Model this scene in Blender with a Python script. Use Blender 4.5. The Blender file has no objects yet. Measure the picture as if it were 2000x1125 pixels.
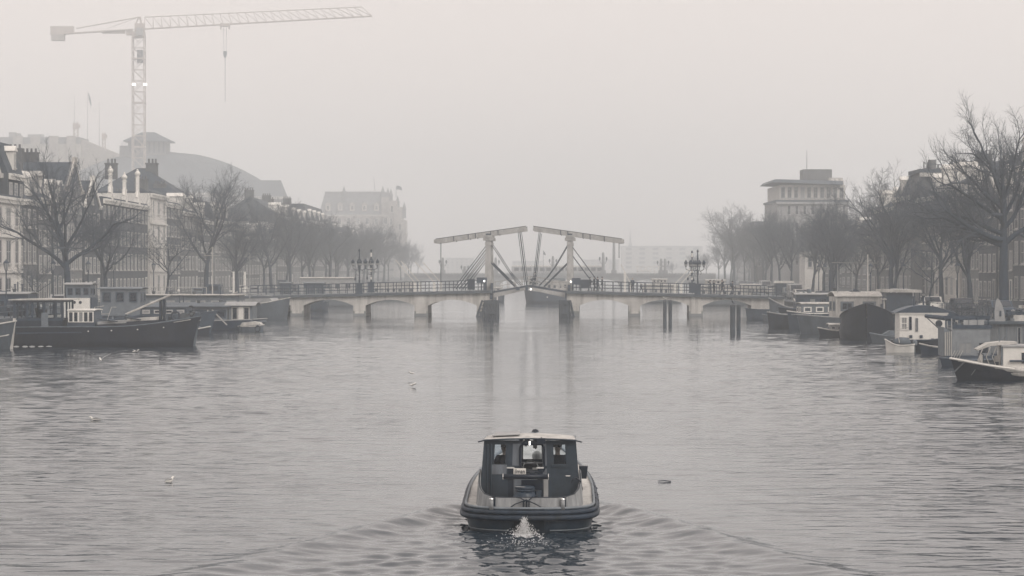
import bpy, math, random
import numpy as np
from mathutils import Vector, Matrix
R = math.radians
PI = math.pi
scene = bpy.context.scene
COL = scene.collection
random.seed(7)

# ------------------------------------------------------------------ camera, world, light
F, CH, HY = 5000.0, 5.6, 527.0          # focal length in photo pixels, eye height, horizon row
cam_d = bpy.data.cameras.new('camera')
cam_d.sensor_width = 36.0
cam_d.lens = 36.0 * F / 2000.0
cam_d.clip_start = 0.5
cam_d.clip_end = 9000
cam = bpy.data.objects.new('camera', cam_d)
COL.objects.link(cam)
cam.location = (0, 0, CH)
cam.rotation_euler = (R(90) - math.atan((562.5 - HY) / F), 0, 0)
scene.camera = cam

SUN_EL, SUN_AZ = R(38), R(142)   # veiled sun behind the camera, to the right
world = bpy.data.worlds.new("World")
scene.world = world
world.use_nodes = True
nt = world.node_tree
nt.nodes.clear()
wo = nt.nodes.new('ShaderNodeOutputWorld')
bg = nt.nodes.new('ShaderNodeBackground')
sky = nt.nodes.new('ShaderNodeTexSky')
sky.sky_type = 'NISHITA'
sky.sun_disc = False
sky.sun_elevation = SUN_EL
sky.sun_rotation = SUN_AZ
sky.air_density = 1.0
sky.dust_density = 6.0
bw = nt.nodes.new('ShaderNodeRGBToBW')
mx = nt.nodes.new('ShaderNodeMix'); mx.data_type = 'RGBA'; mx.blend_type = 'MIX'
mx.inputs['Factor'].default_value = 0.88           # cloud cover: most of the sky is even grey
tint = nt.nodes.new('ShaderNodeMix'); tint.data_type = 'RGBA'; tint.blend_type = 'MULTIPLY'
tint.inputs['Factor'].default_value = 1.0
tint.inputs['B'].default_value = (1.0, 0.901, 0.848, 1)
nt.links.new(sky.outputs[0], bw.inputs[0])
nt.links.new(bw.outputs[0], mx.inputs['A'])
mx.inputs['B'].default_value = (6.8, 6.8, 6.8, 1)
nt.links.new(mx.outputs['Result'], tint.inputs['A'])
nt.links.new(tint.outputs['Result'], bg.inputs[0])
bg.inputs[1].default_value = 0.1
nt.links.new(bg.outputs[0], wo.inputs[0])

sun_d = bpy.data.lights.new('sun', 'SUN')
sun_d.energy = 0.9
sun_d.angle = R(25)
sun_d.color = (1.0, 0.95, 0.88)
sun = bpy.data.objects.new('sun', sun_d)
COL.objects.link(sun)
sun.rotation_euler = (R(90) - SUN_EL, 0, PI - SUN_AZ)

scene.view_settings.view_transform = 'Standard'
scene.view_settings.look = 'None'
scene.view_settings.gamma = 1
scene.view_settings.exposure = 0.68
cy = scene.cycles
cy.use_denoising = True
cy.max_bounces = 6
cy.diffuse_bounces = 2
cy.glossy_bounces = 3
cy.transparent_max_bounces = 16
cy.transmission_bounces = 4
cy.volume_bounces = 2
cy.sample_clamp_indirect = 6
HAZE = 0.00083

# ------------------------------------------------------------------ helpers
def W(px, py, Y):
    return ((px - 1000) * Y / F, Y, CH - (py - HY) * Y / F)
def PX(px, Y):
    return (px - 1000) * Y / F

MATS = {}
def cool(c):
    """shift dark base colours towards blue: a two-tone shadow tint put into the colour"""
    l = sum(c)/3; k = max(0, min(1, (.34-l)/.3)); j = max(0, min(1, (.1-l)/.08))  # blue tone of shadows mixed into every dark base colour
    return (c[0]*(1-.17*k)*(1-.22*j), c[1]*(1-.0*k), c[2]*(1+.16*k)*(1+.14*j))
def mat(name, col, rough=0.7, var=0.25, scale=1.5, metal=0.0, spec=0.4, bump=0.0, bscale=12, stretch=None, wear=None):
    """painted or natural surface: base colour broken up by two noises"""
    if name in MATS: return MATS[name]
    col = cool(col)
    m = bpy.data.materials.new(name); m.use_nodes = True
    t = m.node_tree; b = t.nodes['Principled BSDF']
    b.inputs['Roughness'].default_value = rough
    b.inputs['Metallic'].default_value = metal
    b.inputs['Specular IOR Level'].default_value = spec
    tc = t.nodes.new('ShaderNodeTexCoord')
    mp = t.nodes.new('ShaderNodeMapping')
    if stretch: mp.inputs['Scale'].default_value = stretch
    t.links.new(tc.outputs['Object'], mp.inputs[0])
    n = t.nodes.new('ShaderNodeTexNoise'); n.inputs['Scale'].default_value = scale; n.inputs['Detail'].default_value = 6
    n.inputs['Roughness'].default_value = 0.65
    t.links.new(mp.outputs[0], n.inputs['Vector'])
    cr = t.nodes.new('ShaderNodeValToRGB')
    cr.color_ramp.elements[0].position = 0.3; cr.color_ramp.elements[1].position = 0.7
    d = wear or tuple(c * (1 - var) for c in col)
    cr.color_ramp.elements[0].color = (*d, 1)
    cr.color_ramp.elements[1].color = (*[min(1, c * (1 + var * .5)) for c in col], 1)
    t.links.new(n.outputs['Fac'], cr.inputs[0])
    t.links.new(cr.outputs[0], b.inputs['Base Color'])
    if bump:
        n2 = t.nodes.new('ShaderNodeTexNoise'); n2.inputs['Scale'].default_value = bscale; n2.inputs['Detail'].default_value = 4
        t.links.new(mp.outputs[0], n2.inputs['Vector'])
        bp = t.nodes.new('ShaderNodeBump'); bp.inputs['Strength'].default_value = bump; bp.inputs['Distance'].default_value = 0.05
        t.links.new(n2.outputs['Fac'], bp.inputs['Height']); t.links.new(bp.outputs[0], b.inputs['Normal'])
    MATS[name] = m
    return m
def brick(name, c1, c2, cm, sc=1.0, offs=True, bw_=0.5, rh=0.25, mort=0.02):
    if name in MATS: return MATS[name]
    c1, c2, cm = cool(c1), cool(c2), cool(cm)
    m = bpy.data.materials.new(name); m.use_nodes = True
    t = m.node_tree; b = t.nodes['Principled BSDF']; b.inputs['Roughness'].default_value = 0.9
    tc = t.nodes.new('ShaderNodeTexCoord'); sp = t.nodes.new('ShaderNodeSeparateXYZ'); cb = t.nodes.new('ShaderNodeCombineXYZ')
    ad = t.nodes.new('ShaderNodeMath'); ad.operation = 'ADD'
    t.links.new(tc.outputs['Object'], sp.inputs[0]); t.links.new(sp.outputs[0], ad.inputs[0]); t.links.new(sp.outputs[1], ad.inputs[1])
    t.links.new(ad.outputs[0], cb.inputs[0]); t.links.new(sp.outputs[2], cb.inputs[1])
    br = t.nodes.new('ShaderNodeTexBrick'); br.inputs['Scale'].default_value = sc
    br.inputs['Color1'].default_value = (*c1, 1); br.inputs['Color2'].default_value = (*c2, 1); br.inputs['Mortar'].default_value = (*cm, 1)
    br.inputs['Mortar Size'].default_value = mort; br.inputs['Brick Width'].default_value = bw_; br.inputs['Row Height'].default_value = rh
    t.links.new(cb.outputs[0], br.inputs['Vector'])
    n = t.nodes.new('ShaderNodeTexNoise'); n.inputs['Scale'].default_value = 0.5; n.inputs['Detail'].default_value = 5
    t.links.new(tc.outputs['Object'], n.inputs['Vector'])
    mr = t.nodes.new('ShaderNodeMapRange'); mr.inputs[3].default_value = 0.6; mr.inputs[4].default_value = 1.3
    t.links.new(n.outputs['Fac'], mr.inputs[0])
    mp = t.nodes.new('ShaderNodeMapping'); mp.inputs['Scale'].default_value = (2.2, 2.2, .22); t.links.new(tc.outputs['Object'], mp.inputs[0])
    n3 = t.nodes.new('ShaderNodeTexNoise'); n3.inputs['Scale'].default_value = 1; n3.inputs['Detail'].default_value = 5; t.links.new(mp.outputs[0], n3.inputs['Vector'])
    m3 = t.nodes.new('ShaderNodeMapRange'); m3.inputs[1].default_value = .45; m3.inputs[2].default_value = .75; m3.inputs[3].default_value = 1.05; m3.inputs[4].default_value = .6
    t.links.new(n3.outputs['Fac'], m3.inputs[0]); m4 = t.nodes.new('ShaderNodeMath'); m4.operation = 'MULTIPLY'
    t.links.new(mr.outputs[0], m4.inputs[0]); t.links.new(m3.outputs[0], m4.inputs[1]); mr = m4
    mu = t.nodes.new('ShaderNodeMix'); mu.data_type = 'RGBA'; mu.blend_type = 'MULTIPLY'; mu.inputs['Factor'].default_value = 1
    t.links.new(br.outputs[0], mu.inputs['A']); t.links.new(mr.outputs[0], mu.inputs['B'])
    t.links.new(mu.outputs['Result'], b.inputs['Base Color'])
    MATS[name] = m
    return m
def glass_clear(name='clear_glass'):
    if name in MATS: return MATS[name]
    m = bpy.data.materials.new(name); m.use_nodes = True
    t = m.node_tree; t.nodes.clear()
    o = t.nodes.new('ShaderNodeOutputMaterial'); tr = t.nodes.new('ShaderNodeBsdfTransparent'); gl = t.nodes.new('ShaderNodeBsdfGlossy')
    gl.inputs['Roughness'].default_value = 0.05; tr.inputs[0].default_value = (0.9, 0.93, 0.95, 1)
    fr = t.nodes.new('ShaderNodeFresnel'); fr.inputs[0].default_value = 1.25
    mxs = t.nodes.new('ShaderNodeMixShader')
    t.links.new(fr.outputs[0], mxs.inputs[0]); t.links.new(tr.outputs[0], mxs.inputs[1]); t.links.new(gl.outputs[0], mxs.inputs[2])
    t.links.new(mxs.outputs[0], o.inputs[0])
    MATS[name] = m
    return m
def lamp_mat(name, col, s):
    if name in MATS: return MATS[name]
    m = bpy.data.materials.new(name); m.use_nodes = True
    b = m.node_tree.nodes['Principled BSDF']
    b.inputs['Base Color'].default_value = (*col, 1); b.inputs['Emission Color'].default_value = (*col, 1); b.inputs['Emission Strength'].default_value = s
    MATS[name] = m
    return m

# palette (slightly blue darks, warm whites)
white = mat('white_paint', (.74, .72, .68), .5, .12, 3)
offwhite = mat('weathered_white_paint', (.52, .505, .48), .7, .45, 1.6, stretch=(1, 1, .35))
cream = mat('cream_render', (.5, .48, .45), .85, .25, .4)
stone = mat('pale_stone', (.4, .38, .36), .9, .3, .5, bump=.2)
stone2 = mat('grey_stone', (.24, .24, .24), .9, .3, .5, bump=.2)
lgrey = mat('light_grey_paint', (.34, .345, .35), .6, .25, 2)
mgrey = mat('mid_grey_paint', (.16, .17, .18), .6, .3, 2)
dgrey = mat('dark_grey_paint', (.045, .055, .068), .5, .35, 2)
black = mat('black_paint', (.012, .018, .026), .45, .4, 2)
tarblack = mat('tarred_hull', (.007, .011, .018), .5, .5, 1.2, bump=.3, bscale=3)
bluehull = mat('dark_blue_hull', (.022, .034, .05), .35, .4, 1.5, bump=.15)
greyhull = mat('worn_grey_hull', (.10, .11, .12), .6, .4, 1.3, bump=.3, stretch=(1, 1, .4))
wood = mat('dark_timber', (.06, .062, .066), .75, .45, 3, bump=.4, stretch=(1, 1, .25))
woodl = mat('silvered_timber', (.2, .2, .2), .8, .4, 2.5, bump=.3, stretch=(3, 3, .3))
rooft = brick('dark_roof_tiles', (.055, .06, .068), (.075, .078, .083), (.03, .034, .04), 2.2)
slate = mat('grey_slate', (.075, .082, .092), .7, .3, 1.0, bump=.3, stretch=(1, 1, 4))
lead = mat('ribbed_lead_roof', (.14, .145, .15), .7, .25, .12)
brk1 = brick('dark_brick', (.06, .06, .066), (.085, .08, .08), (.12, .12, .12), 2.6)
brk2 = brick('brown_brick', (.1, .095, .093), (.13, .12, .115), (.17, .165, .16), 2.6)
brk3 = brick('grey_brick', (.17, .165, .165), (.21, .2, .195), (.26, .25, .24), 2.6)
bridgewhite = mat('bridge_white_paint', (.44, .435, .425), .65, .35, 2.2, bump=.15, stretch=(1, 1, .5))
whitebrick = brick('whitewashed_brick', (.56, .54, .51), (.62, .6, .565), (.43, .42, .41), 1.0, bw_=.5, rh=.17, mort=.012)
bark = mat('bark', (.045, .05, .058), .95, .4, 2.5, bump=.5, stretch=(1, 1, .3))
twig = mat('twigs', (.085, .092, .102), .95, .3, 1.5)
glassd = mat('dark_window_glass', (.012, .018, .026), .12, .5, .6, spec=.6)
iron = mat('painted_iron', (.03, .04, .05), .5, .3, 4)
rust = mat('rusty_steel', (.09, .085, .082), .8, .5, 2, bump=.3)
tarp = mat('faded_tarpaulin', (.13, .14, .15), .7, .35, 2, bump=.4, bscale=3)
rubber = mat('black_rubber', (.026, .032, .042), .6, .5, 4, bump=.2, wear=(.008, .012, .018))
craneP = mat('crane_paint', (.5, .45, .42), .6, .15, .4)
cloth = mat('dark_coat_cloth', (.016, .02, .028), .95, .3, 6)
cloth2 = mat('grey_coat_cloth', (.07, .075, .085), .95, .3, 6)
skin = mat('skin_tone', (.42, .32, .27), .6, .1, 5)
hairm = mat('dark_hair', (.02, .02, .024), .8, .2, 20)
asph = mat('quay_paving', (.12, .12, .12), .9, .3, 1.2, bump=.2)
quaym = brick('quay_wall_brick', (.07, .075, .08), (.1, .1, .1), (.05, .05, .055), 1.5)
clearg = glass_clear()
lit = lamp_mat('lit_lamp', (1, .95, .88), 1.6)

class MB:
    def __init__(s): s.v = []; s.f = []
    def add(s, vs, fs):
        o = len(s.v); s.v += [tuple(v) for v in vs]; s.f += [tuple(i + o for i in f) for f in fs]; return s
    def box(s, x0, x1, y0, y1, z0, z1, m=None):
        vs = [(x0,y0,z0),(x1,y0,z0),(x1,y1,z0),(x0,y1,z0),(x0,y0,z1),(x1,y0,z1),(x1,y1,z1),(x0,y1,z1)]
        if m is not None: vs = [m @ Vector(v) for v in vs]
        return s.add(vs, [(0,3,2,1),(4,5,6,7),(0,1,5,4),(1,2,6,5),(2,3,7,6),(3,0,4,7)])
    def cbox(s, c, d, rz=0):
        m = Matrix.Translation(c) @ Matrix.Rotation(rz, 4, 'Z')
        return s.box(-d[0]/2, d[0]/2, -d[1]/2, d[1]/2, -d[2]/2, d[2]/2, m)
    def bar(s, p, q, w, h=None):
        """square bar from p to q"""
        h = h or w
        p, q = Vector(p), Vector(q); d = q - p; L = d.length
        if L < 1e-6: return s
        z = d.normalized(); up = Vector((0,0,1)) if abs(z.z) < .99 else Vector((0,1,0))
        x = up.cross(z).normalized(); y = z.cross(x)
        vs = []
        for t in (p, q):
            for a, b in ((-1,-1),(1,-1),(1,1),(-1,1)): vs.append(t + x*a*w/2 + y*b*h/2)
        return s.add(vs, [(0,1,2,3)[::-1],(4,5,6,7),(0,1,5,4),(1,2,6,5),(2,3,7,6),(3,0,4,7)])
    def tube(s, pts, rad, n=8, cap=True):
        pts = [Vector(p) for p in pts]
        if not hasattr(rad, '__len__'): rad = [rad] * len(pts)
        o = len(s.v); px_ = None
        for i, p in enumerate(pts):
            d = (pts[min(i+1, len(pts)-1)] - pts[max(i-1, 0)]).normalized()
            if px_ is None:
                up = Vector((0,0,1)) if abs(d.z) < .95 else Vector((1,0,0)); x = up.cross(d).normalized()
            else: x = (px_ - d * px_.dot(d)).normalized()
            px_ = x; y = d.cross(x)
            for k in range(n):
                a = 2*PI*k/n; s.v.append(tuple(p + (x*math.cos(a) + y*math.sin(a)) * rad[i]))
        for i in range(len(pts)-1):
            for k in range(n):
                k2 = (k+1) % n; s.f.append((o+i*n+k, o+i*n+k2, o+(i+1)*n+k2, o+(i+1)*n+k))
        if cap:
            s.f.append(tuple(o+k for k in range(n))[::-1]); e = o+(len(pts)-1)*n; s.f.append(tuple(e+k for k in range(n)))
        return s
    def lathe(s, c, prof, n=16, sx=1, sy=1):
        o = len(s.v)
        for r, z in prof:
            for k in range(n):
                a = 2*PI*k/n; s.v.append((c[0]+r*sx*math.cos(a), c[1]+r*sy*math.sin(a), c[2]+z))
        m = len(prof)
        for i in range(m-1):
            for k in range(n):
                k2 = (k+1) % n; s.f.append((o+i*n+k, o+i*n+k2, o+(i+1)*n+k2, o+(i+1)*n+k))
        s.f.append(tuple(o+k for k in range(n))[::-1]); s.f.append(tuple(o+(m-1)*n+k for k in range(n)))
        return s
    def prism(s, poly, y0, y1, m=None):
        """polygon in x,z extruded along y"""
        n = len(poly)
        vs = [Vector((a, y0, b)) for a, b in poly] + [Vector((a, y1, b)) for a, b in poly]
        if m is not None: vs = [m @ v for v in vs]
        return s.add(vs, [tuple(range(n)), tuple(range(2*n-1, n-1, -1))] + [(i, n+i, n+(i+1) % n, (i+1) % n) for i in range(n)])
    def mesh(s, name, m, smooth=False):
        me = bpy.data.meshes.new(name); me.from_pydata(s.v, [], s.f); me.materials.append(m)
        if smooth: me.polygons.foreach_set('use_smooth', [True]*len(me.polygons))
        me.update(); return me
    def build(s, name, m, parent=None, smooth=False, loc=None, rz=0):
        return inst(name, s.mesh(name, m, smooth), parent, loc, rz)
def inst(name, me, parent=None, loc=None, rz=0, sc=None):
    o = bpy.data.objects.new(name, me); COL.objects.link(o)
    if loc is not None: o.location = loc
    if rz: o.rotation_euler.z = rz
    if sc is not None: o.scale = sc
    if parent: o.parent = parent
    return o
def tag(o, label, cat=None, group=None, kind=None):
    if label: o['label'] = label
    if cat: o['category'] = cat
    if group: o['group'] = group
    if kind: o['kind'] = kind
    return o
def thing(name, label, cat, loc=(0,0,0), rz=0, group=None):
    o = bpy.data.objects.new(name, None); COL.objects.link(o); o.location = loc; o.rotation_euler.z = rz
    return tag(o, label, cat, group)
def copy_tree(o, parent=None):
    c = o.copy(); COL.objects.link(c); c.parent = parent
    for ch in list(KIDS.get(o.name, [])) or list(o.children): copy_tree(ch, c)
    return c
KIDS = {}
def text_mesh(name, body, size, ext, m, parent, loc, rot, sx=1, bold=0):
    c = bpy.data.curves.new(name, 'FONT'); c.body = body; c.size = size; c.extrude = ext; c.offset = bold; c.align_x = 'CENTER'
    f = bpy.data.objects.new('temp', c); COL.objects.link(f)
    me = bpy.data.meshes.new_from_object(f); bpy.data.objects.remove(f); me.materials.clear(); me.materials.append(m)
    o = inst(name, me, parent, loc); o.rotation_euler = rot; o.scale = (sx, 1, 1); return o
ORD = ['first', 'second', 'third', 'fourth', 'fifth', 'sixth', 'seventh', 'eighth', 'ninth', 'tenth', 'eleventh', 'twelfth',
       'thirteenth', 'fourteenth', 'fifteenth', 'sixteenth', 'seventeenth', 'eighteenth', 'nineteenth', 'twentieth',
       'twenty-first', 'twenty-second', 'twenty-third', 'twenty-fourth', 'twenty-fifth', 'twenty-sixth']

# ------------------------------------------------------------------ water
BX, BY = 0.36, 54.3                      # working boat: stern centre
def wake_height(X, Y):
    rng = np.random.RandomState(3)
    u = X - BX - 0.03 * (Y - BY); h = np.zeros_like(X)
    t = 63.0 - Y                                   # distance behind the bow
    tt = np.clip(t, 0, None)
    for s in (-1, 1):
        arm = 0.95 + 0.30 * tt
        d = s * u - arm
        grow = np.clip((t - .5) / 3.5, 0, 1) ** 1.5 * np.exp(-tt / 17)
        h += .23 * grow * np.exp(-(d / (.34 + .02 * tt)) ** 2)
        h -= .06 * grow * np.exp(-((d - .55) / (.5 + .03 * tt)) ** 2)
        env = np.exp(-((d + .25) / (.55 + .055 * tt)) ** 2)          # the short crests that make up each arm
        h += .026 * grow * env * np.sin(3.6 * (.62 * s * u + .78 * Y) + .8 * np.sin(.7 * Y))
        h += .014 * grow * env * np.sin(6.9 * (.45 * s * u + .89 * Y) + 1.1 * np.sin(1.3 * s * u))
    # divergent wavelets inside the V
    ins = np.clip(1 - (np.abs(u) / (0.9 + .29 * tt + .01)) ** 4, 0, 1) * (t > 0)
    for i in range(26):
        th = rng.uniform(-1.2, 1.2); k = rng.uniform(5, 17); ph = rng.uniform(0, 6.28)
        h += ins * .045 / k * 5 * np.sin(k * (np.sin(th) * u + np.cos(th) * Y) + ph) * .13
    # churned water behind the stern
    ch = np.exp(-(u / .95) ** 4) * np.clip((BY + .4 - Y) / .8, 0, 1) * np.exp(-np.clip(BY - Y, 0, None) / 7)
    sd = np.exp(-((np.abs(u) - 1.5) / .5) ** 2) * np.clip((60 - Y) / 4, 0, 1) * np.exp(-np.clip(BY - Y, 0, None) / 3)
    for i in range(30):
        th = rng.uniform(-PI, PI); k = rng.uniform(9, 27); ph = rng.uniform(0, 6.28)
        h += (ch + .6 * sd) * .085 / k * np.sin(k * (np.sin(th) * u + np.cos(th) * Y) + ph) * 1.5
    return h
def chop(X, Y):
    """wind ripples: narrow long crests across the view on a gentle swell"""
    rng = np.random.RandomState(11); h = np.zeros_like(X)
    side = np.clip(np.abs(X - 1.0) / 11.0, 0, 1) ** 1.1
    for i in range(44):
        lam = rng.uniform(.5, 1.9); k = 2 * PI / lam; th = rng.normal(0, .22) + .04
        u, v = rng.uniform(.25, 1.1), rng.uniform(.2, .9)
        wob = .8 * np.sin(u * X + rng.uniform(0, 6.28)) + .7 * np.sin(v * Y + .3 * X + rng.uniform(0, 6.28))
        ph = k * (np.sin(th) * X + np.cos(th) * Y) + rng.uniform(0, 6.28) + wob
        am = np.clip(np.sin(u * 1.2 * X + rng.uniform(0, 6.28)) * np.sin(v * 1.1 * Y + .2 * X + rng.uniform(0, 6.28)) * 1.3 + .12, 0, 1)
        h += .0058 * lam * am * np.exp(2.6 * (np.sin(ph) - 1)) * (.06 + 1.05 * side)
    for i in range(30):
        lam = 10 ** rng.uniform(-.3, .2); k = 2 * PI / lam; th = rng.normal(0, .7)
        h += .0009 * lam * np.sin(k * (np.sin(th) * X + np.cos(th) * Y) + rng.uniform(0, 6.28)) * (.2 + .9 * side)
    return h
def grid_sheet(xs, ys, fn):
    X, Y = np.meshgrid(xs, ys); Z = fn(X, Y)
    nx, ny = len(xs), len(ys)
    v = np.stack([X.ravel(), Y.ravel(), Z.ravel()], 1)
    i = np.arange(nx*ny).reshape(ny, nx)
    f = np.stack([i[:-1,:-1], i[:-1,1:], i[1:,1:], i[1:,:-1]], -1).reshape(-1, 4)
    return v, f
def build_water():
    # one sheet: fine cells in the open water near the bridge we stand on, coarser away from it
    xs = np.concatenate([[-650, -200, -80, -50], np.arange(-34, -9, .14), np.arange(-9, 9, .10), np.arange(9, 34.1, .14), [50, 80, 200, 650]])
    ys = np.concatenate([[-60, 10, 30], np.arange(40, 70, .10), np.arange(70, 110, .13), np.arange(110, 200, .22), np.arange(200, 300, .4), np.arange(300, 330, 2.0), [400, 600, 1000, 1600, 2590]])
    def fn(X, Y):
        fade = np.clip((300 - Y) / 130, 0, 1) * np.clip((40 - np.abs(X)) / 6, 0, 1)
        w = np.where((Y < 72) & (np.abs(X) < 16), wake_height(X, Y), 0)
        return (chop(X, Y) + w) * fade
    v, f = grid_sheet(xs, ys, fn)
    me = bpy.data.meshes.new('water')
    me.vertices.add(len(v)); me.vertices.foreach_set('co', v.ravel())
    me.loops.add(f.size); me.loops.foreach_set('vertex_index', f.ravel())
    me.polygons.add(len(f)); me.polygons.foreach_set('loop_start', np.arange(0, f.size, 4))
    me.update(); me.validate()
    me.polygons.foreach_set('use_smooth', [True]*len(me.polygons))
    m = bpy.data.materials.new('canal_water'); m.use_nodes = True
    t = m.node_tree; b = t.nodes['Principled BSDF']
    b.inputs['Base Color'].default_value = (.016, .027, .04, 1)
    b.inputs['Roughness'].default_value = .06
    b.inputs['IOR'].default_value = 1.333
    b.inputs['Specular Tint'].default_value = (.80, .91, 1, 1)
    b.inputs['Specular IOR Level'].default_value = .5
    tc = t.nodes.new('ShaderNodeTexCoord')
    # ripples are stronger away from the calm middle of the river, in drifting patches
    sx = t.nodes.new('ShaderNodeSeparateXYZ'); t.links.new(tc.outputs['Object'], sx.inputs[0])
    ab = t.nodes.new('ShaderNodeMath'); ab.operation = 'ABSOLUTE'; t.links.new(sx.outputs[0], ab.inputs[0])
    mr = t.nodes.new('ShaderNodeMapRange'); mr.inputs[1].default_value = 1.5; mr.inputs[2].default_value = 11; mr.inputs[3].default_value = .55; mr.inputs[4].default_value = 1.0
    t.links.new(ab.outputs[0], mr.inputs[0])
    pn = t.nodes.new('ShaderNodeTexNoise'); pn.inputs['Scale'].default_value = .07; pn.inputs['Detail'].default_value = 2; t.links.new(tc.outputs['Object'], pn.inputs['Vector'])
    pm = t.nodes.new('ShaderNodeMapRange'); pm.inputs[1].default_value = .35; pm.inputs[2].default_value = .65; pm.inputs[3].default_value = .25; pm.inputs[4].default_value = 1.4
    t.links.new(pn.outputs['Fac'], pm.inputs[0])
    mm = t.nodes.new('ShaderNodeMath'); mm.operation = 'MULTIPLY'; t.links.new(mr.outputs[0], mm.inputs[0]); t.links.new(pm.outputs[0], mm.inputs[1])
    prev = None
    for ty, sc_, det, di in (('RIDGED_MULTIFRACTAL', (.5, 1.7, 1), 4, .036), ('FBM', (2.6, 3.6, 1), 2, .017)):
        mp = t.nodes.new('ShaderNodeMapping'); mp.inputs['Scale'].default_value = sc_; mp.inputs['Rotation'].default_value = (0, 0, .07)
        t.links.new(tc.outputs['Object'], mp.inputs[0])
        n = t.nodes.new('ShaderNodeTexNoise'); n.noise_type = ty; n.inputs['Scale'].default_value = 1; n.inputs['Detail'].default_value = det
        n.inputs['Roughness'].default_value = .5; n.inputs['Distortion'].default_value = .25
        t.links.new(mp.outputs[0], n.inputs['Vector'])
        hm_ = t.nodes.new('ShaderNodeMath'); hm_.operation = 'MULTIPLY'; t.links.new(n.outputs['Fac'], hm_.inputs[0]); t.links.new(mm.outputs[0], hm_.inputs[1])
        bp = t.nodes.new('ShaderNodeBump'); bp.inputs['Strength'].default_value = 1; bp.inputs['Distance'].default_value = di
        t.links.new(hm_.outputs[0], bp.inputs['Height'])
        if prev: t.links.new(prev.outputs[0], bp.inputs['Normal'])
        prev = bp
    t.links.new(prev.outputs[0], b.inputs['Normal'])
    me.materials.append(m)
    o = bpy.data.objects.new('water', me); COL.objects.link(o); o['kind'] = 'structure'
build_water()

# ------------------------------------------------------------------ banks
QZ = 1.7
def bank(name, line, far, label_side):
    b = MB(); n = len(line); s = 1 if far > 0 else -1
    vs = [(x, y, QZ) for x, y in line] + [(far, y, QZ) for x, y in line]
    b.add(vs, [(i, i+1, n+i+1, n+i) for i in range(n-1)])
    o = b.build(name, asph); o['kind'] = 'structure'
    w = MB()
    for i in range(n-1):
        (x0, y0), (x1, y1) = line[i], line[i+1]
        w.add([(x0, y0, -1), (x1, y1, -1), (x1, y1, QZ-.15), (x0, y0, QZ-.15)], [(0,1,2,3)])
        w.add([(x0-s*.08, y0, QZ-.15), (x1-s*.08, y1, QZ-.15), (x1+s*.5, y1, QZ-.15), (x0+s*.5, y0, QZ-.15),
               (x0-s*.08, y0, QZ+.06), (x1-s*.08, y1, QZ+.06), (x1+s*.5, y1, QZ+.06), (x0+s*.5, y0, QZ+.06)],
              [(0,1,5,4),(4,5,6,7),(3,2,6,7),(0,4,7,3),(1,2,6,5)])
    q = w.build('quay_wall', quaym)
    tag(q, label_side, 'quay wall')
LB = [(-42,-40),(-42,120),(-39,235),(-36.5,311),(-35,500),(-37,900),(-60,2580)]
RB = [(38,-40),(38,120),(36.5,235),(33.5,311),(45,500),(62,800),(67,900),(90,2580)]
bank('ground', LB, -690, 'long brick quay wall with stone coping below the gabled house row')
bank('ground', RB, 690, 'long brick quay wall with stone coping below the big forked tree')
def lb(Y):
    for (x0, y0), (x1, y1) in zip(LB, LB[1:]):
        if y0 <= Y <= y1: return x0 + (x1-x0)*(Y-y0)/(y1-y0)
def rbk(Y):
    for (x0, y0), (x1, y1) in zip(RB, RB[1:]):
        if y0 <= Y <= y1: return x0 + (x1-x0)*(Y-y0)/(y1-y0)

# ------------------------------------------------------------------ windows
WIN = {}
RW = random.Random(77)
sashm = mat('sash_white', (.46, .45, .44), .6, .25, 3)
glassm = mat('lighter_window_glass', (.06, .066, .075), .12, .4, .6, spec=.6)  # same gloss as the dark glass, only a lighter base colour
curtain = mat('curtained_window', (.26, .255, .25), .6, .2, 4)
def window(parent, x, y, z, w, h, fm=None, gm=None, rz=0, sash=1, prou=.05, sill=True, name='window'):
    """frame standing proud of a wall whose outside is local -y; pane is its child"""
    fm = fm or sashm; gm = gm or RW.choice((glassd, glassd, glassd, glassm, curtain))
    key = (round(w, 2), round(h, 2), fm.name, gm.name, sash, prou, sill)
    if key not in WIN:
        t = min(.16, w*.14); a = MB()
        a.box(-w/2-.02, -w/2+t, -prou, .02, 0, h); a.box(w/2-t, w/2+.02, -prou, .02, 0, h)
        a.box(-w/2+t, w/2-t, -prou, .02, h-t, h); a.box(-w/2+t, w/2-t, -prou, .02, 0, t)
        for k in range(sash): a.box(-w/2+t, w/2-t, -prou*.7, .01, h*(k+1)/(sash+1)-.03, h*(k+1)/(sash+1)+.03)
        if w > .9: a.box(-.025, .025, -prou*.6, .01, t, h-t)
        if sill: a.box(-w/2-.1, w/2+.1, -prou-.1, .02, -.1, -.001)
        g = MB(); g.box(-w/2+t*.6, w/2-t*.6, -prou*.3, .005, t*.6, h-t*.6)
        WIN[key] = (a.mesh('window', fm), g.mesh('pane', gm))
    a, g = WIN[key]
    o = inst(name, a, parent, (x, y, z), rz); inst('pane', g, o)
    return o

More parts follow.
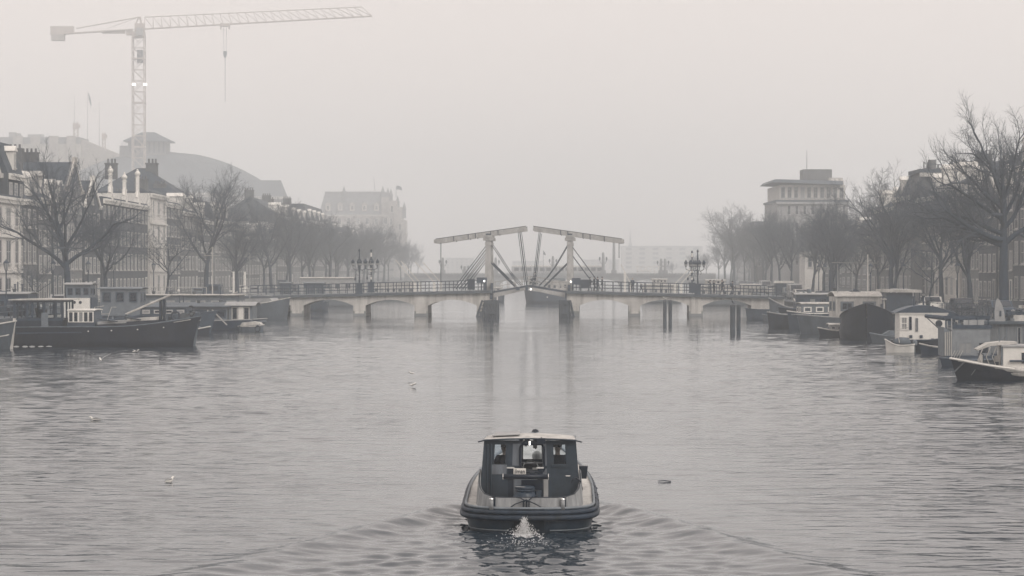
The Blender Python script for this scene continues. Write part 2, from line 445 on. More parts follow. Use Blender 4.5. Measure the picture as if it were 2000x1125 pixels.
# ------------------------------------------------------------------ canal houses
# local frame: x along the facade, y into the house, z up; facade outside is -y
def house(side, Y0, Y1, H, floors, bays, wm, label, roof='ridge', rh=3.5, rm=None, X=50, depth=12, fm=None, door=True, chim=1, dorm=0,
          cat='house', name='canal_house', extra=None, cm=None, wfac=.52, z0=None, hf=None):
    w = Y1 - Y0; rm = rm or rooft; cm = cm or white
    z0 = QZ if z0 is None else z0
    t = thing(name, label, cat, (side*X, (Y0+Y1)/2, z0), R(90) if side < 0 else R(-90))
    e = .004
    a = MB(); a.box(-w/2+e, w/2-e, 0, depth, -.3, H)
    if roof == 'gable': a.prism([(-w/2+e, H), (w/2-e, H), (0, H+rh)], 0, .35)
    a.box(-w/2+.02, w/2-.02, -.06, 0, 0, .9)
    a.build('wall', wm, t)
    fh = H / floors
    bw = w / bays
    for fl in range(floors):
        hh = (hf or .62) * fh * (1.08 if fl <= 1 else (.95 if fl < floors-1 else .85))
        for b in range(bays):
            xx = -w/2 + bw*(b+.5)
            if fl == 0 and door and b == bays-1: continue
            window(t, xx, 0, fl*fh + fh*.22, bw*wfac, hh, fm)
    if door:
        xx = w/2 - bw*.5
        d = MB(); d.box(xx-.62, xx-.48, -.08, .02, 0, 2.9); d.box(xx+.48, xx+.62, -.08, .02, 0, 2.9); d.box(xx-.48, xx+.48, -.08, .02, 2.75, 2.9)
        d.box(xx-.8, xx+.8, -.9, -.09, -.02, .3)
        dd = d.build('door_frame', cm, t)
        p = MB(); p.box(xx-.47, xx+.47, -.04, .02, .02, 2.7); p.build('door', dgrey, t)
    if roof != 'gable':
        c = MB(); c.box(-w/2, w/2, -.45, -.07, H-.25, H); c.box(-w/2, w/2, -.28, -.07, H-.6, H-.25)
        for k in range(int(w/.7)): c.box(-w/2+.3+k*.7, -w/2+.45+k*.7, -.4, -.28, H-.42, H-.25)
        c.build('cornice', cm, t)
    r = MB()
    if roof == 'ridge':
        m = Matrix.Identity(4)
        # ridge parallel to the facade
        vs = [(-w/2, -.1, H+.004), (w/2, -.1, H+.004), (w/2, depth/2, H+rh), (-w/2, depth/2, H+rh), (-w/2, depth, H+.004), (w/2, depth, H+.004)]
        r.add(vs, [(0,1,2,3), (3,2,5,4), (0,3,4), (1,5,2), (0,4,5,1)])
    elif roof == 'gable':
        vs = [(-w/2, .36, H+.004), (w/2, .36, H+.004), (0, .36, H+rh-.05), (-w/2, depth, H+.004), (w/2, depth, H+.004), (0, depth, H+rh-.05)]
        r.add(vs, [(0,2,5,3), (1,4,5,2), (0,1,2), (3,5,4), (0,3,4,1)])
        c = MB(); c.bar((-w/2, -.05, H), (0, -.05, H+rh+.1), .16, .5); c.bar((w/2, -.05, H), (0, -.05, H+rh+.1), .16, .5)
        c.box(-.5, .5, -.3, .2, H+rh-.1, H+rh+.5); c.box(-w/2-.1, -w/2+.6, -.3, .2, H-.2, H+.25); c.box(w/2-.6, w/2+.1, -.3, .2, H-.2, H+.25)
        c.build('gable_coping', cm, t)
        window(t, 0, -.002, H+.3, min(1.0, w*.2), 1.3, fm)
    elif roof == 'hip':
        i = min(w, depth)/2
        vs = [(-w/2, 0, H), (w/2, 0, H), (w/2, depth, H), (-w/2, depth, H), (-w/2+i*.95, depth/2, H+rh), (w/2-i*.95, depth/2, H+rh)]
        r.add(vs, [(0,1,5,4), (1,2,5), (2,3,4,5), (3,0,4), (0,3,2,1)])
    elif roof == 'mansard':
        vs = [(-w/2,0,H),(w/2,0,H),(w/2,depth,H),(-w/2,depth,H),(-w/2+.1,1.3,H+rh),(w/2-.1,1.3,H+rh),(w/2-.1,depth-1.3,H+rh),(-w/2+.1,depth-1.3,H+rh)]
        r.add(vs, [(0,1,5,4),(1,2,6,5),(2,3,7,6),(3,0,4,7),(4,5,6,7),(0,3,2,1)])
    else:
        r.box(-w/2, w/2, 0, depth, H+.002, H+.25)
    ro = r.build('roof', rm, t)
    top = H + (rh if roof != 'flat' else .25)
    for k in range(chim):
        xx = (-w/2+.5) if k == 0 else (w/2-.5)
        yy = depth*.5 if roof != 'mansard' else depth*.45
        c = MB(); c.box(xx-.45, xx+.45, yy-1.0, yy+1.0, H+.3, top+1.3); c.box(xx-.52, xx+.52, yy-1.07, yy+1.07, top+1.15, top+1.3)
        for q in (-.7, -.2, .3, .75): c.tube([(xx, yy+q, top+1.28), (xx, yy+q, top+1.75)], [.15, .12], 6)
        c.build('chimney', brk2, ro)
    for k in range(dorm):
        xx = -w/2 + w*(k+.5)/dorm; zz = H+.45 if roof == 'mansard' else H+rh*.12
        y0 = .12 if roof == 'mansard' else .25
        c = MB(); c.box(xx-.75, xx+.75, y0, y0+2.6, zz, zz+1.9); c.prism([(xx-.95, zz+1.9), (xx+.95, zz+1.9), (xx, zz+2.45)], y0-.15, y0+2.6)
        c.build('dormer', cm, ro); 
        window(t, xx, y0-.002, zz+.2, .95, 1.45, fm)
    if extra: extra(t, w, H)
    return t

def statues(t, w, H):
    """three tall white ornamented attic gables with vases standing on the parapet"""
    for xx, hh in ((-w*.30, 3.1), (0.0, 2.7), (w*.30, 3.6)):
        a = MB(); a.box(xx-.75, xx+.75, -.05, .55, H, H+.9); a.box(xx-.5, xx+.5, .0, .5, H+.9, H+1.7); a.box(xx-.3, xx+.3, .05, .45, H+1.7, H+hh)
        for s in (-1, 1): a.tube([(xx+s*.75, .25, H+.9), (xx+s*.6, .25, H+1.3), (xx+s*.35, .25, H+1.75)], [.2, .17, .1], 8)
        a.lathe((xx, .25, H+hh), [(.32, 0), (.36, .1), (.16, .18), (.36, .45), (.38, .62), (.24, .82), (.12, .95), (.15, 1.05), (.04, 1.2)], 12)
        a.build('attic_ornament', white, t, loc=(0, 0, 0))
    a = MB(); a.prism([(-w/2+.2, H), (-w/2+1.8, H), (-w/2+1.0, H+2.6)], 1.0, 1.5)
    a.build('parapet_gable', white, t)
def bay_extra(t, w, H):
    a = MB()
    for s in (-1, 1): a.box(s*w*.4-.1, s*w*.4+.1, -.16, -.061, 0, H-.65)
    for z in (3.6, 7.0, 10.2):
        if z < H-1: a.box(-w/2+.05, w/2-.05, -.2, -.062, z, z+.22)
    a.build('plaster_band', white, t)

stucco = mat('white_stucco', (.68, .66, .63), .8, .2, .8, stretch=(1, 1, .4))
# left bank, from near to far; the last values place each in the row
house(-1, 236, 253.6, 10.9, 3, 4, stucco, 'white stucco corner house with low flat roof at the photo\'s left edge', 'flat', X=48.6, chim=0, extra=bay_extra)
house(-1, 238, 253.7, 13.2, 4, 4, brk1, 'tall dark brick house with steep pointed gable rising behind the white corner house', 'gable', 5.2, X=50.7, chim=1, cm=offwhite, door=False)
house(-1, 254, 262.2, 13.5, 4, 3, brk1, 'dark brick house with heavy white cornice between the white corner house and the forked tree', 'mansard', 3.2, X=50, chim=0, dorm=1, door=False)
house(-1, 262.6, 271, 11.2, 3, 3, brk2, 'brick house with steep tiled roof and two pale dormers left of the forked tree', 'ridge', 4.2, X=50.3, dorm=2, chim=2)
house(-1, 271.2, 279, 11.6, 4, 3, brk2, 'brown brick house with tiled roof directly behind the forked tree', 'ridge', 4.0, X=50.2, dorm=1, chim=2, cm=offwhite)
house(-1, 279.2, 288, 11.0, 3, 3, brk1, 'dark house with white banded windows just right of the forked tree trunk', 'ridge', 3.6, X=50.1, dorm=2)
house(-1, 288.2, 299, 12.9, 4, 4, brk3, 'tall grey brick house half hidden between the two large left bank trees', 'gable', 3.4, X=50.2, chim=2, cm=cream)
house(-1, 299.2, 311, 11.4, 4, 4, brk1, 'dark brick house with a curved white gable top left of the ornamented parapet house', 'gable', 3.2, X=50, chim=1)
house(-1, 311.4, 350, 12.6, 4, 12, brk1, 'wide dark brick mansion carrying three tall white attic ornaments on its parapet', 'flat', X=49.8, chim=0, extra=statues, depth=9, wfac=.46, name='canal_mansion')
house(-1, 350.2, 367, 14.4, 4, 3, stucco, 'tall white stone house front with three narrow windows beside the ornamented mansion', 'flat', X=49.5, chim=0, wfac=.3, extra=bay_extra, door=False)
house(-1, 367.4, 386, 13.6, 5, 5, brk1, 'dark house with pale roof terrace right after the tall white front', 'flat', X=50, chim=2)
house(-1, 386.3, 408, 12.8, 4, 5, brk2, 'brick house behind the second big tree, one past the terrace house', 'ridge', 3.5, X=50, chim=2, dorm=2)
house(-1, 408.3, 430, 12.0, 4, 5, brk1, 'dark brick house behind the second big tree, two past the terrace house', 'ridge', 4, X=50.2, dorm=1)
house(-1, 430.3, 455, 12.4, 4, 5, brk3, 'grey brick house in the left row below the right end of the dome', 'mansard', 3, X=50, dorm=3)
house(-1, 455.3, 480, 11.6, 4, 5, brk1, 'dark brick house in the left row beneath the theatre wing', 'ridge', 3.5, X=50.1)
house(-1, 480.3, 512, 10.2, 4, 6, brk2, 'brick house in the left row under the theatre gable end', 'ridge', 4, X=50, dorm=2)
house(-1, 512.3, 545, 10.8, 4, 6, brk3, 'pale grey house with white dormer just right of the theatre gable', 'mansard', 3, X=50.2, dorm=3)
house(-1, 545.3, 585, 15.6, 4, 7, brk2, 'brick house with two chimneys in the dip between theatre and hotel', 'ridge', 4, X=50, dorm=2, chim=2)
house(-1, 585.3, 630, 15.4, 4, 8, brk3, 'grey terrace house in front of the hotel\'s left corner', 'mansard', 3.4, X=50.1, dorm=3)
house(-1, 630.3, 690, 16.2, 4, 9, brk2, 'long brick house in front of the hotel, nearest the river bend', 'mansard', 4, X=50, dorm=4)
g_ = random.Random(17)
def far_rows():
    Y = 690.4; k = 0
    while Y < 1120:
        w = g_.uniform(34, 60); x = 50 if Y < 900 else 50+(Y-900)*.014
        house(-1, Y, Y+w, g_.uniform(11, 15), 4, 7, (brk2, brk3, brk1)[k % 3], 'faint terrace building beyond the hotel side of the left row, %s in line' % ORD[k], ('mansard', 'ridge')[k % 2], 3.4, X=x, chim=2, dorm=2, door=False)
        Y += w+.3; k += 1
    Y = 392.4; k = 0
    while Y < 1050:
        w = g_.uniform(26, 50); x = 55+(min(Y, 800)-392)*.062+max(0, Y-800)*.03
        house(1, Y, Y+w, g_.uniform(9.5, 12.5), 4, 6, (brk1, brk3, brk2)[k % 3], 'house hidden behind the right bank trees below the office block, %s in line' % ORD[k], ('ridge', 'mansard')[k % 2], 3, X=x+6, chim=2, dorm=1, door=False)
        Y += w+.3; k += 1
far_rows()
# big hipped roof behind the left row
def hall(name, x0, x1, Y, dp, zt, wm, rm, roof, rh, label, cat, nb=8, fl=4, fm=None, z0=QZ, wfac=.45):
    """free standing block facing the viewer: front wall at Y, px columns x0..x1"""
    X0, X1 = PX(x0, Y), PX(x1, Y); w = X1-X0
    t = thing(name, label, cat, ((X0+X1)/2, Y, z0))
    H = zt - z0
    a = MB(); a.box(-w/2, w/2, 0, dp, -.3, H); a.build('wall', wm, t)
    r = MB()
    if roof == 'hip':
        i = min(w, dp)/2*.9
        r.add([(-w/2-.4, -.4, H), (w/2+.4, -.4, H), (w/2+.4, dp+.4, H), (-w/2-.4, dp+.4, H), (-w/2+i, dp/2, H+rh), (w/2-i, dp/2, H+rh)], [(0,1,5,4), (1,2,5), (2,3,4,5), (3,0,4), (0,3,2,1)])
    elif roof == 'mansard':
        r.add([(-w/2,0,H+.01),(w/2,0,H+.01),(w/2,dp,H+.01),(-w/2,dp,H+.01),(-w/2+1.6,1.6,H+rh),(w/2-1.6,1.6,H+rh),(w/2-1.6,dp-1.6,H+rh),(-w/2+1.6,dp-1.6,H+rh)],
              [(0,1,5,4),(1,2,6,5),(2,3,7,6),(3,0,4,7),(4,5,6,7),(0,3,2,1)])
    else:
        r.box(-w/2-.3, w/2+.3, -.3, dp+.3, H, H+.5)
    ro = r.build('roof', rm, t)
    c = MB(); c.box(-w/2-.3, w/2+.3, -.6, -.01, H-.5, H-.01); c.build('cornice', fm or offwhite, t)
    fh = H/fl
    for k in range(fl):
        if k*fh+z0 < 4: continue
        for b in range(nb):
            window(t, -w/2+w*(b+.5)/nb, 0, k*fh+fh*.25, w/nb*wfac, fh*.55, fm)
    return t, w, H, ro
t, w, H, ro = hall('warehouse', 172, 352, 405, 16, 17.2, brk1, rooft, 'hip', 4.8, 'broad dark hipped tile roof block standing behind the ornamented mansion', 'building')
for xx in (-w*.33, w*.12):
    a = MB(); a.box(xx-.9, xx+.9, 7, 8.6, H+3, H+5.4); a.box(xx-1, xx+1, 6.9, 8.7, H+5.4, H+5.6)
    for q in (-.5, .1, .6): a.tube([(xx+q, 7.8, H+5.6), (xx+q, 7.8, H+6.3)], .17, 6)
    a.build('chimney', brk2, ro)

# right bank
house(1, 203, 227, 14.0, 4, 7, brk3, 'grey brick house with white windows at the photo\'s right edge behind the big forked tree', 'flat', X=53, chim=1)
house(1, 236, 249, 15.5, 5, 4, brk1, 'dark brick house right of the big forked tree trunk with white sashes', 'flat', X=52.5, chim=1)
house(1, 249.3, 258, 13.4, 4, 3, brk2, 'brick house seen just behind the big forked tree trunk', 'flat', X=52.4, chim=2)
house(1, 258.3, 268, 14.6, 4, 3, brk1, 'tall dark house with broad roof block left of the big forked tree', 'mansard', 3.4, X=52.5, dorm=1, chim=0, rm=slate)
house(1, 268.3, 277, 12.6, 4, 3, brk2, 'brick house with white gable coping left of the dark tall house', 'gable', 3.0, X=52.6, cm=white)
house(1, 277.3, 288, 12.0, 4, 4, brk1, 'dark house with pale gable edge in the right row, well left of the giant tree', 'gable', 3.6, X=52.5, cm=offwhite)
house(1, 288.3, 300, 13.0, 4, 4, brk3, 'grey house beneath the brick lift tower in the right row', 'ridge', 3, X=52.7, dorm=1)
house(1, 300.3, 318, 14.0, 4, 5, cream, 'pale rendered house in the right row left of the brick lift tower', 'ridge', 3, X=52.5, dorm=2)
house(1, 318.3, 340, 13.2, 4, 5, brk2, 'brick house in the right row behind the tallest rounded tree', 'ridge', 3.6, X=53, dorm=2)
house(1, 340.3, 362, 14.0, 4, 5, brk3, 'grey brick house in the right row just right of the office block', 'mansard', 3, X=54, dorm=2)
house(1, 362.3, 392, 13.0, 4, 6, brk2, 'brick house at the foot of the office block, behind bare trees', 'ridge', 3.4, X=55, dorm=2)
t, w, H, ro = hall('canal_house', 1572, 1612, 425, 8, 8.6, stucco, slate, 'flat', 0, 'small bright white house front glimpsed between bare trees above the moored boats', 'house', 2, 2)
t, w, H, ro = hall('lift_tower', 1800, 1846, 330, 9, 18.1, brk2, slate, 'flat', 0, 'dark brick lift tower with round flue standing above the right roofs', 'building', 1, 1)
a = MB(); a.tube([(w/2-1.2, 3, H+.4), (w/2-1.2, 3, H+1.8)], .55, 12); a.tube([(-w/4, 3, H+.5), (-w/4, 3, H+1.5)], .1, 6); a.tube([(-w/4+.5, 3, H+.5), (-w/4+.5, 3, H+1.5)], .1, 6); a.build('flue', brk3, ro)
# office block
Yo = 600
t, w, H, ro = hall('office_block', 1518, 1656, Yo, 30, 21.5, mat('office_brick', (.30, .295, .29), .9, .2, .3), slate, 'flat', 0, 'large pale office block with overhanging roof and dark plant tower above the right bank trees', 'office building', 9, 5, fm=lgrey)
a = MB(); a.box(-w/2+.6, w/2-.6, .6, 29, H+.5, H+4.0); a.build('top_storey', cream, t)
for k in range(10): window(t, -w/2+1.4+k*(w-2.8)/9, .6, H+.9, 1.0, 2.6, lgrey)
a = MB(); a.add([(-w/2-1.3,-1.5,H+4.6),(w*.42,-2,H+4.0),(w*.42,29,H+4.0),(-w/2-1.3,29,H+4.6),(-w/2-.6,-1,H+5.3),(w*.42,-1,H+4.9),(w*.42,28,H+4.9),(-w/2-.6,28,H+5.3)],
     [(0,3,2,1),(4,5,6,7),(0,1,5,4),(1,2,6,5),(2,3,7,6),(3,0,4,7)])
a.build('canopy_roof', slate, t)
a = MB(); x0, x1 = PX(1575, Yo)-t.location.x, PX(1631, Yo)-t.location.x
a.box(x0, x1, 6, 14, H+4.0, 29.4-QZ); a.build('plant_tower', brk2, t)
a = MB(); a.tube([(x0+1, 8, 29.3-QZ), (x0+1, 8, 34-QZ)], [.08, .04], 6); a.build('aerial', dgrey, t)
a = MB(); a.box(x1-1, x1+2.2, 3, 9, H+4.0, H+5.8)
for q in range(3): a.lathe((x1-.4+q*1.1, 2.2, H+4.0), [(.5, 0), (.55, .6), (.4, 1.2), (.1, 1.5)], 10)
a.build('roof_plant', offwhite, t)
t, w, H, ro = hall('canal_house', 1476, 1518, 640, 14, 17.2, brk2, slate, 'flat', 0, 'dark flat-topped house peeping out left of the office block', 'house', 3, 4, fm=lgrey)

# ------------------------------------------------------------------ theatre with dome, stage block
Yt = 1150
def theatre():
    t = thing('theatre', 'huge round-roofed theatre with ribbed dome and square roof lantern behind the left row', 'theatre', (PX(360, Yt), Yt, QZ))
    def L(px, py, dy=0): x, y, z = W(px, py, Yt); return x-t.location.x, z-QZ
    # dome: a shallow lobe, wider towards the left
    xc, _ = L(300, 0); xr, ze = L(536, 376); xl, _ = L(64, 376); _, za = L(300, 291)
    a = MB(); n, m = 72, 14
    rx, rz_ = (xr-xl)/2, za-ze
    for i in range(m+1):
        hgt = (i/m)**1.0*.9995
        rr = (1-hgt)**.47
        for k in range(n):
            th = 2*PI*k/n; rib = 1 + (.012 if k % 2 == 0 else 0)
            a.v.append(((xl+xr)/2 + rx*rr*math.cos(th)*rib, 30 + 30*rr*math.sin(th)*rib, ze + rz_*hgt*rib))
    for i in range(m):
        for k in range(n): a.f.append((i*n+k, i*n+(k+1) % n, (i+1)*n+(k+1) % n, (i+1)*n+k))
    d = a.build('dome', lead, t)
    # drum and eaves
    a = MB(); a.lathe(((xl+xr)/2, 30, -.3), [(1, 0), (1, ze+.3)], n, sx=rx*.985, sy=29.6); a.build('drum', brk3, t)
    a = MB(); a.lathe(((xl+xr)/2, 30, ze-2.0), [(.97, 0), (1.03, .3), (1.04, 1.4), (1.0, 2.0)], n, sx=rx*.99, sy=30.3); a.build('eaves', offwhite, t)
    for k in range(0, n, 2):                      # tall openings round the drum
        th = 2*PI*k/n
        if math.sin(th) > .25: continue
        x = (xl+xr)/2 + rx*.985*math.cos(th); y = 30 + 29.6*math.sin(th)
        nx_, ny_ = math.cos(th)/rx, math.sin(th)/30
        window(t, x, y, ze-11, 1.9, 7, lgrey, rz=math.atan2(ny_, nx_)+PI/2, prou=.25)
    # gabled end pavilion on the right
    x0, zr = L(497, 351); x1, zb = L(556, 384); xp, _ = L(546, 0)
    a = MB(); a.box(x0-2, x1-1, -2, 16, -.3, zb-1); a.build('end_pavilion', brk3, t)
    a = MB(); a.add([(x0-6, 0, zr), (xp, 0+7, zr), (x0-6, 14, zr-.1), (x1, -3, zb), (x0-8, -3, zb), (x1, 17, zb), (x0-8, 17, zb), (x0-6, 7, zr)],
                    [(4,3,1,7), (3,5,1), (5,6,7,1), (4,7,6), (3,4,6,5)])
    a.build('pavilion_roof', lead, t)
    a = MB(); a.box(x0-8, x1+.4, -3.4, 17.4, zb-1.2, zb-.02); a.build('pavilion_cornice', offwhite, t)
    for k in range(3): window(t, x0+1.5+k*3.2, -2, zb-9, 1.7, 6, offwhite, prou=.2)
    # lantern
    x0, z1 = L(237, 268); x1, z0 = L(313, 292); xa, zt = L(273, 252); xe0, ze1 = L(229, 269); xe1, _ = L(322, 269)
    a = MB(); a.box(x0, x1, 20, 34, z0-3, z1); ln = a.build('lantern', brk3, t)
    for k in range(8):
        a = MB(); xx = x0+(x1-x0)*(k+.5)/8; a.box(xx-.35, xx+.35, 19.85, 20, z0-.5, z1-.6); a.build('louvre', slate, ln)
    a = MB(); a.add([(xe0, 18, ze1-.3), (xe1, 18, ze1-.3), (xe1, 36, ze1-.3), (xe0, 36, ze1-.3), (xa-3, 27, zt), (xa+3, 27, zt), (xe0, 18, ze1-.8), (xe1, 18, ze1-.8), (xe1, 36, ze1-.8), (xe0, 36, ze1-.8)],
        [(0,1,5,4),(1,2,5),(2,3,4,5),(3,0,4),(6,9,8,7),(0,6,7,1),(1,7,8,2),(2,8,9,3),(3,9,6,0)])
    a.build('lantern_roof', slate, ln)
    a = MB(); x2, z2 = L(219, 280); a.box(x2, x0-.3, 22, 26, z0-3, z2)
    for k in range(5): a.bar((x0-3+k*.6, 20, z0-1), (x0-3+k*.6, 20, z1-1), .12)
    a.build('roof_plant', stone2, t)
    # scaffold by the pavilion
    a = MB(); X0, Z1 = L(492, 386); X1, Z0 = L(545, 520)
    for i in range(6):
        x = X0+(X1-X0)*i/5
        a.bar((x, -6, 0), (x, -6, Z1), .22); a.bar((x, -4.4, 0), (x, -4.4, Z1), .22)
    for j in range(13):
        z = 2+j*(Z1-2)/12; a.bar((X0, -6, z), (X1, -6, z), .2)
        i = j % 5; a.bar((X0+(X1-X0)*i/5, -6, z), (X0+(X1-X0)*(i+1)/5, -6, z+(Z1-2)/12), .18)
    a.build('scaffolding', rust, t)
theatre()
def stage_block():
    Y = 1210
    X0, X1 = PX(-60, Y), PX(196, Y)
    t = thing('stage_building', 'flat-roofed grey block with dark top band left of the dome', 'building', ((X0+X1)/2, Y, QZ))
    w = X1-X0
    zb = W(0, 281, Y)[2]-QZ; zt = W(0, 268, Y)[2]-QZ
    a = MB(); a.box(-w/2, w/2-9, 0, 25, -.3, zb); a.build('wall', cream, t)
    a = MB(); a.box(-w/2-.2, w/2-9.5, -.4, 25, zb, zt); a.build('attic_band', stone2, t)
    a = MB()
    for px in (36, 70, 106, 140):
        x = PX(px, Y)-t.location.x; a.box(x-2.2, x+2.2, -1.4, -.01, 0, zt+.6)
    a.build('pilaster', stone, t)
    z2 = W(0, 288, Y)[2]-QZ
    a = MB(); xs = PX(134, Y)-t.location.x; xe = PX(240, Y)-t.location.x
    a.prism([(xs, 0), (xe, 0), (xe, z2-4), (xs+(xe-xs)*.55, z2+.5), (xs+(xe-xs)*.15, zt), (xs, zt+.8)], 2, 24); a.build('side_wing', stone, t)
    for px, tp, wd in ((145, 238, 1.3), (200, 258, .9)):
        a = MB(); x = PX(px, Y)-t.location.x; z = W(0, tp, Y)[2]-QZ; zz = zt - (0 if px < 180 else 5)
        for sx in (-1, 1):
            for sy in (-1, 1): a.bar((x+sx*wd/1.4, 5+sy*wd/1.4, zz-2), (x+sx*wd/1.4, 5+sy*wd/1.4, z), .3)
        q = zz-2
        while q < z-1: a.bar((x-wd/1.4, 5-wd/1.4, q), (x+wd/1.4, 5-wd/1.4, q+1.6), .22); q += 1.6
        a.box(x-wd, x+wd, 4, 6, z-3.2, z-.6); a.box(x+wd*.9, x+wd*1.6, 4, 6, z-2.6, z-1)
        a.build('antenna_mast', craneP, t)
    for px, tp in ((140, 184), (166, 178), (189, 196)):
        a = MB(); x = PX(px, Y)-t.location.x; a.tube([(x, 8, zt-5), (x, 8, W(0, tp, Y)[2]-QZ)], [.16, .08], 6); a.build('flag_pole', lgrey, t)
    a = MB(); x = PX(167, Y)-t.location.x; z = W(0, 178, Y)[2]-QZ
    a.prism([(x, z), (x+.5, z-1), (x+1.3, z-3.4), (x+1.7, z-6.4), (x+1.3, z-6.5), (x+.4, z-3.8)], 7.95, 8.05); a.build('flag', mgrey, t)
    a = MB(); x = PX(15, Y)-t.location.x
    a.box(x, x+3, 3, 8, zt, zt+2.5); a.box(x+4, x+5, 3, 8, zt, zt+2); a.box(x+9, x+16, 3, 8, zt, zt+1.5); a.build('roof_plant', lgrey, t)
stage_block()

# ------------------------------------------------------------------ tower crane
def crane():
    Y = 1090
    def P(px, py): x, y, z = W(px, py, Y); return x, z
    mx_, _ = P(271.5, 0); t = thing('tower_crane', 'tall pale tower crane with long jib standing in front of the dome', 'crane', (mx_, Y, QZ))
    q = lambda px, py: (P(px, py)[0]-mx_, P(px, py)[1]-QZ)
    _, zt = q(0, 72); r = 2.5
    a = MB()
    for sx in (-1, 1):
        for sy in (-1, 1): a.bar((sx*r, sy*r, -.3), (sx*r, sy*r, zt), .38)
    z = 0; h = zt/22
    for k in range(22):
        for s in (-1, 1):
            for u, v in (((-r, s*r), (r, s*r)), ((s*r, -r), (s*r, r))):
                p, e = (u, v) if k % 2 else (v, u)
                a.bar((*p, z), (*e, z+h), .2); a.bar((*p, z), (*e, z), .24 if k % 4 else .6)
                a.bar(((p[0]+e[0])/2, (p[1]+e[1])/2, z+h/2), (*p, z+h), .14)
        z += h
    a.build('mast', craneP, t)
    a = MB(); a.box(-2.6, 2.6, -2.6, 2.6, zt-.5, zt+2); a.box(-1.6, 2.4, -1.6, 1.6, zt+2, zt+5.6); a.box(-5.2, -2.6, -1.2, 1.2, zt+.6, zt+3.2); a.build('slewing_unit', craneP, t)
    a = MB(); a.box(-.6, 2.2, -3.9, -2.0, zt+.2, zt+3.4); c = a.build('operator_cab', lgrey, t)
    x1, z1 = q(727, 32); x0, z0 = q(283, 57); _, zu0 = q(0, 34); xu1, zu1 = q(707, 14)
    a = MB()
    a.bar((x0, -1.1, z0), (x1, -1.1, z1), .42); a.bar((x0, 1.1, z0), (x1, 1.1, z1), .42)
    a.bar((x0, 0, zu0), (xu1, 0, zu1), .34)
    n = 26
    for i in range(n):
        u0, u1 = i/n, (i+1)/n
        lo = lambda u: (x0+(x1-x0)*u, z0+(z1-z0)*u); up = lambda u: (x0+(xu1-x0)*u, zu0+(zu1-zu0)*u)
        for s in (-1.1, 1.1):
            a.bar((lo(u0)[0], s, lo(u0)[1]), (up(u0)[0], 0, up(u0)[1]), .16); a.bar((up(u0)[0], 0, up(u0)[1]), (lo(u1)[0], s, lo(u1)[1]), .18)
        a.bar((lo(u0)[0], -1.1, lo(u0)[1]), (lo(u0)[0], 1.1, lo(u0)[1]), .16)
    a.bar((x1, 0, z1), (xu1, 0, zu1), .2)
    a.build('jib', craneP, t)
    xc, zc = q(100, 70); a = MB()
    for s in (-1.2, 1.2): a.bar((-2.4, s, q(0, 58)[1]), (xc, s, q(0, 68)[1]), .9, .5)
    for i in range(10):
        u = i/10; a.bar((-2.4+(xc+2.4)*u, -1.2, q(0, 58+10*u)[1]), (-2.4+(xc+2.4)*(u+.1), 1.2, q(0, 59+10*u)[1]), .16)
    x2, z2 = q(200, 52); x3, z3 = q(245, 66); a.box(x2, x3, -1, 1, z3, z3+1.3)
    x2, z2 = q(100, 52); x3, z3 = q(145, 66); a.box(x2, x3, -1.3, 1.3, z3, z2)
    a.build('counter_jib', craneP, t)
    a = MB(); x2, z2 = q(102, 67); x3, z3 = q(127, 80); a.box(x2, x3, -1.6, 1.6, z3, z2); a.build('counterweight', stone, t)
    a = MB(); p = q(272, 34); e = q(150, 56); a.bar((p[0], -.8, p[1]), (e[0], -.8, e[1]), .28); a.bar((p[0], .8, p[1]), (e[0], .8, e[1]), .28)
    a.bar((p[0], 0, p[1]), (q(210, 0)[0], 0, q(0, 56)[1]), .2); a.bar((1.9, 0, zt+2), (p[0]+.4, 0, p[1]+.2), .8); a.bar((-1.4, 0, zt+5), (p[0], 0, p[1]+.2), .6); a.build('tie_bar', craneP, t)
    a = MB(); p = q(440, 51); a.box(p[0]-2, p[0]+2, -1.5, 1.5, p[1]-.2, p[1]+1)
    for s in (-1.8, 1.8): a.box(p[0]+s-.2, p[0]+s+.2, -1.2, 1.2, p[1]-1.4, p[1])
    a.build('trolley', craneP, t)
    h1 = q(440, 100); h2 = q(440, 112); h3 = q(440, 200); a = MB()
    for s in (-.6, .6): a.bar((p[0]+s, 0, p[1]), (h1[0]+s*.8, 0, h1[1]), .13)
    a.bar((h2[0], 0, h2[1]), (h3[0], 0, h3[1]), .2); a.build('hoist_rope', mgrey, t)
    a = MB(); a.prism([(h1[0]-.75, h1[1]), (h1[0]+.75, h1[1]), (h1[0]+.7, h2[1]+.7), (h1[0]+.2, h2[1]-.3), (h1[0]-.2, h2[1]-.3), (h1[0]-.7, h2[1]+.7)], -.4, .4); a.build('hook_block', mgrey, t)
    for px in (264, 286):
        p = q(px, 166); a = MB(); a.box(p[0]-.75, p[0]+.75, -r-.9, -r-.3, p[1]-.55, p[1]+.55); a.build('floodlight', lamp_mat('crane_floodlight', (1, .97, .93), 1.5), t)
    p = q(275, 94); a = MB(); a.box(p[0]-1.3, p[0]+1.0, -1.4, 1.4, q(0, 123)[1], q(0, 98)[1]); a.build('climbing_hoist', mgrey, t)
crane()

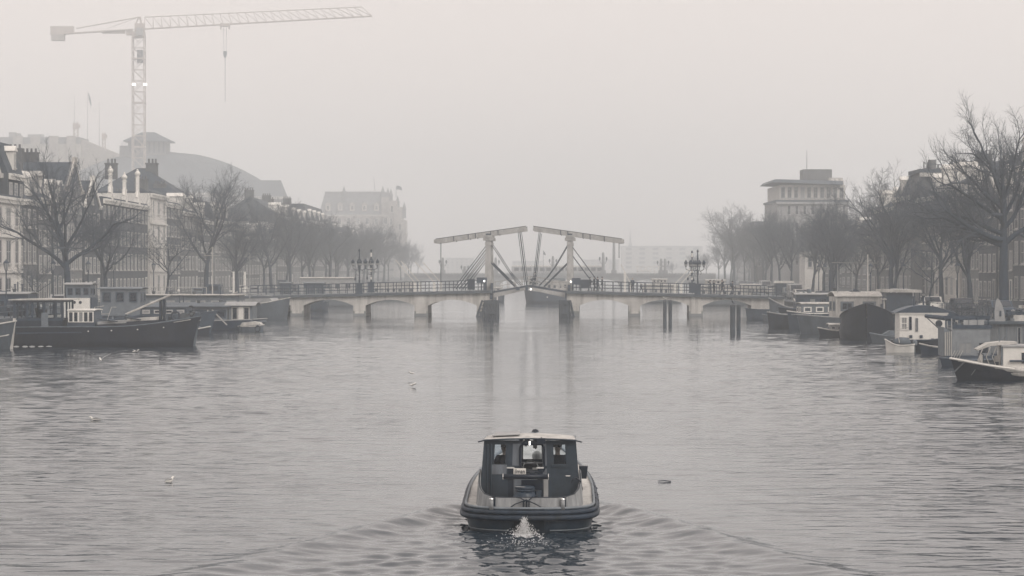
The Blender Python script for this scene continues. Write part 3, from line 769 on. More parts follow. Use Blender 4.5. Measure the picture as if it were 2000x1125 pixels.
# ------------------------------------------------------------------ hotel
def hotel():
    Y = 1350
    X0, X1 = PX(618, Y), PX(762, Y); w = X1-X0
    t = thing('grand_hotel', 'ornate pale grand hotel with mansard roof and flags rising faintly over the trees', 'hotel', ((X0+X1)/2, Y, QZ))
    Z = lambda py: W(0, py, Y)[2]-QZ
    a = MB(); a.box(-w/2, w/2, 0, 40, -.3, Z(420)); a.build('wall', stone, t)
    a = MB()
    for z in (Z(421), Z(443), Z(466)): a.box(-w/2-.5, w/2+.5, -.7, -.01, z-.6, z+.4)
    a.build('cornice', cream, t)
    a = MB(); x0, x1 = PX(633, Y)-t.location.x, PX(752, Y)-t.location.x; xb0 = PX(622, Y)-t.location.x
    a.add([(xb0,1,Z(420)),(w/2,1,Z(420)),(w/2,38,Z(420)),(xb0,38,Z(420)),(x0,5,Z(378)),(x1,5,Z(377)),(x1,34,Z(377)),(x0,34,Z(378))],
          [(0,1,5,4),(1,2,6,5),(2,3,7,6),(3,0,4,7),(4,5,6,7),(0,3,2,1)])
    ro = a.build('mansard_roof', stone2, t)
    a = MB(); a.box(x0, x1, 5, 34, Z(378), Z(374)); 
    for k in range(40): a.box(x0+(x1-x0)*k/40, x0+(x1-x0)*k/40+.2, 4.9, 5, Z(374), Z(372.5))
    a.build('roof_crest', stone2, t)
    for k in range(5):
        xx = x0+2+(x1-x0-4)*k/4.4; a = MB(); a.box(xx-1.3, xx+1.3, 1, 4, Z(412), Z(399)); a.prism([(xx-1.7, Z(399)), (xx+1.7, Z(399)), (xx, Z(395))], .7, 4); a.build('dormer', cream, ro)
        window(t, xx, 1-.003, Z(410), 1.5, 2.3, white)
    for r_ in range(3):
        for k in range(8): window(t, -w/2+w*(k+.5)/8, 0, Z(438+23*r_), 1.9, 3.4, white, prou=.2)
    # stepped gables on the river side
    a = MB()
    for px0, px1, py, dy in ((745, 760, 385, 0), (757, 776, 392, -2), (770, 785, 405, -4), (778, 792, 430, -6)):
        a.box(PX(px0, Y)-t.location.x, PX(px1, Y)-t.location.x, dy, 30+dy, -.3, Z(py))
    a.build('stepped_wing', stone, t)
    for px, py in ((747, 372), (757, 376), (763, 378), (776, 391), (789, 404), (671, 372)):
        x = PX(px, Y)-t.location.x; a = MB(); a.box(x-.9, x+.9, 3, 5, Z(py+22), Z(py+4)); a.lathe((x, 4, Z(py+4)), [(1.3, 0), (.9, .8), (.5, 2.2), (.1, 3.6)], 8); a.build('pinnacle', stone2, t)
    for k, (px, py) in enumerate(((764, 440), (772, 470), (782, 450), (766, 415))):
        window(t, PX(px, Y)-t.location.x, -6.003 if px > 776 else -4.003 if px > 769 else -2.003, Z(py), 1.5, 3.6, white, prou=.15)
    for px, tp in ((728, 345), (772, 362)):
        x = PX(px, Y)-t.location.x; a = MB(); a.tube([(x+ (1 if px < 750 else 0), 10, Z(385)), (x, 10, Z(tp))], [.18, .1], 6); a.build('flag_pole', mgrey, t)
    x = PX(773, Y)-t.location.x; a = MB()
    a.prism([(x-.1, Z(361)), (x+1.3, Z(361.5)), (x+2.4, Z(364)), (x+2.9, Z(367)), (x+2.9, Z(371)), (x+1.2, Z(369)), (x-.1, Z(369))], 9.95, 10.1); a.build('flag', mgrey, t)
hotel()

# ------------------------------------------------------------------ far bridge with obelisk lamps, tram, distant skyline
def far_bridge():
    Y = 905
    t = thing('stone_bridge', 'long low stone bridge crossing far behind the drawbridge', 'bridge', (0, Y, 0))
    X0, X1 = -38, 72
    Z = lambda py: W(0, py, Y)[2]
    a = MB(); n = 7; zt = Z(537)
    for i in range(n):
        x0 = X0+(X1-X0)*i/n; x1 = X0+(X1-X0)*(i+1)/n; pts = [(x0, zt), (x0, -.5), (x0+2.2, -.5)]
        for k in range(9):
            th = PI*k/8; c = (x0+x1)/2; rx = (x1-x0)/2-2.2; pts.append((c-rx*math.cos(th), .2+2.0*math.sin(th)))
        pts += [(x1-2.2, -.5), (x1, -.5), (x1, zt)]
        a.prism(pts, 0, 14)
    a.build('arches', stone2, t)
    a = MB(); a.box(X0, X1, -.5, 0, zt-.3, zt+.5); a.build('cornice', stone2, t)
    a = MB(); a.box(X0, X1, -.3, -.1, Z(533.4), Z(532.9)); k = X0
    while k < X1: a.box(k, k+.25, -.3, -.1, zt+.5, Z(533)); k += 1.1
    a.build('parapet', stone2, t)
    bys = thing; i = 0
    for px, tp in ((865, 503), (968, 503), (908, 520), (1080, 500), (1178, 493), (1199, 470), (1291, 505), (1299, 505)):
        x = PX(px, Y); L = ('pale granite lamp obelisk on the far bridge, %s from its left end' % ORD[sorted([865, 968, 908, 1080, 1178, 1199, 1291, 1299]).index(px)])
        o = thing('lamp_obelisk', L, 'lamp post', (x, Y-.2, zt+.5), group='lamp obelisks on the far bridge')
        h = Z(tp)-zt-.5; a = MB(); a.box(-.9, .9, -.9, .9, 0, 1.2); a.lathe((0, 0, 1.2), [(.55, 0), (.5, h*.5), (.4, h-1.6), (.25, h-1.2)], 8); a.build('shaft', stone2, o)
        if tp > 480:
            for s in (-1, 1):
                a = MB(); a.tube([(0, 0, h*.45), (s*.9, 0, h*.5), (s*1.2, 0, h*.62)], .1, 6); a.build('arm', iron, o)
                a = MB(); a.lathe((s*1.2, 0, h*.62), [(.15, 0), (.3, .5), (.34, .9), (.1, 1.3)], 6); a.build('lantern', iron, o)
    # tram
    tr = thing('tram', 'long pale-roofed tram crossing the far bridge between the two drawbridge posts', 'tram', (PX(1088, Y), Y+5, zt))
    w = PX(1178, Y)-PX(1000, Y)
    a = MB(); a.box(-w/2, w/2, -1.2, 1.2, .4, 3.0); a.build('body', lgrey, tr)
    a = MB(); a.box(-w/2+.3, w/2-.3, -1.0, 1.0, 3.0, 3.35); a.build('roof', white, tr)
    for k in range(14):
        a = MB(); xx = -w/2+1+k*(w-2)/13.3; a.box(xx, xx+1.6, -1.26, -1.2, 1.4, 2.6); a.build('window', glassd, tr)
    # flag and poles
    o = thing('flag_pole', 'thin pole with a limp flag on the far bridge between the drawbridge lifting rods', 'flag pole', (PX(1061, Y), Y-1.5, zt))
    a = MB(); a.tube([(0, 0, 0), (0, 0, Z(489)-zt)], [.1, .06], 6); a.build('pole', mgrey, o)
    a = MB(); a.prism([(0.05, Z(490)-zt), (.7, Z(494)-zt), (.9, Z(499)-zt), (.05, Z(497)-zt)], -.04, .04); a.build('flag', mgrey, o)
    # big lettered board
    o = thing('billboard', 'long pale lettered board on the far bridge left of the twin obelisks', 'sign', (PX(1262, Y), Y-1, zt))
    a = MB(); a.box(-3.6, 1.2, .15, .3, 1.3, 1.4); a.bar((-3, .2, 0), (-3, .2, 1.4), .2); a.bar((3, .2, 0), (3, .2, 1.4), .2); a.box(-3.6, 4.1, .15, .3, 1.2, 1.3); a.build('frame', offwhite, o)
    text_mesh('lettering', 'TOOTT', 2.6, .06, white, o, (.6, 0, 1.35), (R(90), 0, 0))
far_bridge()
sk = [(1215, 1372, 482, 2350, 'faint long flat apartment block on the horizon right of the drawbridge'), (870, 925, 505, 2450, 'faint low block on the horizon left of the drawbridge post'),
      (1140, 1210, 508, 2450, 'faint low block on the horizon behind the right drawbridge post'), (1000, 1060, 511, 2500, 'faint low block on the horizon behind the drawbridge gap')]
for x0, x1, py, Y, L in sk:
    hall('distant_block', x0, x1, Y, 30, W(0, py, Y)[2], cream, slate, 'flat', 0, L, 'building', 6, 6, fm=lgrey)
o = thing('church_spire', 'faint thin church spire on the horizon right of the lifting bridge', 'church', (PX(1231, 2550), 2550, QZ))
a = MB(); a.box(-3, 3, -3, 3, -.3, 22); a.build('tower', stone2, o)
a = MB(); a.lathe((0, 0, 22), [(3.2, 0), (1.6, 8), (.9, 10), (.9, 13), (.1, 24)], 8); a.build('spire', stone2, o)

# ------------------------------------------------------------------ bare trees
def grow_tree(seed, h, spread=.42, fork=.3, limbs=7, dens=(7, 7, 7, 4), lean=0, trunk_r=None, up=.35, limb_dirs=None):
    """returns (trunk MB, crown MB): tapered trunk and limbs; branches and twigs"""
    rg = random.Random(seed); T, C_ = MB(), MB()
    tr = trunk_r or h*.022
    def tri(mb, pts, r0, r1, n):
        k = len(pts)-1
        mb.tube(pts, [r0+(r1-r0)*i/k for i in range(k+1)], n, cap=False)
    def branch(p, d, L, r, lv):
        segs = (5, 5, 4, 3, 2)[lv]; pts = [Vector(p)]; dd = Vector(d).normalized()
        for i in range(segs):
            j = (.10, .20, .26, .30, .3)[lv]
            dd = (dd + Vector((rg.uniform(-j, j), rg.uniform(-j, j), rg.uniform(-j, j)+up*(.20 if lv < 3 else .12)))).normalized()
            pts.append(pts[-1]+dd*L/segs)
        r1 = r*(.42 if lv < 4 else .5)
        tri(T if lv <= 1 else C_, pts, r, r1, (9, 6, 5, 3, 3)[lv])
        if lv >= 4: return
        n = dens[lv-1] if lv >= 1 else 0
        for k in range(n):
            u = .22+.78*(k+rg.uniform(.2, .8))/n
            i = min(int(u*segs), segs-1); fr = u*segs-i
            q = pts[i].lerp(pts[i+1], fr); ax = (pts[i+1]-pts[i]).normalized()
            side = ax.orthogonal().normalized(); side.rotate(Matrix.Rotation(rg.uniform(0, 2*PI), 3, ax))
            an = rg.uniform(.45, .95)
            nd = ax*math.cos(an)+side*math.sin(an)
            branch(q, nd, L*(1.0-u*.35)*rg.uniform(.48, .70), max(.011, (r+(r1-r)*u)*.55), lv+1)
        # the leader forks on
        for s in range(2):
            side = dd.orthogonal(); side.rotate(Matrix.Rotation(rg.uniform(0, 6.28), 3, dd))
            branch(pts[-1], dd+side*.45, L*rg.uniform(.4, .55), max(.011, r1*.8), lv+1)
    # trunk
    th = h*fork; n = 7; pts = [Vector((0, 0, -.2))]; d = Vector((lean, 0, 1))
    for i in range(n): 
        d = (d+Vector((rg.uniform(-.05, .05), rg.uniform(-.05, .05), 0))).normalized(); pts.append(pts[-1]+d*th/n)
    T.tube(pts, [tr*(1.35 if i == 0 else 1.08 if i == 1 else 1-.25*i/n) for i in range(n+1)], 10, cap=False)
    top = pts[-1]
    # continuing leader
    lead_ = [top]; d2 = Vector(d)
    for i in range(6):
        d2 = (d2+Vector((rg.uniform(-.13, .13), rg.uniform(-.13, .13), .1))).normalized(); lead_.append(lead_[-1]+d2*h*(.62-fork*.35)/6)
    T.tube(lead_, [tr*.72*(1-i/7.2) for i in range(7)], 8, cap=False)
    dirs = limb_dirs or [(2*PI*k/limbs*1.618+rg.uniform(-.4, .4), rg.uniform(.55, 1.0), (k+.3)/limbs) for k in range(limbs)]
    for dd_ in dirs:
        az, incl, u = dd_[:3]; lf = dd_[3] if len(dd_) > 3 else 1
        uu = u*.72; i = min(int(uu*6), 5); q = lead_[i].lerp(lead_[i+1], uu*6-i)
        inc = incl*spread/.42
        nd = Vector((math.cos(az)*math.sin(inc), math.sin(az)*math.sin(inc), math.cos(inc)))
        branch(q, nd, h*(.44-.18*u)*rg.uniform(.9, 1.1)*lf, tr*(.52-.25*u), 1)
    branch(lead_[-1], d2, h*.2, tr*.14, 2)
    return T, C_
def tree_mesh(key, **kw):
    T, C_ = grow_tree(**kw); zs = sorted(v[2] for v in C_.v); H = zs[int(len(zs)*.993)]
    return T.mesh('trunk_'+key, bark, True), C_.mesh('crown_'+key, twig, False), H
TM = {
 'a': tree_mesh('a', seed=3, h=18, spread=.29, fork=.24, limbs=9),
 'b': tree_mesh('b', seed=8, h=18, spread=.37, fork=.28, limbs=9),
 'c': tree_mesh('c', seed=21, h=18, spread=.32, fork=.34, limbs=10),
 'd': tree_mesh('d', seed=34, h=18, spread=.25, fork=.2, limbs=10, up=.5),
 'young': tree_mesh('young', seed=5, h=8, spread=.36, fork=.34, limbs=7, dens=(5, 4, 3, 2), trunk_r=.12),
}
def put_tree(key, x, Y, hh, label, rz=0, wide=1.0, group=None, name='bare_tree', z0=QZ):
    tm, cmx, H = TM[key]; s = hh/H
    t = thing(name, label, 'tree', (x, Y, z0), rz, group); t.scale = (s*wide, s*wide, s)
    inst('trunk', tm, t); inst('crown', cmx, t); return t
def top_h(py, Y): return CH-(py-HY)*Y/F-QZ
# the two individual giants
TM['fork'] = tree_mesh('fork', seed=12, h=16, spread=.5, fork=.27, limbs=8, trunk_r=.5, dens=(7, 6, 6, 4),
    limb_dirs=[(PI*.98, .80, .03), (PI*.05, .72, .10), (PI*.9, .55, .2), (-.2, .5, .3), (PI*1.5, .9, .15), (PI*.5, .8, .1), (PI, .45, .55), (0, .4, .7), (PI*1.3, .7, .5)])
put_tree('fork', PX(133, 232), 232, top_h(296, 232), 'large bare forked tree standing behind the black barge on the left bank', rz=.15, wide=.8)
TM['giant'] = tree_mesh('giant', seed=41, h=21, spread=.5, fork=.42, limbs=9, trunk_r=.78, dens=(7, 6, 6, 4), up=.28,
    limb_dirs=[(PI*1.02, 1.2, .0), (.1, .9, .03), (PI*.97, 1.15, .2), (0, .75, .3), (PI, .85, .44, 1.25), (PI*1.5, .7, .3), (PI*.5, .6, .3), (PI*.98, .62, .58, 1.1), (.1, .5, .5, 1.2), (PI*1.05, .3, .72, 1.25), (.2, .28, .8, 1.2), (PI*.9, .5, .9, 1.1), (PI*1.2, 1.2, .1)])
put_tree('giant', PX(1962, 214), 214, top_h(212, 214), 'tallest bare tree, thick dark trunk and open crown, at the right edge', rz=-.1, wide=.84)
# singled-out trees
one = [('c', 205, 262, 412, 1.15, 'dense dark bare tree just right of the large forked tree'), ('b', 400, 345, 334, 1.0, 'big round bare tree in front of the dome\'s right half'),
       ('young', 76, 222, 508, 1.2, 'young thin tree between the wheelhouse roof and the large forked tree'), ('young', 322, 272, 442, 1.2, 'young slender tree in front of the tall white stone house'),
       ('a', 1742, 292, 333, 1.05, 'tall rounded bare tree above the wheelhouse with pale canopy'), ('b', 1622, 345, 384, 1.0, 'broad bare tree directly above the white cabin barge'),
       ('c', 1840, 262, 372, 1.1, 'bare tree with dark trunk between the rounded tree and the giant'), ('d', 1897, 240, 352, 1.1, 'bare tree crossing the giant\'s lower left limbs'),
       ('young', 1812, 236, 470, 1.3, 'small bare tree behind the surfboard houseboat row, left of the dark tall house'), ('a', 1433, 690, 403, 1.2, 'bare fan-shaped tree standing tallest at the left end of the right bank trees')]
for k, x, Y, py, wd, L in one: put_tree(k, PX(x, Y), Y, top_h(py, Y), L, rz=x*.7, wide=wd)
rg = random.Random(5)
# rows along both banks
left = [(378, 410), (430, 398), (468, 388), (500, 394), (540, 398), (585, 412), (630, 420), (680, 430), (735, 436), (800, 448), (870, 456), (950, 462), (1040, 468), (1150, 474), (1280, 482)]
for i, (Y, py) in enumerate(left):
    x = lb(Y)-3.2-rg.uniform(0, 2.2)
    put_tree('abcd'[i % 4], x, Y, top_h(py, Y)*rg.uniform(.80, 1.06), 'bare tree of the left bank row, %s beyond the dark dense one' % ORD[i], rz=rg.uniform(0, 6.28), wide=rg.uniform(.82, 1.12), group='bare trees along the left bank')
back = [(405, 452), (450, 448), (490, 440), (530, 445), (560, 445), (600, 450), (640, 455), (690, 460), (730, 462), (790, 465), (860, 470)]
for i, (Y, py) in enumerate(back):
    put_tree('bcda'[i % 4], lb(Y)-8.2, Y, top_h(py, Y), 'lower bare tree close to the left house fronts, %s from the camera' % ORD[i], rz=rg.uniform(0, 6.28), wide=1.1, group='lower bare trees before the left houses')
right = [(276, 400, 4), (318, 420, 5), (330, 400, 5), (368, 398, 5), (395, 405, 5), (425, 408, 5), (455, 415, 5), (490, 420, 5), (530, 425, 5), (575, 428, 6), (625, 432, 6), (660, 436, 3), (730, 430, 3), (790, 452, 3), (860, 470, 3), (940, 488, 3), (1050, 498, 3), (1200, 506, 3)]
for i, (Y, py, off) in enumerate(right):
    x = rbk(Y)+off+rg.uniform(0, 3)
    put_tree('dabc'[i % 4], x, Y, top_h(py, Y)*rg.uniform(.80, 1.06), 'bare tree of the right bank row, %s going away from the giant' % ORD[i], rz=rg.uniform(0, 6.28), wide=rg.uniform(.8, 1.12), group='bare trees along the right bank')
back = [(335, 445, 13), (375, 450, 13), (410, 440, 12), (445, 450, 12), (480, 445, 14), (515, 448, 14), (540, 440, 15), (600, 450, 15), (660, 455, 12), (730, 462, 12), (800, 470, 12), (900, 485, 12)]
for i, (Y, py, off) in enumerate(back):
    put_tree('cbad'[i % 4], rbk(Y)+off, Y, top_h(py, Y), 'lower bare tree deeper behind the right bank row, %s from the camera' % ORD[i], rz=rg.uniform(0, 6.28), wide=1.1, group='lower bare trees behind the right bank')

# ------------------------------------------------------------------ white wooden drawbridge
YB = 309.0
bridge = thing('drawbridge', 'white double drawbridge with raised balance beams and brick arches across the river', 'bridge', (0, YB, 0), R(-2.0))
S = YB/F
def bx(px): return (px-1000)*S
def bz(py): return CH-(py-HY)*S
BWd = 7.4
deckL = lambda px: 579+(px-540)*(569-579)/(963-540)
deckR = lambda px: 570+(px-1105)*(580.5-570)/(1510-1105)
def arch_side(name, spans, x0, x1, dk):
    """brick wall with segmental openings; runs through the whole bridge width"""
    a = MB(); edges = [x0] + [v for s_ in spans for v in s_[:2]] + [x1]
    # pieces between openings
    for i in range(0, len(edges), 2):
        l, r = edges[i], edges[i+1]
        a.prism([(bx(l), -1), (bx(r), -1), (bx(r), bz(dk(r))-.12), (bx(l), bz(dk(l))-.12)], 0, BWd)
    for l, r in spans:
        pts = [(bx(r), bz(dk(r))-.12), (bx(l), bz(dk(l))-.12)]; n = 14
        xc, hw = (bx(l)+bx(r))/2, (bx(r)-bx(l))/2; zs, zc = bz(597), bz(585.5)
        Rr = (hw*hw+(zc-zs)**2)/(2*(zc-zs)); cz = zc-Rr; am = math.asin(hw/Rr)
        for k in range(n+1):
            th = -am+2*am*k/n; pts.append((xc+Rr*math.sin(th), cz+Rr*math.cos(th)))
        a.prism(pts, 0.002, BWd-.002)
    o = a.build(name, whitebrick, bridge)
    p = MB(); i = 0
    for i in range(0, len(edges), 2):
        l, r = edges[i], edges[i+1]
        if i == 0 and x0 < 600 or r >= 1500: continue
        p.box(bx(l), bx(r), -.25, BWd+.2, -.6, .32)
    p.build('pier_footing', stone2, bridge)
    for i in range(0, len(edges), 2):
        l, r = edges[i], edges[i+1]
        if r > 1500 or l < 500: continue
        q = MB(); q.box(bx(l)-.01, bx(r)+.01, -.012, .4, -.3, .62); q.build('algae_band', mat('algae_stain', (.13, .14, .13), .9, .4, 2.5, wear=(.3, .3, .28)), o)
    for i in range(2, len(edges)-2, 2):                     # slightly proud pilasters on the piers
        l, r = edges[i], edges[i+1]; q = MB(); q.box(bx(l+3), bx(r-3), -.09, 0, .32, bz(dk(l))-.13); q.build('pilaster', whitebrick, o)
    return o
arch_side('arched_wall', [(482, 566), (591, 689), (713, 809), (835, 931)], 430, 960, deckL)
arch_side('arched_wall', [(1131, 1228), (1250, 1345), (1372, 1466)], 1107, 1530, deckR)
def deck(x0, x1, dk, name='deck'):
    a = MB(); t = .26
    a.prism([(bx(x0), bz(dk(x0))-.12), (bx(x1), bz(dk(x1))-.12), (bx(x1), bz(dk(x1))+t-.12), (bx(x0), bz(dk(x0))+t-.12)], -.3, BWd+.3)
    return a.build(name, mgrey, bridge)
deck(430, 962, deckL); deck(1106, 1530, deckR)
for x0, x1, dk, y in ((430, 962, deckL, -.32), (1106, 1530, deckR, -.32)):
    a = MB(); a.prism([(bx(x0), bz(dk(x0))-.2), (bx(x1), bz(dk(x1))-.2), (bx(x1), bz(dk(x1))+.09), (bx(x0), bz(dk(x0))+.09)], -.40, -.302); a.build('edge_beam', mat('deck_edge_steel', (.09, .095, .10), .7, .4, 3, stretch=(.4, 1, 2)), bridge)
def railing(x0, x1, dk, y):
    a = MB(); n = int((x1-x0)/15.5); z = lambda px: bz(dk(px))+.12
    for k in range(n+1):
        px = x0+(x1-x0)*k/n; a.box(bx(px)-.045, bx(px)+.045, y-.045, y+.045, z(px)-.05, z(px)+1.25)
    for h in (.42, .8, 1.22): a.bar((bx(x0), y, z(x0)+h), (bx(x1), y, z(x1)+h), .045, .05 if h < 1 else .075)
    a.build('railing', iron, bridge)
for y in (-.2, BWd+.2):
    railing(470, 950, deckL, y); railing(1118, 1515, deckR, y)
# bascule leaves
def leaf(px0, px1, s):
    y0, y1 = 569.5, 557.5; a = MB(); x0, x1 = bx(px0), bx(px1); z0, z1 = bz(y0), bz(y1)
    a.prism([(x0, z0-.2), (x1, z1-.2), (x1, z1+.05), (x0, z0+.05)][::s], 1, BWd-1)
    lf = a.build('bascule_leaf', dgrey, bridge)
    a = MB()
    for y in (.9, BWd-1.05): a.prism([(x0, z0-.75), (x1-(x1-x0)*.12, z1-.62), (x1, z1-.35), (x1, z1-.19), (x0, z0-.19)][::s], y, y+.16)
    a.build('girder', bridgewhite, lf)
    n = 5
    for y in (1.05, BWd-1.05):
        a = MB()
        for k in range(n+1):
            u = k/n; x = x0+(x1-x0)*u; z = z0+(z1-z0)*u; a.box(x-.04, x+.04, y-.04, y+.04, z, z+1.15)
        for h in (.55, 1.12): a.bar((x0, y, z0+h), (x1, y, z1+h), .07)
        a.build('railing', bridgewhite, lf)
leaf(963, 1031, 1); leaf(1106, 1033, -1)
# towers, balance beams, rods
def tower(px, s, tip_in, tip_out, yin, yout):
    x = bx(px); zt = bz(464); zd = bz(569)
    for y in (BWd-.95, .55):
        o = MB().prism([(x-.42, zd), (x+.42, zd), (x+.30, zt), (x-.30, zt)], y, y+.7).build('tower_post', bridgewhite, bridge)
    c = MB(); c.box(x-.5, x+.5, .3, BWd-.1, zt, zt+.3); c.box(x-.38, x+.38, .5, BWd-.3, zt-.95, zt-.55)
    for y in (.9, BWd-.6): c.box(x-.62, x+.62, y-.5, y+.5, zt-.35, zt-.001)
    c.build('cross_beam', bridgewhite, o)
    # braces
    b = MB()
    for y in (.9, BWd-.6):
        b.bar((x, y+.4*(1 if y < 2 else -1), zt-1.0), (x, BWd/2, zt-.3), .16)
    b.build('knee_brace', bridgewhite, o)
    xi, xo = bx(tip_in), bx(tip_out); zi, zo = bz(yin), bz(yout)
    bm = MB()
    for y in (.9, BWd-.6):
        bm.bar((xo, y, zo), (xi, y, zi), .3, .52)
    bm.box(xo-.25, xo+.25 , .9, BWd-.6, zo-.22, zo+.22); bm.bar((xi-s*.5, .9, zi), (xi-s*.5, BWd-.6, zi), .25)
    for k in range(4): 
        u = (k+1)*.11; xx = xo+(xi-xo)*u; zz = zo+(zi-zo)*u; bm.bar((xx, .9, zz), (xx, BWd-.6, zz), .16)
    be = bm.build('balance_beam', bridgewhite, bridge)
    for y in (.9, BWd-.6): MB().bar((xo, y, zo+.285), (xi, y, zi+.285), .34, .07).build('cap_board', rust, be)
    cb = MB()
    for y in (.9, BWd-.6):
        for u in (.2, .36, .44, .61, .69):
            xx = xo+(xi-xo)*u; zz = zo+(zi-zo)*u; cb.box(xx-.05, xx+.05, y-.19, y+.19, zz-.31, zz+.31)
    cb.box(x-.3, x+.3, .7, 1.1, zt+.3, zt+.5); cb.box(x-.3, x+.3, BWd-.8, BWd-.4, zt+.3, zt+.5)
    cb.build('iron_strap', iron, be)
    return x, zt, xi, zi
def rods(name, lst, r, m):
    for p, q in lst:
        for y in (.9, BWd-.6): MB().bar((bx(p[0]), y, bz(p[1])), (bx(q[0]), y, bz(q[1])), r).build(name, m, bridge)
tower(953, 1, 1027, 850, 446, 471); tower(1113, -1, 1041, 1215, 446, 471)
rods('lifting_rod', [((1011, 449), (1025, 560)), ((1015, 450), (1029, 560))], .07, iron)
rods('lifting_rod', [((1053, 448), (1039, 560)), ((1055, 455), (1043, 560))], .07, iron)
rods('stay_rod', [((948, 481), (884, 565)), ((948, 488), (890, 565)), ((948, 500), (897, 565)), ((948, 506), (903, 566))], .085, iron)
rods('stay_rod', [((1118, 483), (1166, 548)), ((1118, 500), (1153, 547)), ((1166, 548), (1172, 565)), ((1153, 547), (1166, 565))], .085, iron)
rods('shore_timber', [((958, 513), (1005, 560))], .16, iron); rods('shore_timber', [((1108, 514), (1062, 560))], .16, iron)
rods('curved_stay', [((959, 478), (974, 500)), ((974, 500), (992, 529)), ((992, 529), (1018, 558)), ((962, 482), (1000, 541)), ((1000, 541), (1014, 558))], .07, iron)
rods('curved_stay', [((1108, 479), (1084, 520)), ((1084, 520), (1068, 542)), ((1068, 542), (1052, 558))], .09, iron)
a = MB(); a.tube([(bx(860), .9, bz(474)), (bx(860), .9, bz(566))], .05, 6); a.tube([(bx(1209), .9, bz(473)), (bx(1209), .9, bz(504))], .05, 6); a.build('hand_chain', iron, bridge)
# winch wheel, control cabinets
a = MB()
for k in range(20):
    t0, t1 = 2*PI*k/20, 2*PI*(k+1)/20; c = (bx(1035), 1.4, bz(553)); r = .42
    a.bar((c[0]+r*math.cos(t0), c[1], c[2]+r*math.sin(t0)), (c[0]+r*math.cos(t1), c[1], c[2]+r*math.sin(t1)), .07)
for k in range(3): a.bar((c[0]-r*math.cos(k), c[1], c[2]-r*math.sin(k)), (c[0]+r*math.cos(k), c[1], c[2]+r*math.sin(k)), .05)
a.build('winch_wheel', iron, bridge)
for x0, x1, y0, y1, nm in ((913, 927, 546, 566, 'control_cabinet'), (931, 951, 542, 553, 'signal_board'), (1117, 1134, 543, 556, 'signal_board'), (1133, 1151, 547, 563, 'control_cabinet')):
    a = MB(); a.box(bx(x0), bx(x1), -.1 if nm == 'control_cabinet' else -.25, .7 if nm == 'control_cabinet' else -.05, bz(y1), bz(y0)); a.box(bx(x0)-.05, bx(x1)+.05, -.15, .75, bz(y0), bz(y0)+.06) if nm == 'control_cabinet' else None
    o = a.build(nm, dgrey, bridge)
    if nm == 'signal_board':
        a = MB()
        for q in (.15, .5, .85): a.bar((bx(x0+(x1-x0)*q), -.15, bz(y1)), (bx(x0+(x1-x0)*q), -.15, bz(567)), .09)
        a.build('board_leg', iron, o)
for px, py in ((946, 549), (1115, 550), (1037, 565)):
    a = MB(); a.lathe((bx(px), -.45, bz(py)-.16), [(.02, .04), (.09, .09), (.115, .16), (.09, .23), (.02, .28)], 10); a.box(bx(px)-.05, bx(px)+.05, -.42, 0, bz(py)-.04, bz(py)+.04); a.build('signal_lamp', lit, bridge)
a = MB()
for x0, x1, y0, y1 in ((958, 963, 553, 572), (944, 949, 551, 569), (1109, 1114, 556, 572), (1104, 1107, 571, 586), (957, 962, 572, 585), (1026, 1031, 558, 567), (1007, 1015, 560, 567)):
    a.box(bx(x0), bx(x1), -.2, .5, bz(y1), bz(y0))
a.build('lock_housing', dgrey, bridge)
# raised barrier arms
for lst in ([((767, 507), (806, 553)), ((775, 509), (814, 553))], [((806, 511), (844, 552)), ((819, 512), (855, 552))], [((1349, 524), (1320, 554)), ((1356, 528), (1333, 554))], [((1213, 516), (1221, 532)), ((1221, 532), (1232, 553))]):
    for i, (p, q) in enumerate(lst):
        a = MB(); a.bar((bx(p[0]), BWd*.5+i*2, bz(p[1])), (bx(q[0]), BWd*.5+i*2, bz(q[1])), .09)
        a.box(bx(q[0])-.15, bx(q[0])+.15, BWd*.5+i*2-.15, BWd*.5+i*2+.15, bz(574), bz(q[1])); a.build('raised_barrier', white, bridge)
bridge_c = math.cos(R(-2)), math.sin(R(-2))
def BP(px, y, py):
    """bridge-frame point -> world"""
    x = bx(px); return (x*bridge_c[0]-y*bridge_c[1], YB+x*bridge_c[1]+y*bridge_c[0], bz(py))
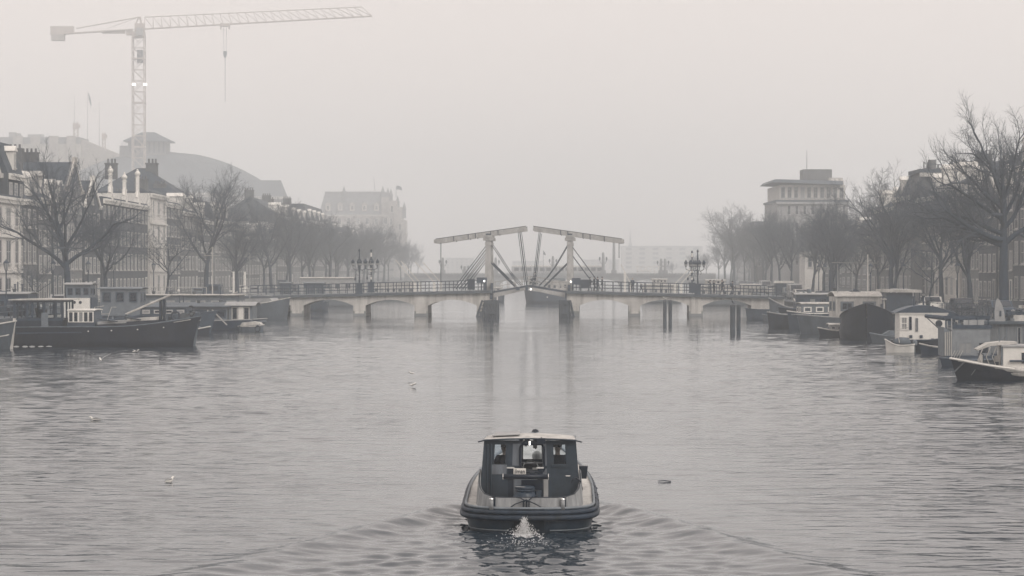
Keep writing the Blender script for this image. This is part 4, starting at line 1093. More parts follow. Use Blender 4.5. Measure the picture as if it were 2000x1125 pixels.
# lamp posts on the bridge
def lamppost(px, y, pyb, pyt, label, banded=False):
    o = thing('bridge_lamp', label, 'lamp post', BP(px, y, pyb), R(-2), group='lamp posts on the bridge piers')
    H = (pyb-pyt)*S
    a = MB(); a.box(-.36, .36, -.36, .36, 0, 1.15); a.box(-.42, .42, -.42, .42, 1.15, 1.28); a.box(-.42, .42, -.42, .42, 0, .15); a.build('pedestal', dgrey, o)
    a = MB(); a.tube([(0, 0, 1.28), (0, 0, 1.9), (0, 0, H)], [.12, .08, .07], 8); a.lathe((0, 0, H-.15), [(.1, 0), (.14, .1), (.04, .3)], 8)
    for k in range(4): a.lathe((0, 0, 1.9+k*.8), [(.09, 0), (.13, .06), (.09, .12)], 8)
    a.build('pole', iron, o)
    if banded:
        a = MB()
        for k in range(4): a.lathe((0, 0, 1.55+k*.95), [(.10, 0), (.1, .5)], 8)
        a.build('white_band', white, o)
    for k in range(4):
        th = PI*k/2+.25; c, s_ = math.cos(th), math.sin(th)
        a = MB(); zb = H*.60; r = .78
        a.tube([(0, 0, zb-.25), (c*r*.5, s_*r*.5, zb-.32), (c*r, s_*r, zb-.1), (c*r, s_*r, zb+.18)], .045, 6); a.tube([(c*.3, s_*.3, zb-.3), (c*.5, s_*.5, zb-.6), (c*.3, s_*.3, zb-.75)], .03, 5); ar = a.build('arm', iron, o)
        a = MB(); a.lathe((c*r, s_*r, zb+.18), [(.08, 0), (.13, .05), (.21, .5), (.24, .52), (.1, .72), (.03, .86)], 6); l = a.build('lantern', iron, ar)
        a = MB(); a.lathe((c*r, s_*r, zb+.26), [(.15, 0), (.2, .22)], 6); a.build('lantern_glass', lgrey, ar)
    a = MB(); a.tube([(0, 0, H*.42), (-.5, 0, H*.44), (-.5, 0, H*.36)], .04, 6); a.lathe((-.5, 0, H*.3), [(.02, 0), (.12, .12), (.1, .35), (.02, .4)], 8); a.build('side_bracket', iron, o)
lamppost(701, .1, 574, 488, 'four-armed lantern post at the near railing, left part of the bridge')
lamppost(714, BWd-.3, 572, 488, 'banded four-armed lantern post at the far railing, left part of the bridge', True)
lamppost(1362, .1, 576, 490, 'four-armed lantern post at the near railing, right part of the bridge')
lamppost(1355, BWd-.3, 573, 491, 'banded four-armed lantern post at the far railing, right part of the bridge', True)
# timber fenders under the towers
for x0, x1, xs, L in ((931, 973, 1, 'dark timber fender cluster with sloping ladder under the left drawbridge tower'), (1122, 1095, -1, 'dark timber fender cluster with sloping ladder under the right drawbridge tower')):
    o = thing('timber_fender', L, 'fender', BP(x0, -2.4, 616), R(-2)); o.location.z = 0
    w = (bx(x1)-bx(x0)); a = MB(); n = 7
    for k in range(n):
        u = .45+.55*k/(n-1); a.tube([(w*u, 0, -1), (w*u*.98, .25, 1.95)], .19, 8)
        a.tube([(w*u, 1.9, -1), (w*u*.98, 1.7, 1.9)], .19, 8)
    a.box(min(w*.45, w), max(w*.45, w), .55, 1.5, -.6, 1.7)
    a.build('pile', wood, o)
    a = MB()
    for u in (0, .26): a.bar((w*u, -.05, -.4), (w*(u*.5+.3), .2, 1.95), .2)
    for h in range(5): 
        v = .18+h*.19; a.bar((w*(.3*v), 0, -.4+2.35*v), (w*(.26+.2*v), 0, -.4+2.35*v), .1)
    a.box(min(w*.2, w*.35), max(w*.2, w*.35), -.1, .1, .1, .45)
    a.build('ladder', wood, o)
    a = MB(); a.box(min(w*.45, w*1.02), max(w*.45, w*1.02), -.3, -.2, .3, .5); a.box(min(w*.45, w*1.02), max(w*.45, w*1.02), -.3, -.2, 1.5, 1.7); a.build('waling', wood, o)
# mooring piles
Yp = 283
for i, (px, wpx, py, pb, Y, L) in enumerate(((1298.5, 7, 588, 633, 264, 'slim mooring pile, left one of the nearer-bridge pair'), (1309, 7, 588, 633, 264, 'slim mooring pile, right one of the nearer-bridge pair'),
                           (1431, 10, 597, 645, 237, 'thick mooring pile with a dark bird on top'), (1442.5, 8, 597, 645, 238, 'thick mooring pile right beside the one with the bird'))):
    x, _, zt = W(px, py, Y); r = wpx*Y/F/2
    o = thing('mooring_pile', L, 'pile', (x, Y, 0), group='mooring piles before the bridge')
    a = MB(); a.tube([(0, 0, -1.5), (0, 0, zt)], [r*1.02, r], 12); a.build('pile', wood, o)
    a = MB(); a.lathe((0, 0, zt), [(r*1.03, -.12), (r*1.03, .05), (r*.6, .12), (.02, .14)], 12); a.build('cap', rust, o)

# ------------------------------------------------------------------ moored boats (local frame: bow +x, port +y, water z=0)
def hull(L, B, zm, zb, zs, pb=2.2, ps=3.5, sb=.25, ss=-.45, flare=.9, bul=.35, stern_w=.55, n=28):
    def half(s):
        if s > sb: return B/2*max(0, 1-((s-sb)/(1-sb))**pb)
        if s < ss: return B/2*(1-(1-stern_w)*((ss-s)/(1+ss))**ps)
        return B/2
    def top(s): return zm+(zb-zm)*max(s, 0)**2.2+(zs-zm)*max(-s, 0)**2.2
    H, D, G = MB(), MB(), []
    st = [-1+2*i/n for i in range(n+1)]
    rake = lambda s, z: .045*L*max(0, s)**6*(z/max(zb, .1))
    prof = ((1, 1), (.985, .72), (flare+.04, .3), (flare, 0), (.6, -.35), (.02, -.5))
    rows = []
    for s in st:
        b = max(half(s), .03); z = top(s); row = []
        for sd in (1, -1):
            r = []
            for k, (kb, kz) in enumerate(prof):
                zz = z*kz if kz > 0 else kz
                r.append((s*L/2+rake(s, max(zz, 0)), sd*b*kb, zz))
            row.append(r)
        rows.append(row[0]+row[1][::-1])
        G.append((s*L/2+rake(s, z), b, z))
    m = len(rows[0])
    for r in rows: H.v += r
    for i in range(n):
        for k in range(m-1): H.f.append((i*m+k, i*m+k+1, (i+1)*m+k+1, (i+1)*m+k))
    H.f.append(tuple(range(m)))
    # inner bulwark and deck
    for i in range(n+1):
        s = st[i]; b = max(half(s)-.07, .01); x = G[i][0]-(.05 if s > .95 else 0); z = top(s)
        D.v += [(x, b, z-.01), (x, b, z-bul), (x, -b, z-bul), (x, -b, z-.01)]
    for i in range(n): o = i*4; D.f += [(o, o+4, o+5, o+1), (o+1, o+5, o+6, o+2), (o+2, o+6, o+7, o+3)]
    D.f.append((0, 1, 2, 3))
    return H, D, G, top, half
def boat(name, label, loc, rz, L, B, zm, zb, zs, hm, dm, cat='boat', railm=None, group=None, **kw):
    t = thing(name, label, cat, (loc[0], loc[1], 0), rz, group)
    H, D, G, top, half = hull(L, B, zm, zb, zs, **kw)
    H.build('hull', hm, t, True); D.build('deck', dm, t)
    a = MB(); path = [(x, y, z-.04) for x, y, z in G] ; other = [(x, -y, z-.04) for x, y, z in G[::-1]]
    a.tube(path+other+[path[0]], .055, 6); a.build('rub_rail', railm or dgrey, t)
    t['_L'] = 0; del t['_L']
    return t, top, half
def cabin(t, x0, x1, w, z0, z1, wm, rm, over=.15, camber=.12, side=0, wh=.6, wz=None, ends=0, fm=None, rake=0, y=0, ww=.62, name='cabin', band=None):
    a = MB(); r = rake
    a.add([(x0, y-w/2, z0), (x1, y-w/2, z0), (x1, y+w/2, z0), (x0, y+w/2, z0), (x0+r, y-w/2+abs(r)*.4, z1), (x1-r, y-w/2+abs(r)*.4, z1), (x1-r, y+w/2-abs(r)*.4, z1), (x0+r, y+w/2-abs(r)*.4, z1)],
          [(0,3,2,1),(4,5,6,7),(0,1,5,4),(1,2,6,5),(2,3,7,6),(3,0,4,7)])
    c = a.build(name, wm, t)
    a = MB(); n = 8; W2 = w/2+over
    for i in range(n+1):
        yy = y-W2+2*W2*i/n; z = z1+.004+camber*(1-((yy-y)/W2)**2)
        a.v += [(x0-over+r, yy, z), (x1+over-r, yy, z), (x0-over+r, yy, z+.07), (x1+over-r, yy, z+.07)]
    for i in range(n): o = i*4; a.f += [(o, o+4, o+5, o+1), (o+2, o+3, o+7, o+6), (o, o+2, o+6, o+4), (o+1, o+5, o+7, o+3)]
    a.f += [(0, 1, 3, 2), (n*4, n*4+2, n*4+3, n*4+1)]
    a.build('roof', rm, t)
    wz = z0+(z1-z0)*.45 if wz is None else wz
    for k in range(side):
        xx = x0+abs(r)+(x1-x0-2*abs(r))*(k+.5)/side; wd = (x1-x0)/side*ww
        window(t, xx, y-w/2, wz, wd, wh, fm, prou=.03+abs(r)*.4, sill=False, sash=0); window(t, xx, y+w/2, wz, wd, wh, fm, rz=PI, prou=.03+abs(r)*.4, sill=False, sash=0)
    for k in range(ends):
        yy = y-w/2+w*(k+.5)/ends; wd = w/ends*ww
        window(t, x1, yy, wz, wd, wh, fm, rz=PI/2, prou=.03, sill=False, sash=0); window(t, x0, yy, wz, wd, wh, fm, rz=-PI/2, prou=.03, sill=False, sash=0)
    return c
def part(t, nm, m, fn, smooth=False):
    a = MB(); fn(a); return a.build(nm, m, t, smooth)
def mast(t, x, y, z0, z1, r=.06, m=None, cross=None, stays=None):
    def f(a):
        a.tube([(x, y, z0), (x, y, z1)], [r, r*.7], 8)
        if cross: a.bar((x-cross/2, y, z1-(.9 if stays else .4)), (x+cross/2, y, z1-(.9 if stays else .4)), .05)
        if stays: a.bar((x-cross/2, y, z1-.9), (x, y, z1), .03); a.bar((x+cross/2, y, z1-.9), (x, y, z1), .03)
    part(t, 'mast', m or offwhite, f)
def portholes(t, pts, r=.13):
    for x, y, z in pts: part(t, 'porthole', black, lambda a: a.lathe((0, 0, 0), [(r*1.25, 0), (r*1.25, .03), (r, .04)], 12)).matrix_local = Matrix.Translation((x, y, z)) @ Matrix.Rotation(R(90), 4, 'X')
def junk(t, x0, x1, y0, y1, z, n, seed, m=None):
    """coiled rope, boxes and gear left on deck, each a part"""
    g = random.Random(seed)
    for k in range(n):
        x, y = g.uniform(x0, x1), g.uniform(y0, y1); w, h = g.uniform(.2, .55), g.uniform(.12, .45)
        if k % 3 == 0: part(t, 'rope_coil', woodl, lambda a: [a.lathe((x, y, z+j*.05), [(w*.5, 0), (w*.56, .025), (w*.5, .05)], 10) for j in range(3)])
        elif k % 3 == 1: part(t, 'crate', m or wood, lambda a: (a.cbox((x, y, z+h/2), (w, w*.7, h), g.uniform(0, 3)), a.cbox((x, y, z+h+.015), (w*1.08, w*.78, .03), g.uniform(0, .1))))
        else: part(t, 'drum', mgrey, lambda a: a.lathe((x, y, z), [(w*.4, 0), (w*.43, .04), (w*.4, .08), (w*.4, h), (w*.36, h+.04), (w*.1, h+.05)], 12))

# left bank, foreground black barge
def main_barge():
    Y = 187; L = 13.2
    t, top, half = boat('barge', 'long black sailing barge with glazed wheelhouse and pale hatches, nearest on the left', (PX(201, Y), Y+.6), R(-3.5), L, 4.3, 1.5, 2.25, 1.45, tarblack, lgrey, 'barge', railm=greyhull, pb=2.6, flare=.93, stern_w=.62)
    part(t, 'leeboard_band', dgrey, lambda a: a.prism([(-L/2+.6, .95), (-1.2, 1.02), (-1.2, 1.1), (-L/2+.6, 1.05)], -2.20, -2.16))
    # wheelhouse
    x0, x1 = -6.35, -2.45; z0, z1 = 1.1, 3.38
    part(t, 'wheelhouse_base', black, lambda a: a.box(x0, x1-.3, -1.65, 1.65, 1.0, 1.98))
    w = MB()
    for x in (x0+.05, x0+.95, x0+1.35, x0+2.2, x0+3.1, x1-.35):
        for y in (-1.66, 1.58): w.box(x, x+.14, y, y+.08, 1.98, z1)
    for y in (-1.66, -.5, .55, 1.58):
        w.box(x0, x0+.08, y, y+.1, 1.98, z1); w.box(x1-.3, x1-.22, y, y+.1, 1.98, z1)
    w.box(x0, x1-.22, -1.66, -1.58, 1.9, 2.06); w.box(x0, x1-.22, 1.58, 1.66, 1.9, 2.06); w.box(x0, x1-.22, -1.66, -1.58, z1-.16, z1); w.box(x0, x1-.22, 1.58, 1.66, z1-.16, z1)
    w.build('wheelhouse_frame', dgrey, t)
    part(t, 'wheelhouse_glass', clearg, lambda a: (a.add([(x0+.1, -1.62, 2.06), (x1-.3, -1.62, 2.06), (x1-.3, -1.62, z1-.16), (x0+.1, -1.62, z1-.16)], [(0,1,2,3)]), a.add([(x0+.1, 1.62, 2.06), (x1-.3, 1.62, 2.06), (x1-.3, 1.62, z1-.16), (x0+.1, 1.62, z1-.16)], [(0,1,2,3)])))
    part(t, 'wheelhouse_door', mgrey, lambda a: a.box(-4.25, -3.75, -1.72, -1.67, 1.02, z1-.9))
    part(t, 'wheelhouse_roof', offwhite, lambda a: a.prism([(x0-.3, z1), (x1+.2, z1+.02), (x1+.2, z1+.09), (-4.5, z1+.14), (x0-.3, z1+.08)], -1.85, 1.85))
    part(t, 'helm', black, lambda a: (a.cbox((-4.6, .2, 2.3), (.45, .8, .8)), a.tube([(-5.0, .2, 2.1), (-5.1, .2, 2.8)], .1, 8)))
    part(t, 'poop_deck', greyhull, lambda a: a.prism([(-L/2+.4, 1.42), (x0-.02, 1.42), (x0-.02, 1.52), (-L/2+.4, 1.5)], -1.3, 1.3))
    # skylight cabin
    s = cabin(t, -2.5, -.35, 2.6, 1.3, 2.62, dgrey, white, over=.1, camber=.06, side=5, wh=.78, wz=1.78, fm=white, rake=.16, name='saloon', ww=.85)
    # hatches
    for k, (a0, a1, z) in enumerate(((-.2, 1.95, 1.62), (2.0, 4.1, 1.84))):
        part(t, 'hatch_cover', offwhite if k else lgrey, lambda a: (a.prism([(a0, z), (a1, z+.12), (a1, z+.34), (a0, z+.2)], -1.35, 1.35)))
        part(t, 'hatch_coaming', black, lambda a: a.prism([(a0-.05, z-.4), (a1+.05, z-.3), (a1+.05, z+.11), (a0-.05, z-.01)], -1.45, 1.45))
    part(t, 'gangplank', wood, lambda a: (a.bar((-.2, -1.2, 2.02), (1.3, -1.7, 1.85), .3, .07)))
    part(t, 'gangplank', wood, lambda a: (a.bar((1.8, -1.1, 2.15), (3.0, -1.6, 2.0), .3, .07)))
    part(t, 'mast_case', black, lambda a: (a.box(4.12, 4.26, -.3, .3, 1.5, 3.5), a.box(4.40, 4.54, -.3, .3, 1.5, 3.45), a.box(4.08, 4.58, -.35, .35, 1.55, 1.95)))
    part(t, 'lowered_mast', offwhite, lambda a: a.tube([(1.65, -.3, 2.35), (4.0, -.3, 3.35), (4.95, -.3, 3.75)], [.07, .085, .06], 8))
    part(t, 'crutch', wood, lambda a: a.tube([(1.7, -.3, 1.5), (1.7, -.3, 2.35)], .08, 6))
    part(t, 'anchor_winch', rust, lambda a: (a.tube([(6.0, -.5, 2.1), (6.0, .5, 2.1)], .2, 10), a.tube([(6.0, -.55, 2.1), (6.0, -.6, 2.1)], .38, 14), a.bar((5.7, -.3, 1.9), (6.5, -.3, 2.45), .1), a.bar((5.7, .3, 1.9), (6.5, .3, 2.45), .1), a.bar((6.2, 0, 1.8), (6.7, 0, 2.5), .14)))
    part(t, 'anchor', rust, lambda a: (a.bar((5.6, -.6, 1.95), (6.6, -.2, 2.5), .1), a.bar((6.5, -.6, 2.3), (6.6, .3, 2.55), .12)))
    part(t, 'tyre_fender', rubber, lambda a: a.tube([(5.4+.3*math.cos(k*PI/7), -.6, 2.25+.3*math.sin(k*PI/7)) for k in range(15)], .08, 6))
    part(t, 'foredeck', offwhite, lambda a: a.prism([(5.3, 1.75), (6.5, 1.95), (6.5, 1.99), (5.3, 1.79)], -1.2, .9))
    for x, z in ((-.7, 1.15), (1.0, 1.2), (2.9, 1.28), (4.7, 1.42)): part(t, 'porthole', white, lambda a: a.cbox((x, -half(x/L*2)-.0, z), (.08, .06, .08)))
    junk(t, 5.0, 6.0, -.9, .7, 1.78, 5, 4)
    # rounded stem post and rudder
    part(t, 'stem_post', greyhull, lambda a: a.bar((L/2*1.0+.02, 0, -.3), (L/2*1.045+.1, 0, 2.45), .16, .2))
    part(t, 'rudder', wood, lambda a: a.box(-L/2-.75, -L/2-.02, -.06, .06, -.4, 1.5))
    for k, dx in enumerate((0, .75, 1.35, 2.1, 2.8)):
        part(t, 'float_fender', lgrey, lambda a: a.lathe((-5.9+dx*.85, -2.5+.02*k, -.09), [(.02, 0), (.14, .04), (.19, .12), (.14, .17), (.02, .19)], 10, sx=1.2))
main_barge()

Yx = 180
t, top, half = boat('barge', 'dark timber bow with pale rim poking in at the left edge', (PX(24, Yx)-4.35, Yx-.6), R(8), 8.6, 3.4, 1.55, 2.05, 1.5, wood, mgrey, 'boat', railm=offwhite, pb=2.2, flare=.85)
part(t, 'rubbing_strake', offwhite, lambda a: a.tube([(1.5, -1.55, .75), (3.0, -1.15, .85), (4.0, -.45, 1.0), (4.3, -.05, 1.1)], .05, 6))
part(t, 'stem_post', offwhite, lambda a: a.bar((4.3, 0, -.2), (4.55, 0, 2.2), .2))
junk(t, 1, 3, -.8, .6, 1.3, 4, 2)
cabin(t, -3.5, .6, 2.3, 1.2, 2.0, wood, mgrey, side=3, wh=.35)

Yx = 218
t, top, half = boat('houseboat', 'long white-hulled houseboat with blue-grey glazed cabin at the left edge', (PX(-10, Yx), Yx), R(-1), 10.5, 4.2, 1.75, 1.9, 1.75, white, lgrey, 'houseboat', pb=5, flare=.98, stern_w=.9)
cabin(t, -4.8, 3.2, 3.6, 1.7, 3.55, bluehull, lgrey, side=5, wh=.75, wz=2.35, ends=2, fm=dgrey)
Yx = 204
t, top, half = boat('rowing_boat', 'small boat under a dark cover beside the white houseboat at the left edge', (PX(14, Yx), Yx), R(-2), 4.6, 1.8, .95, 1.15, 1.0, tarp, wood, 'boat', pb=2)
part(t, 'cover', tarp, lambda a: a.prism([(-2.2, .95), (2.1, 1.05), (1.2, 1.3), (.2, 1.6), (-.9, 1.45)], -.75, .75))

Yx = 214
t, top, half = boat('tugboat', 'boat with white deckhouse and two round portholes behind the black barge', (PX(165, Yx), Yx), R(-2), 9, 3.4, 1.3, 1.9, 1.3, bluehull, mgrey, 'boat')
part(t, 'deckhouse', white, lambda a: a.box(-1.45, .72, -1.3, 1.3, 1.1, 3.25))
portholes(t, [(-.58, -1.3, 2.9), (-.08, -1.3, 2.9)], .1)
part(t, 'deckhouse_edge', dgrey, lambda a: a.box(.75, .85, -1.3, 1.3, 1.1, 3.3))
cabin(t, -1.3, .7, 2.3, 3.26, 4.35, mgrey, lgrey, side=3, wh=.6, wz=3.5, ends=2, fm=dgrey, over=.2)
part(t, 'handrail', offwhite, lambda a: (a.tube([(1.1, -1.3, 1.3), (1.1, -1.3, 2.5), (1.9, -1.3, 2.6)], .03, 5), a.tube([(2.1, -1.2, 1.3), (2.5, -1.2, 2.5), (2.9, -1.2, 2.5)], .03, 5), a.bar((1.1, -1.3, 1.9), (2.3, -1.25, 1.95), .04)))
junk(t, 1, 3.4, -.9, .9, 1.25, 6, 5)

Yx = 226
t, top, half = boat('barge', 'dark grey barge with boxy glazed wheelhouse, right of the white deckhouse', (PX(268, Yx), Yx), R(-2), 13, 4.2, 1.6, 2.0, 1.5, dgrey, mgrey, 'barge', railm=dgrey)
cabin(t, -3.0, .5, 3.0, 1.3, 3.9, mgrey, mgrey, side=3, wh=.9, wz=2.75, ends=2, fm=dgrey, over=.2, name='wheelhouse')
cabin(t, .55, 4.6, 3.0, 1.3, 2.3, dgrey, greyhull, side=4, wh=.35)
part(t, 'tarpaulin', tarp, lambda a: a.prism([(-6, 1.4), (-3.2, 1.4), (-3.5, 2.1), (-4.5, 2.5), (-5.6, 2.0)], -1.4, 1.4))
junk(t, 4.8, 5.8, -.9, .9, 1.6, 4, 6)
Yx = 252
t, top, half = boat('houseboat', 'flat pale-roofed houseboat stretching behind the black barge\'s lowered mast', (PX(330, Yx), Yx), R(-2), 15, 4.5, .9, 1, .9, dgrey, mgrey, 'houseboat', pb=6, stern_w=.95)
cabin(t, -6.3, 7.2, 4, .8, 3.1, mgrey, offwhite, side=9, wh=1.0, wz=1.6, ends=2, fm=lgrey, over=.3, camber=.04)
part(t, 'roof_terrace', offwhite, lambda a: [a.bar((-5+k*1.5, -1.9, 3.15), (-5+k*1.5, -1.9, 3.9), .05) for k in range(7)] + [a.bar((-5, -1.9, 3.9), (4, -1.9, 3.9), .05)])
Yx = 238
t, top, half = boat('motor_boat', 'low motor boat with cream cabin top just left of the long grey houseboat', (PX(338, Yx), Yx), R(-3), 7.5, 2.6, 1.2, 1.6, 1.2, dgrey, lgrey, 'boat')
cabin(t, -1.5, 1.7, 2.1, 1.1, 2.1, lgrey, offwhite, side=3, wh=.4, ends=2)
junk(t, 1.8, 3, -.6, .6, 1.2, 3, 8)
Yx = 239
t, top, half = boat('houseboat', 'long low grey houseboat with sloping roof and white end door, right of the black barge', (PX(410, Yx), Yx), R(-2), 9.8, 4.2, .95, 1.1, .9, bluehull, mgrey, 'houseboat', pb=5, stern_w=.9, railm=lgrey)
cabin(t, -5.2, 1.9, 3.7, .8, 2.15, mgrey, greyhull, side=4, wh=.8, wz=1.1, ww=.85, fm=dgrey, over=.35, camber=.35)
cabin(t, 2.0, 4.2, 3.2, .8, 2.25, mgrey, lgrey, side=2, wh=1.2, wz=.95, ww=.5, fm=offwhite, over=.35, camber=.3, name='porch')
part(t, 'door', white, lambda a: a.box(2.9, 3.35, -1.72, -1.64, .85, 2.15))
part(t, 'stern_gear', offwhite, lambda a: (a.prism([(-.1, .8), (.5, .8), (.25, 1.7)], -1.95, -1.9), a.bar((.5, -2.0, 1.9), (1.9, -2.1, .5), .1), a.bar((0.1, -2.0, 1.9), (.1, -2, .3), .08)))
Yx = 231
t, top, half = boat('dinghy', 'small tender under pale cover tied to the end of the long grey houseboat', (PX(490, Yx), Yx), R(-6), 2.2, 1.4, .55, .7, .55, greyhull, mgrey, 'boat', railm=offwhite)
part(t, 'cover', offwhite, lambda a: a.prism([(-.9, .55), (1.0, .68), (.9, .85), (.3, .95), (-.7, .85)], -.55, .55))
part(t, 'tyre_fender', rubber, lambda a: a.tube([(.75+.22*math.cos(k*PI/6), -.62, .3+.26*math.sin(k*PI/6)) for k in range(13)], .07, 6))
part(t, 'fender_rope', rubber, lambda a: a.tube([(-.9, -.68, .1), (-.9, -.68, .55)], .09, 6))
Yx = 266
t, top, half = boat('cabin_cruiser', 'white cabin cruiser with deck rails behind the long grey houseboat', (PX(398, Yx), Yx), R(-2), 8, 2.8, 1.9, 2.3, 1.8, lgrey, offwhite, 'boat')
cabin(t, -2.8, 1.2, 2.4, 1.8, 2.9, white, white, side=4, wh=.45, ends=2)
part(t, 'deck_rail', white, lambda a: [a.bar((-3.5+k, -1.3, 1.9), (-3.5+k, -1.3, 2.9), .04) for k in range(8)] + [a.bar((-3.5, -1.3, 2.9), (3.5, -1.3, 3.1), .04)])
mast(t, .9, 0, 2.5, W(0, 482, Yx)[2], .07, offwhite, 1.7, True)
part(t, 'buoy', white, lambda a: a.lathe((-2.4, -1.45, 3.3), [(.02, 0), (.12, .05), (.15, .14), (.12, .23), (.02, .28)], 8))
Yx = 292
t, top, half = boat('barge', 'grey barge with high rounded bow and pale rim at the bridge\'s left end', (PX(493, Yx), Yx-1), R(-12), 8.4, 4.6, 1.75, 2.5, 1.9, greyhull, mgrey, 'barge', railm=offwhite, pb=2.4, flare=.8)
part(t, 'hatch_cover', lgrey, lambda a: (a.prism([(-2.5, 1.6), (3.0, 2.0), (2.6, 2.4), (-2.3, 2.2)], -1.5, 1.5)))
part(t, 'spar', offwhite, lambda a: a.tube([(-3.6, -.8, 2.2), (-1.4, -.8, 3.1)], .08, 6))
part(t, 'grab_rail', lgrey, lambda a: (a.tube([(2.2, .8, 2.6), (-1.0, 1.2, 2.9), (-3, 1.3, 2.9)], .05, 6)))
mast(t, -.2, 0, 2.0, W(0, 495, Yx)[2], .05, lgrey, 1.4)
junk(t, -3.6, -1.2, -1.6, 1.2, 1.7, 9, 12)
Yx = 300
t, top, half = boat('barge', 'dark low barge full of gear between the white cruiser and the high-bowed barge', (PX(446, Yx), Yx), R(-2), 8, 4, 1.7, 2.0, 1.7, black, mgrey, 'barge')
junk(t, -3, 3, -1.5, 1.5, 1.5, 14, 13, offwhite)
for px, L_ in ((456, 'tall white pole left of its pair behind the high-bowed barge'), (478, 'tall white pole right of its pair behind the high-bowed barge')):
    Yp_ = 318; x, _, z = W(px, 531, Yp_)
    o = thing('mooring_pole', L_, 'pole', (x, Yp_, 0)); part(o, 'pole', white, lambda a: a.tube([(0, 0, -1), (0, 0, z)], [.16, .14], 10)); part(o, 'cap', lgrey, lambda a: a.lathe((0, 0, z), [(.17, 0), (.17, .06), (.02, .1)], 10))
# beyond the bridge on the left
Yx = 350
for i, (px, wpx, L_) in enumerate(((560, 34, 'dark deckhouse boat beyond the bridge, at its left end'), (615, 52, 'long dark slatted houseboat beyond the bridge, left of the lantern posts'))):
    t, top, half = boat('houseboat', L_, (PX(px, Yx), Yx), 0, wpx*Yx/F, 3.6, 1.2, 1.3, 1.2, dgrey, mgrey, 'houseboat', pb=6, stern_w=.9)
    l = wpx*Yx/F; cabin(t, -l/2+.4, l/2-.5, 3, 1.1, 3.75, dgrey, mgrey, side=6, wh=.9, wz=2.3, fm=mgrey, over=.1)
t, top, half = boat('houseboat', 'pale awning houseboat beyond the bridge, behind the dark slatted one', (PX(640, 390), 390), 0, 9, 3.6, 1.2, 1.3, 1.2, mgrey, mgrey, 'houseboat', pb=6, stern_w=.9)
cabin(t, -4, 4, 3, 1.1, 4.3, lgrey, offwhite, side=5, wh=1.0, wz=2.6)
for px, wd, zt, L_ in ((770, 90, 2.5, 'low cream houseboat beyond the bridge under the left raised barriers'), (690, 60, 2.3, 'low cream houseboat beyond the bridge just behind the lantern posts')):
    Yx = 470; t, top, half = boat('houseboat', L_, (PX(px, Yx), Yx), 0, wd*Yx/F, 4, 1.0, 1.2, 1.0, mgrey, mgrey, 'houseboat', pb=6, stern_w=.9)
    l = wd*Yx/F; cabin(t, -l/2+.5, l/2-.5, 3.4, .9, zt+.6, offwhite, offwhite, side=7, wh=.8, wz=1.5)
# the channel beyond the opening
Yx = 430
t, top, half = boat('cargo_boat', 'broad dark hull with white windowed cabin seen through the bridge opening, right side', (PX(1072, Yx), Yx), R(180), 7.6, 4, 1.9, 2.2, 2.0, dgrey, mgrey, 'boat', pb=5, stern_w=.95, flare=.98)
cabin(t, -3.2, .4, 3.4, 1.8, 3.6, offwhite, offwhite, side=4, wh=.7, wz=2.5, fm=offwhite)
part(t, 'foredeck_house', lgrey, lambda a: a.prism([(.5, 1.9), (3.4, 1.9), (2.4, 2.5), (.6, 3.0)], -1.4, 1.4))
part(t, 'wheelhouse', mgrey, lambda a: a.prism([(-4.4+1.5, 3.65), (-.4, 3.65), (-.7, 4.2), (-2.6, 4.2)], -1.2, 1.2))
part(t, 'mooring_lamp', white, lambda a: a.lathe((.3, 1.95, .9), [(.02, 0), (.13, .06), (.13, .2), (.02, .28)], 8))
Yx = 450
t, top, half = boat('cargo_boat', 'dark end of a moored hull just right of the left tower fender', (PX(968, Yx), Yx), 0, 3.0, 3, 1.7, 1.8, 1.7, dgrey, mgrey, 'boat', pb=6, stern_w=.95)
part(t, 'fender_post', white, lambda a: a.tube([(.3, -1.55, .3), (.3, -1.55, 1.6)], .12, 6)); cabin(t, -1.2, 1.0, 2.4, 1.6, 2.4, lgrey, offwhite, side=2, wh=.4)

# ---- right bank boats
Yx = 360
t, top, half = boat('canopy_boat', 'open saloon boat with bright cream canopy beyond the bridge\'s right end', (PX(1531, Yx), Yx), R(180), 4.4, 2.4, 1.6, 1.8, 1.6, offwhite, mgrey, 'boat')
part(t, 'canopy', white, lambda a: a.prism([(-1.4, 3.75), (1.35, 3.75), (1.2, 4.05), (-1.25, 4.05)], -1.1, 1.1)); part(t, 'cabin', dgrey, lambda a: a.box(-1.3, 1.3, -1, 1, 1.5, 3.72))
for k in range(4): window(t, -1.0+k*.66, -1.0, 2.3, .5, .9, dgrey, sill=False, sash=0)
for px, wd, L_ in ((1290, 80, 'long pale houseboat beyond the bridge between the pedestrians and the gull pile'), (1400, 110, 'cream flat-roofed houseboat beyond the bridge behind the group of pedestrians'), (1470, 60, 'pale stepped houseboat beyond the bridge at its right end')):
    Yx = 440 if px != 1400 else 400; t, top, half = boat('houseboat', L_, (PX(px, Yx), Yx), 0, wd*Yx/F, 4, 1.0, 1.2, 1.0, mgrey, mgrey, 'houseboat', pb=6, stern_w=.9)
    l = wd*Yx/F; cabin(t, -l/2+.5, l/2-.5, 3.4, .9, 3.0, cream, offwhite, side=7, wh=.8, wz=1.6)
    if px != 1470: cabin(t, -l/5, l/7, 2.6, 3.1, 3.9, offwhite, offwhite, side=4, wh=.4, name='upper_cabin')
Yx = 285
t, top, half = boat('sloop', 'low dark sloop at the right foot of the bridge', (PX(1494, Yx), Yx), R(182), 4.0, 2.4, 1.2, 1.35, 1.2, dgrey, mgrey, 'boat')
junk(t, -1.2, 1, -.6, .6, 1.0, 4, 21)
Yx = 268
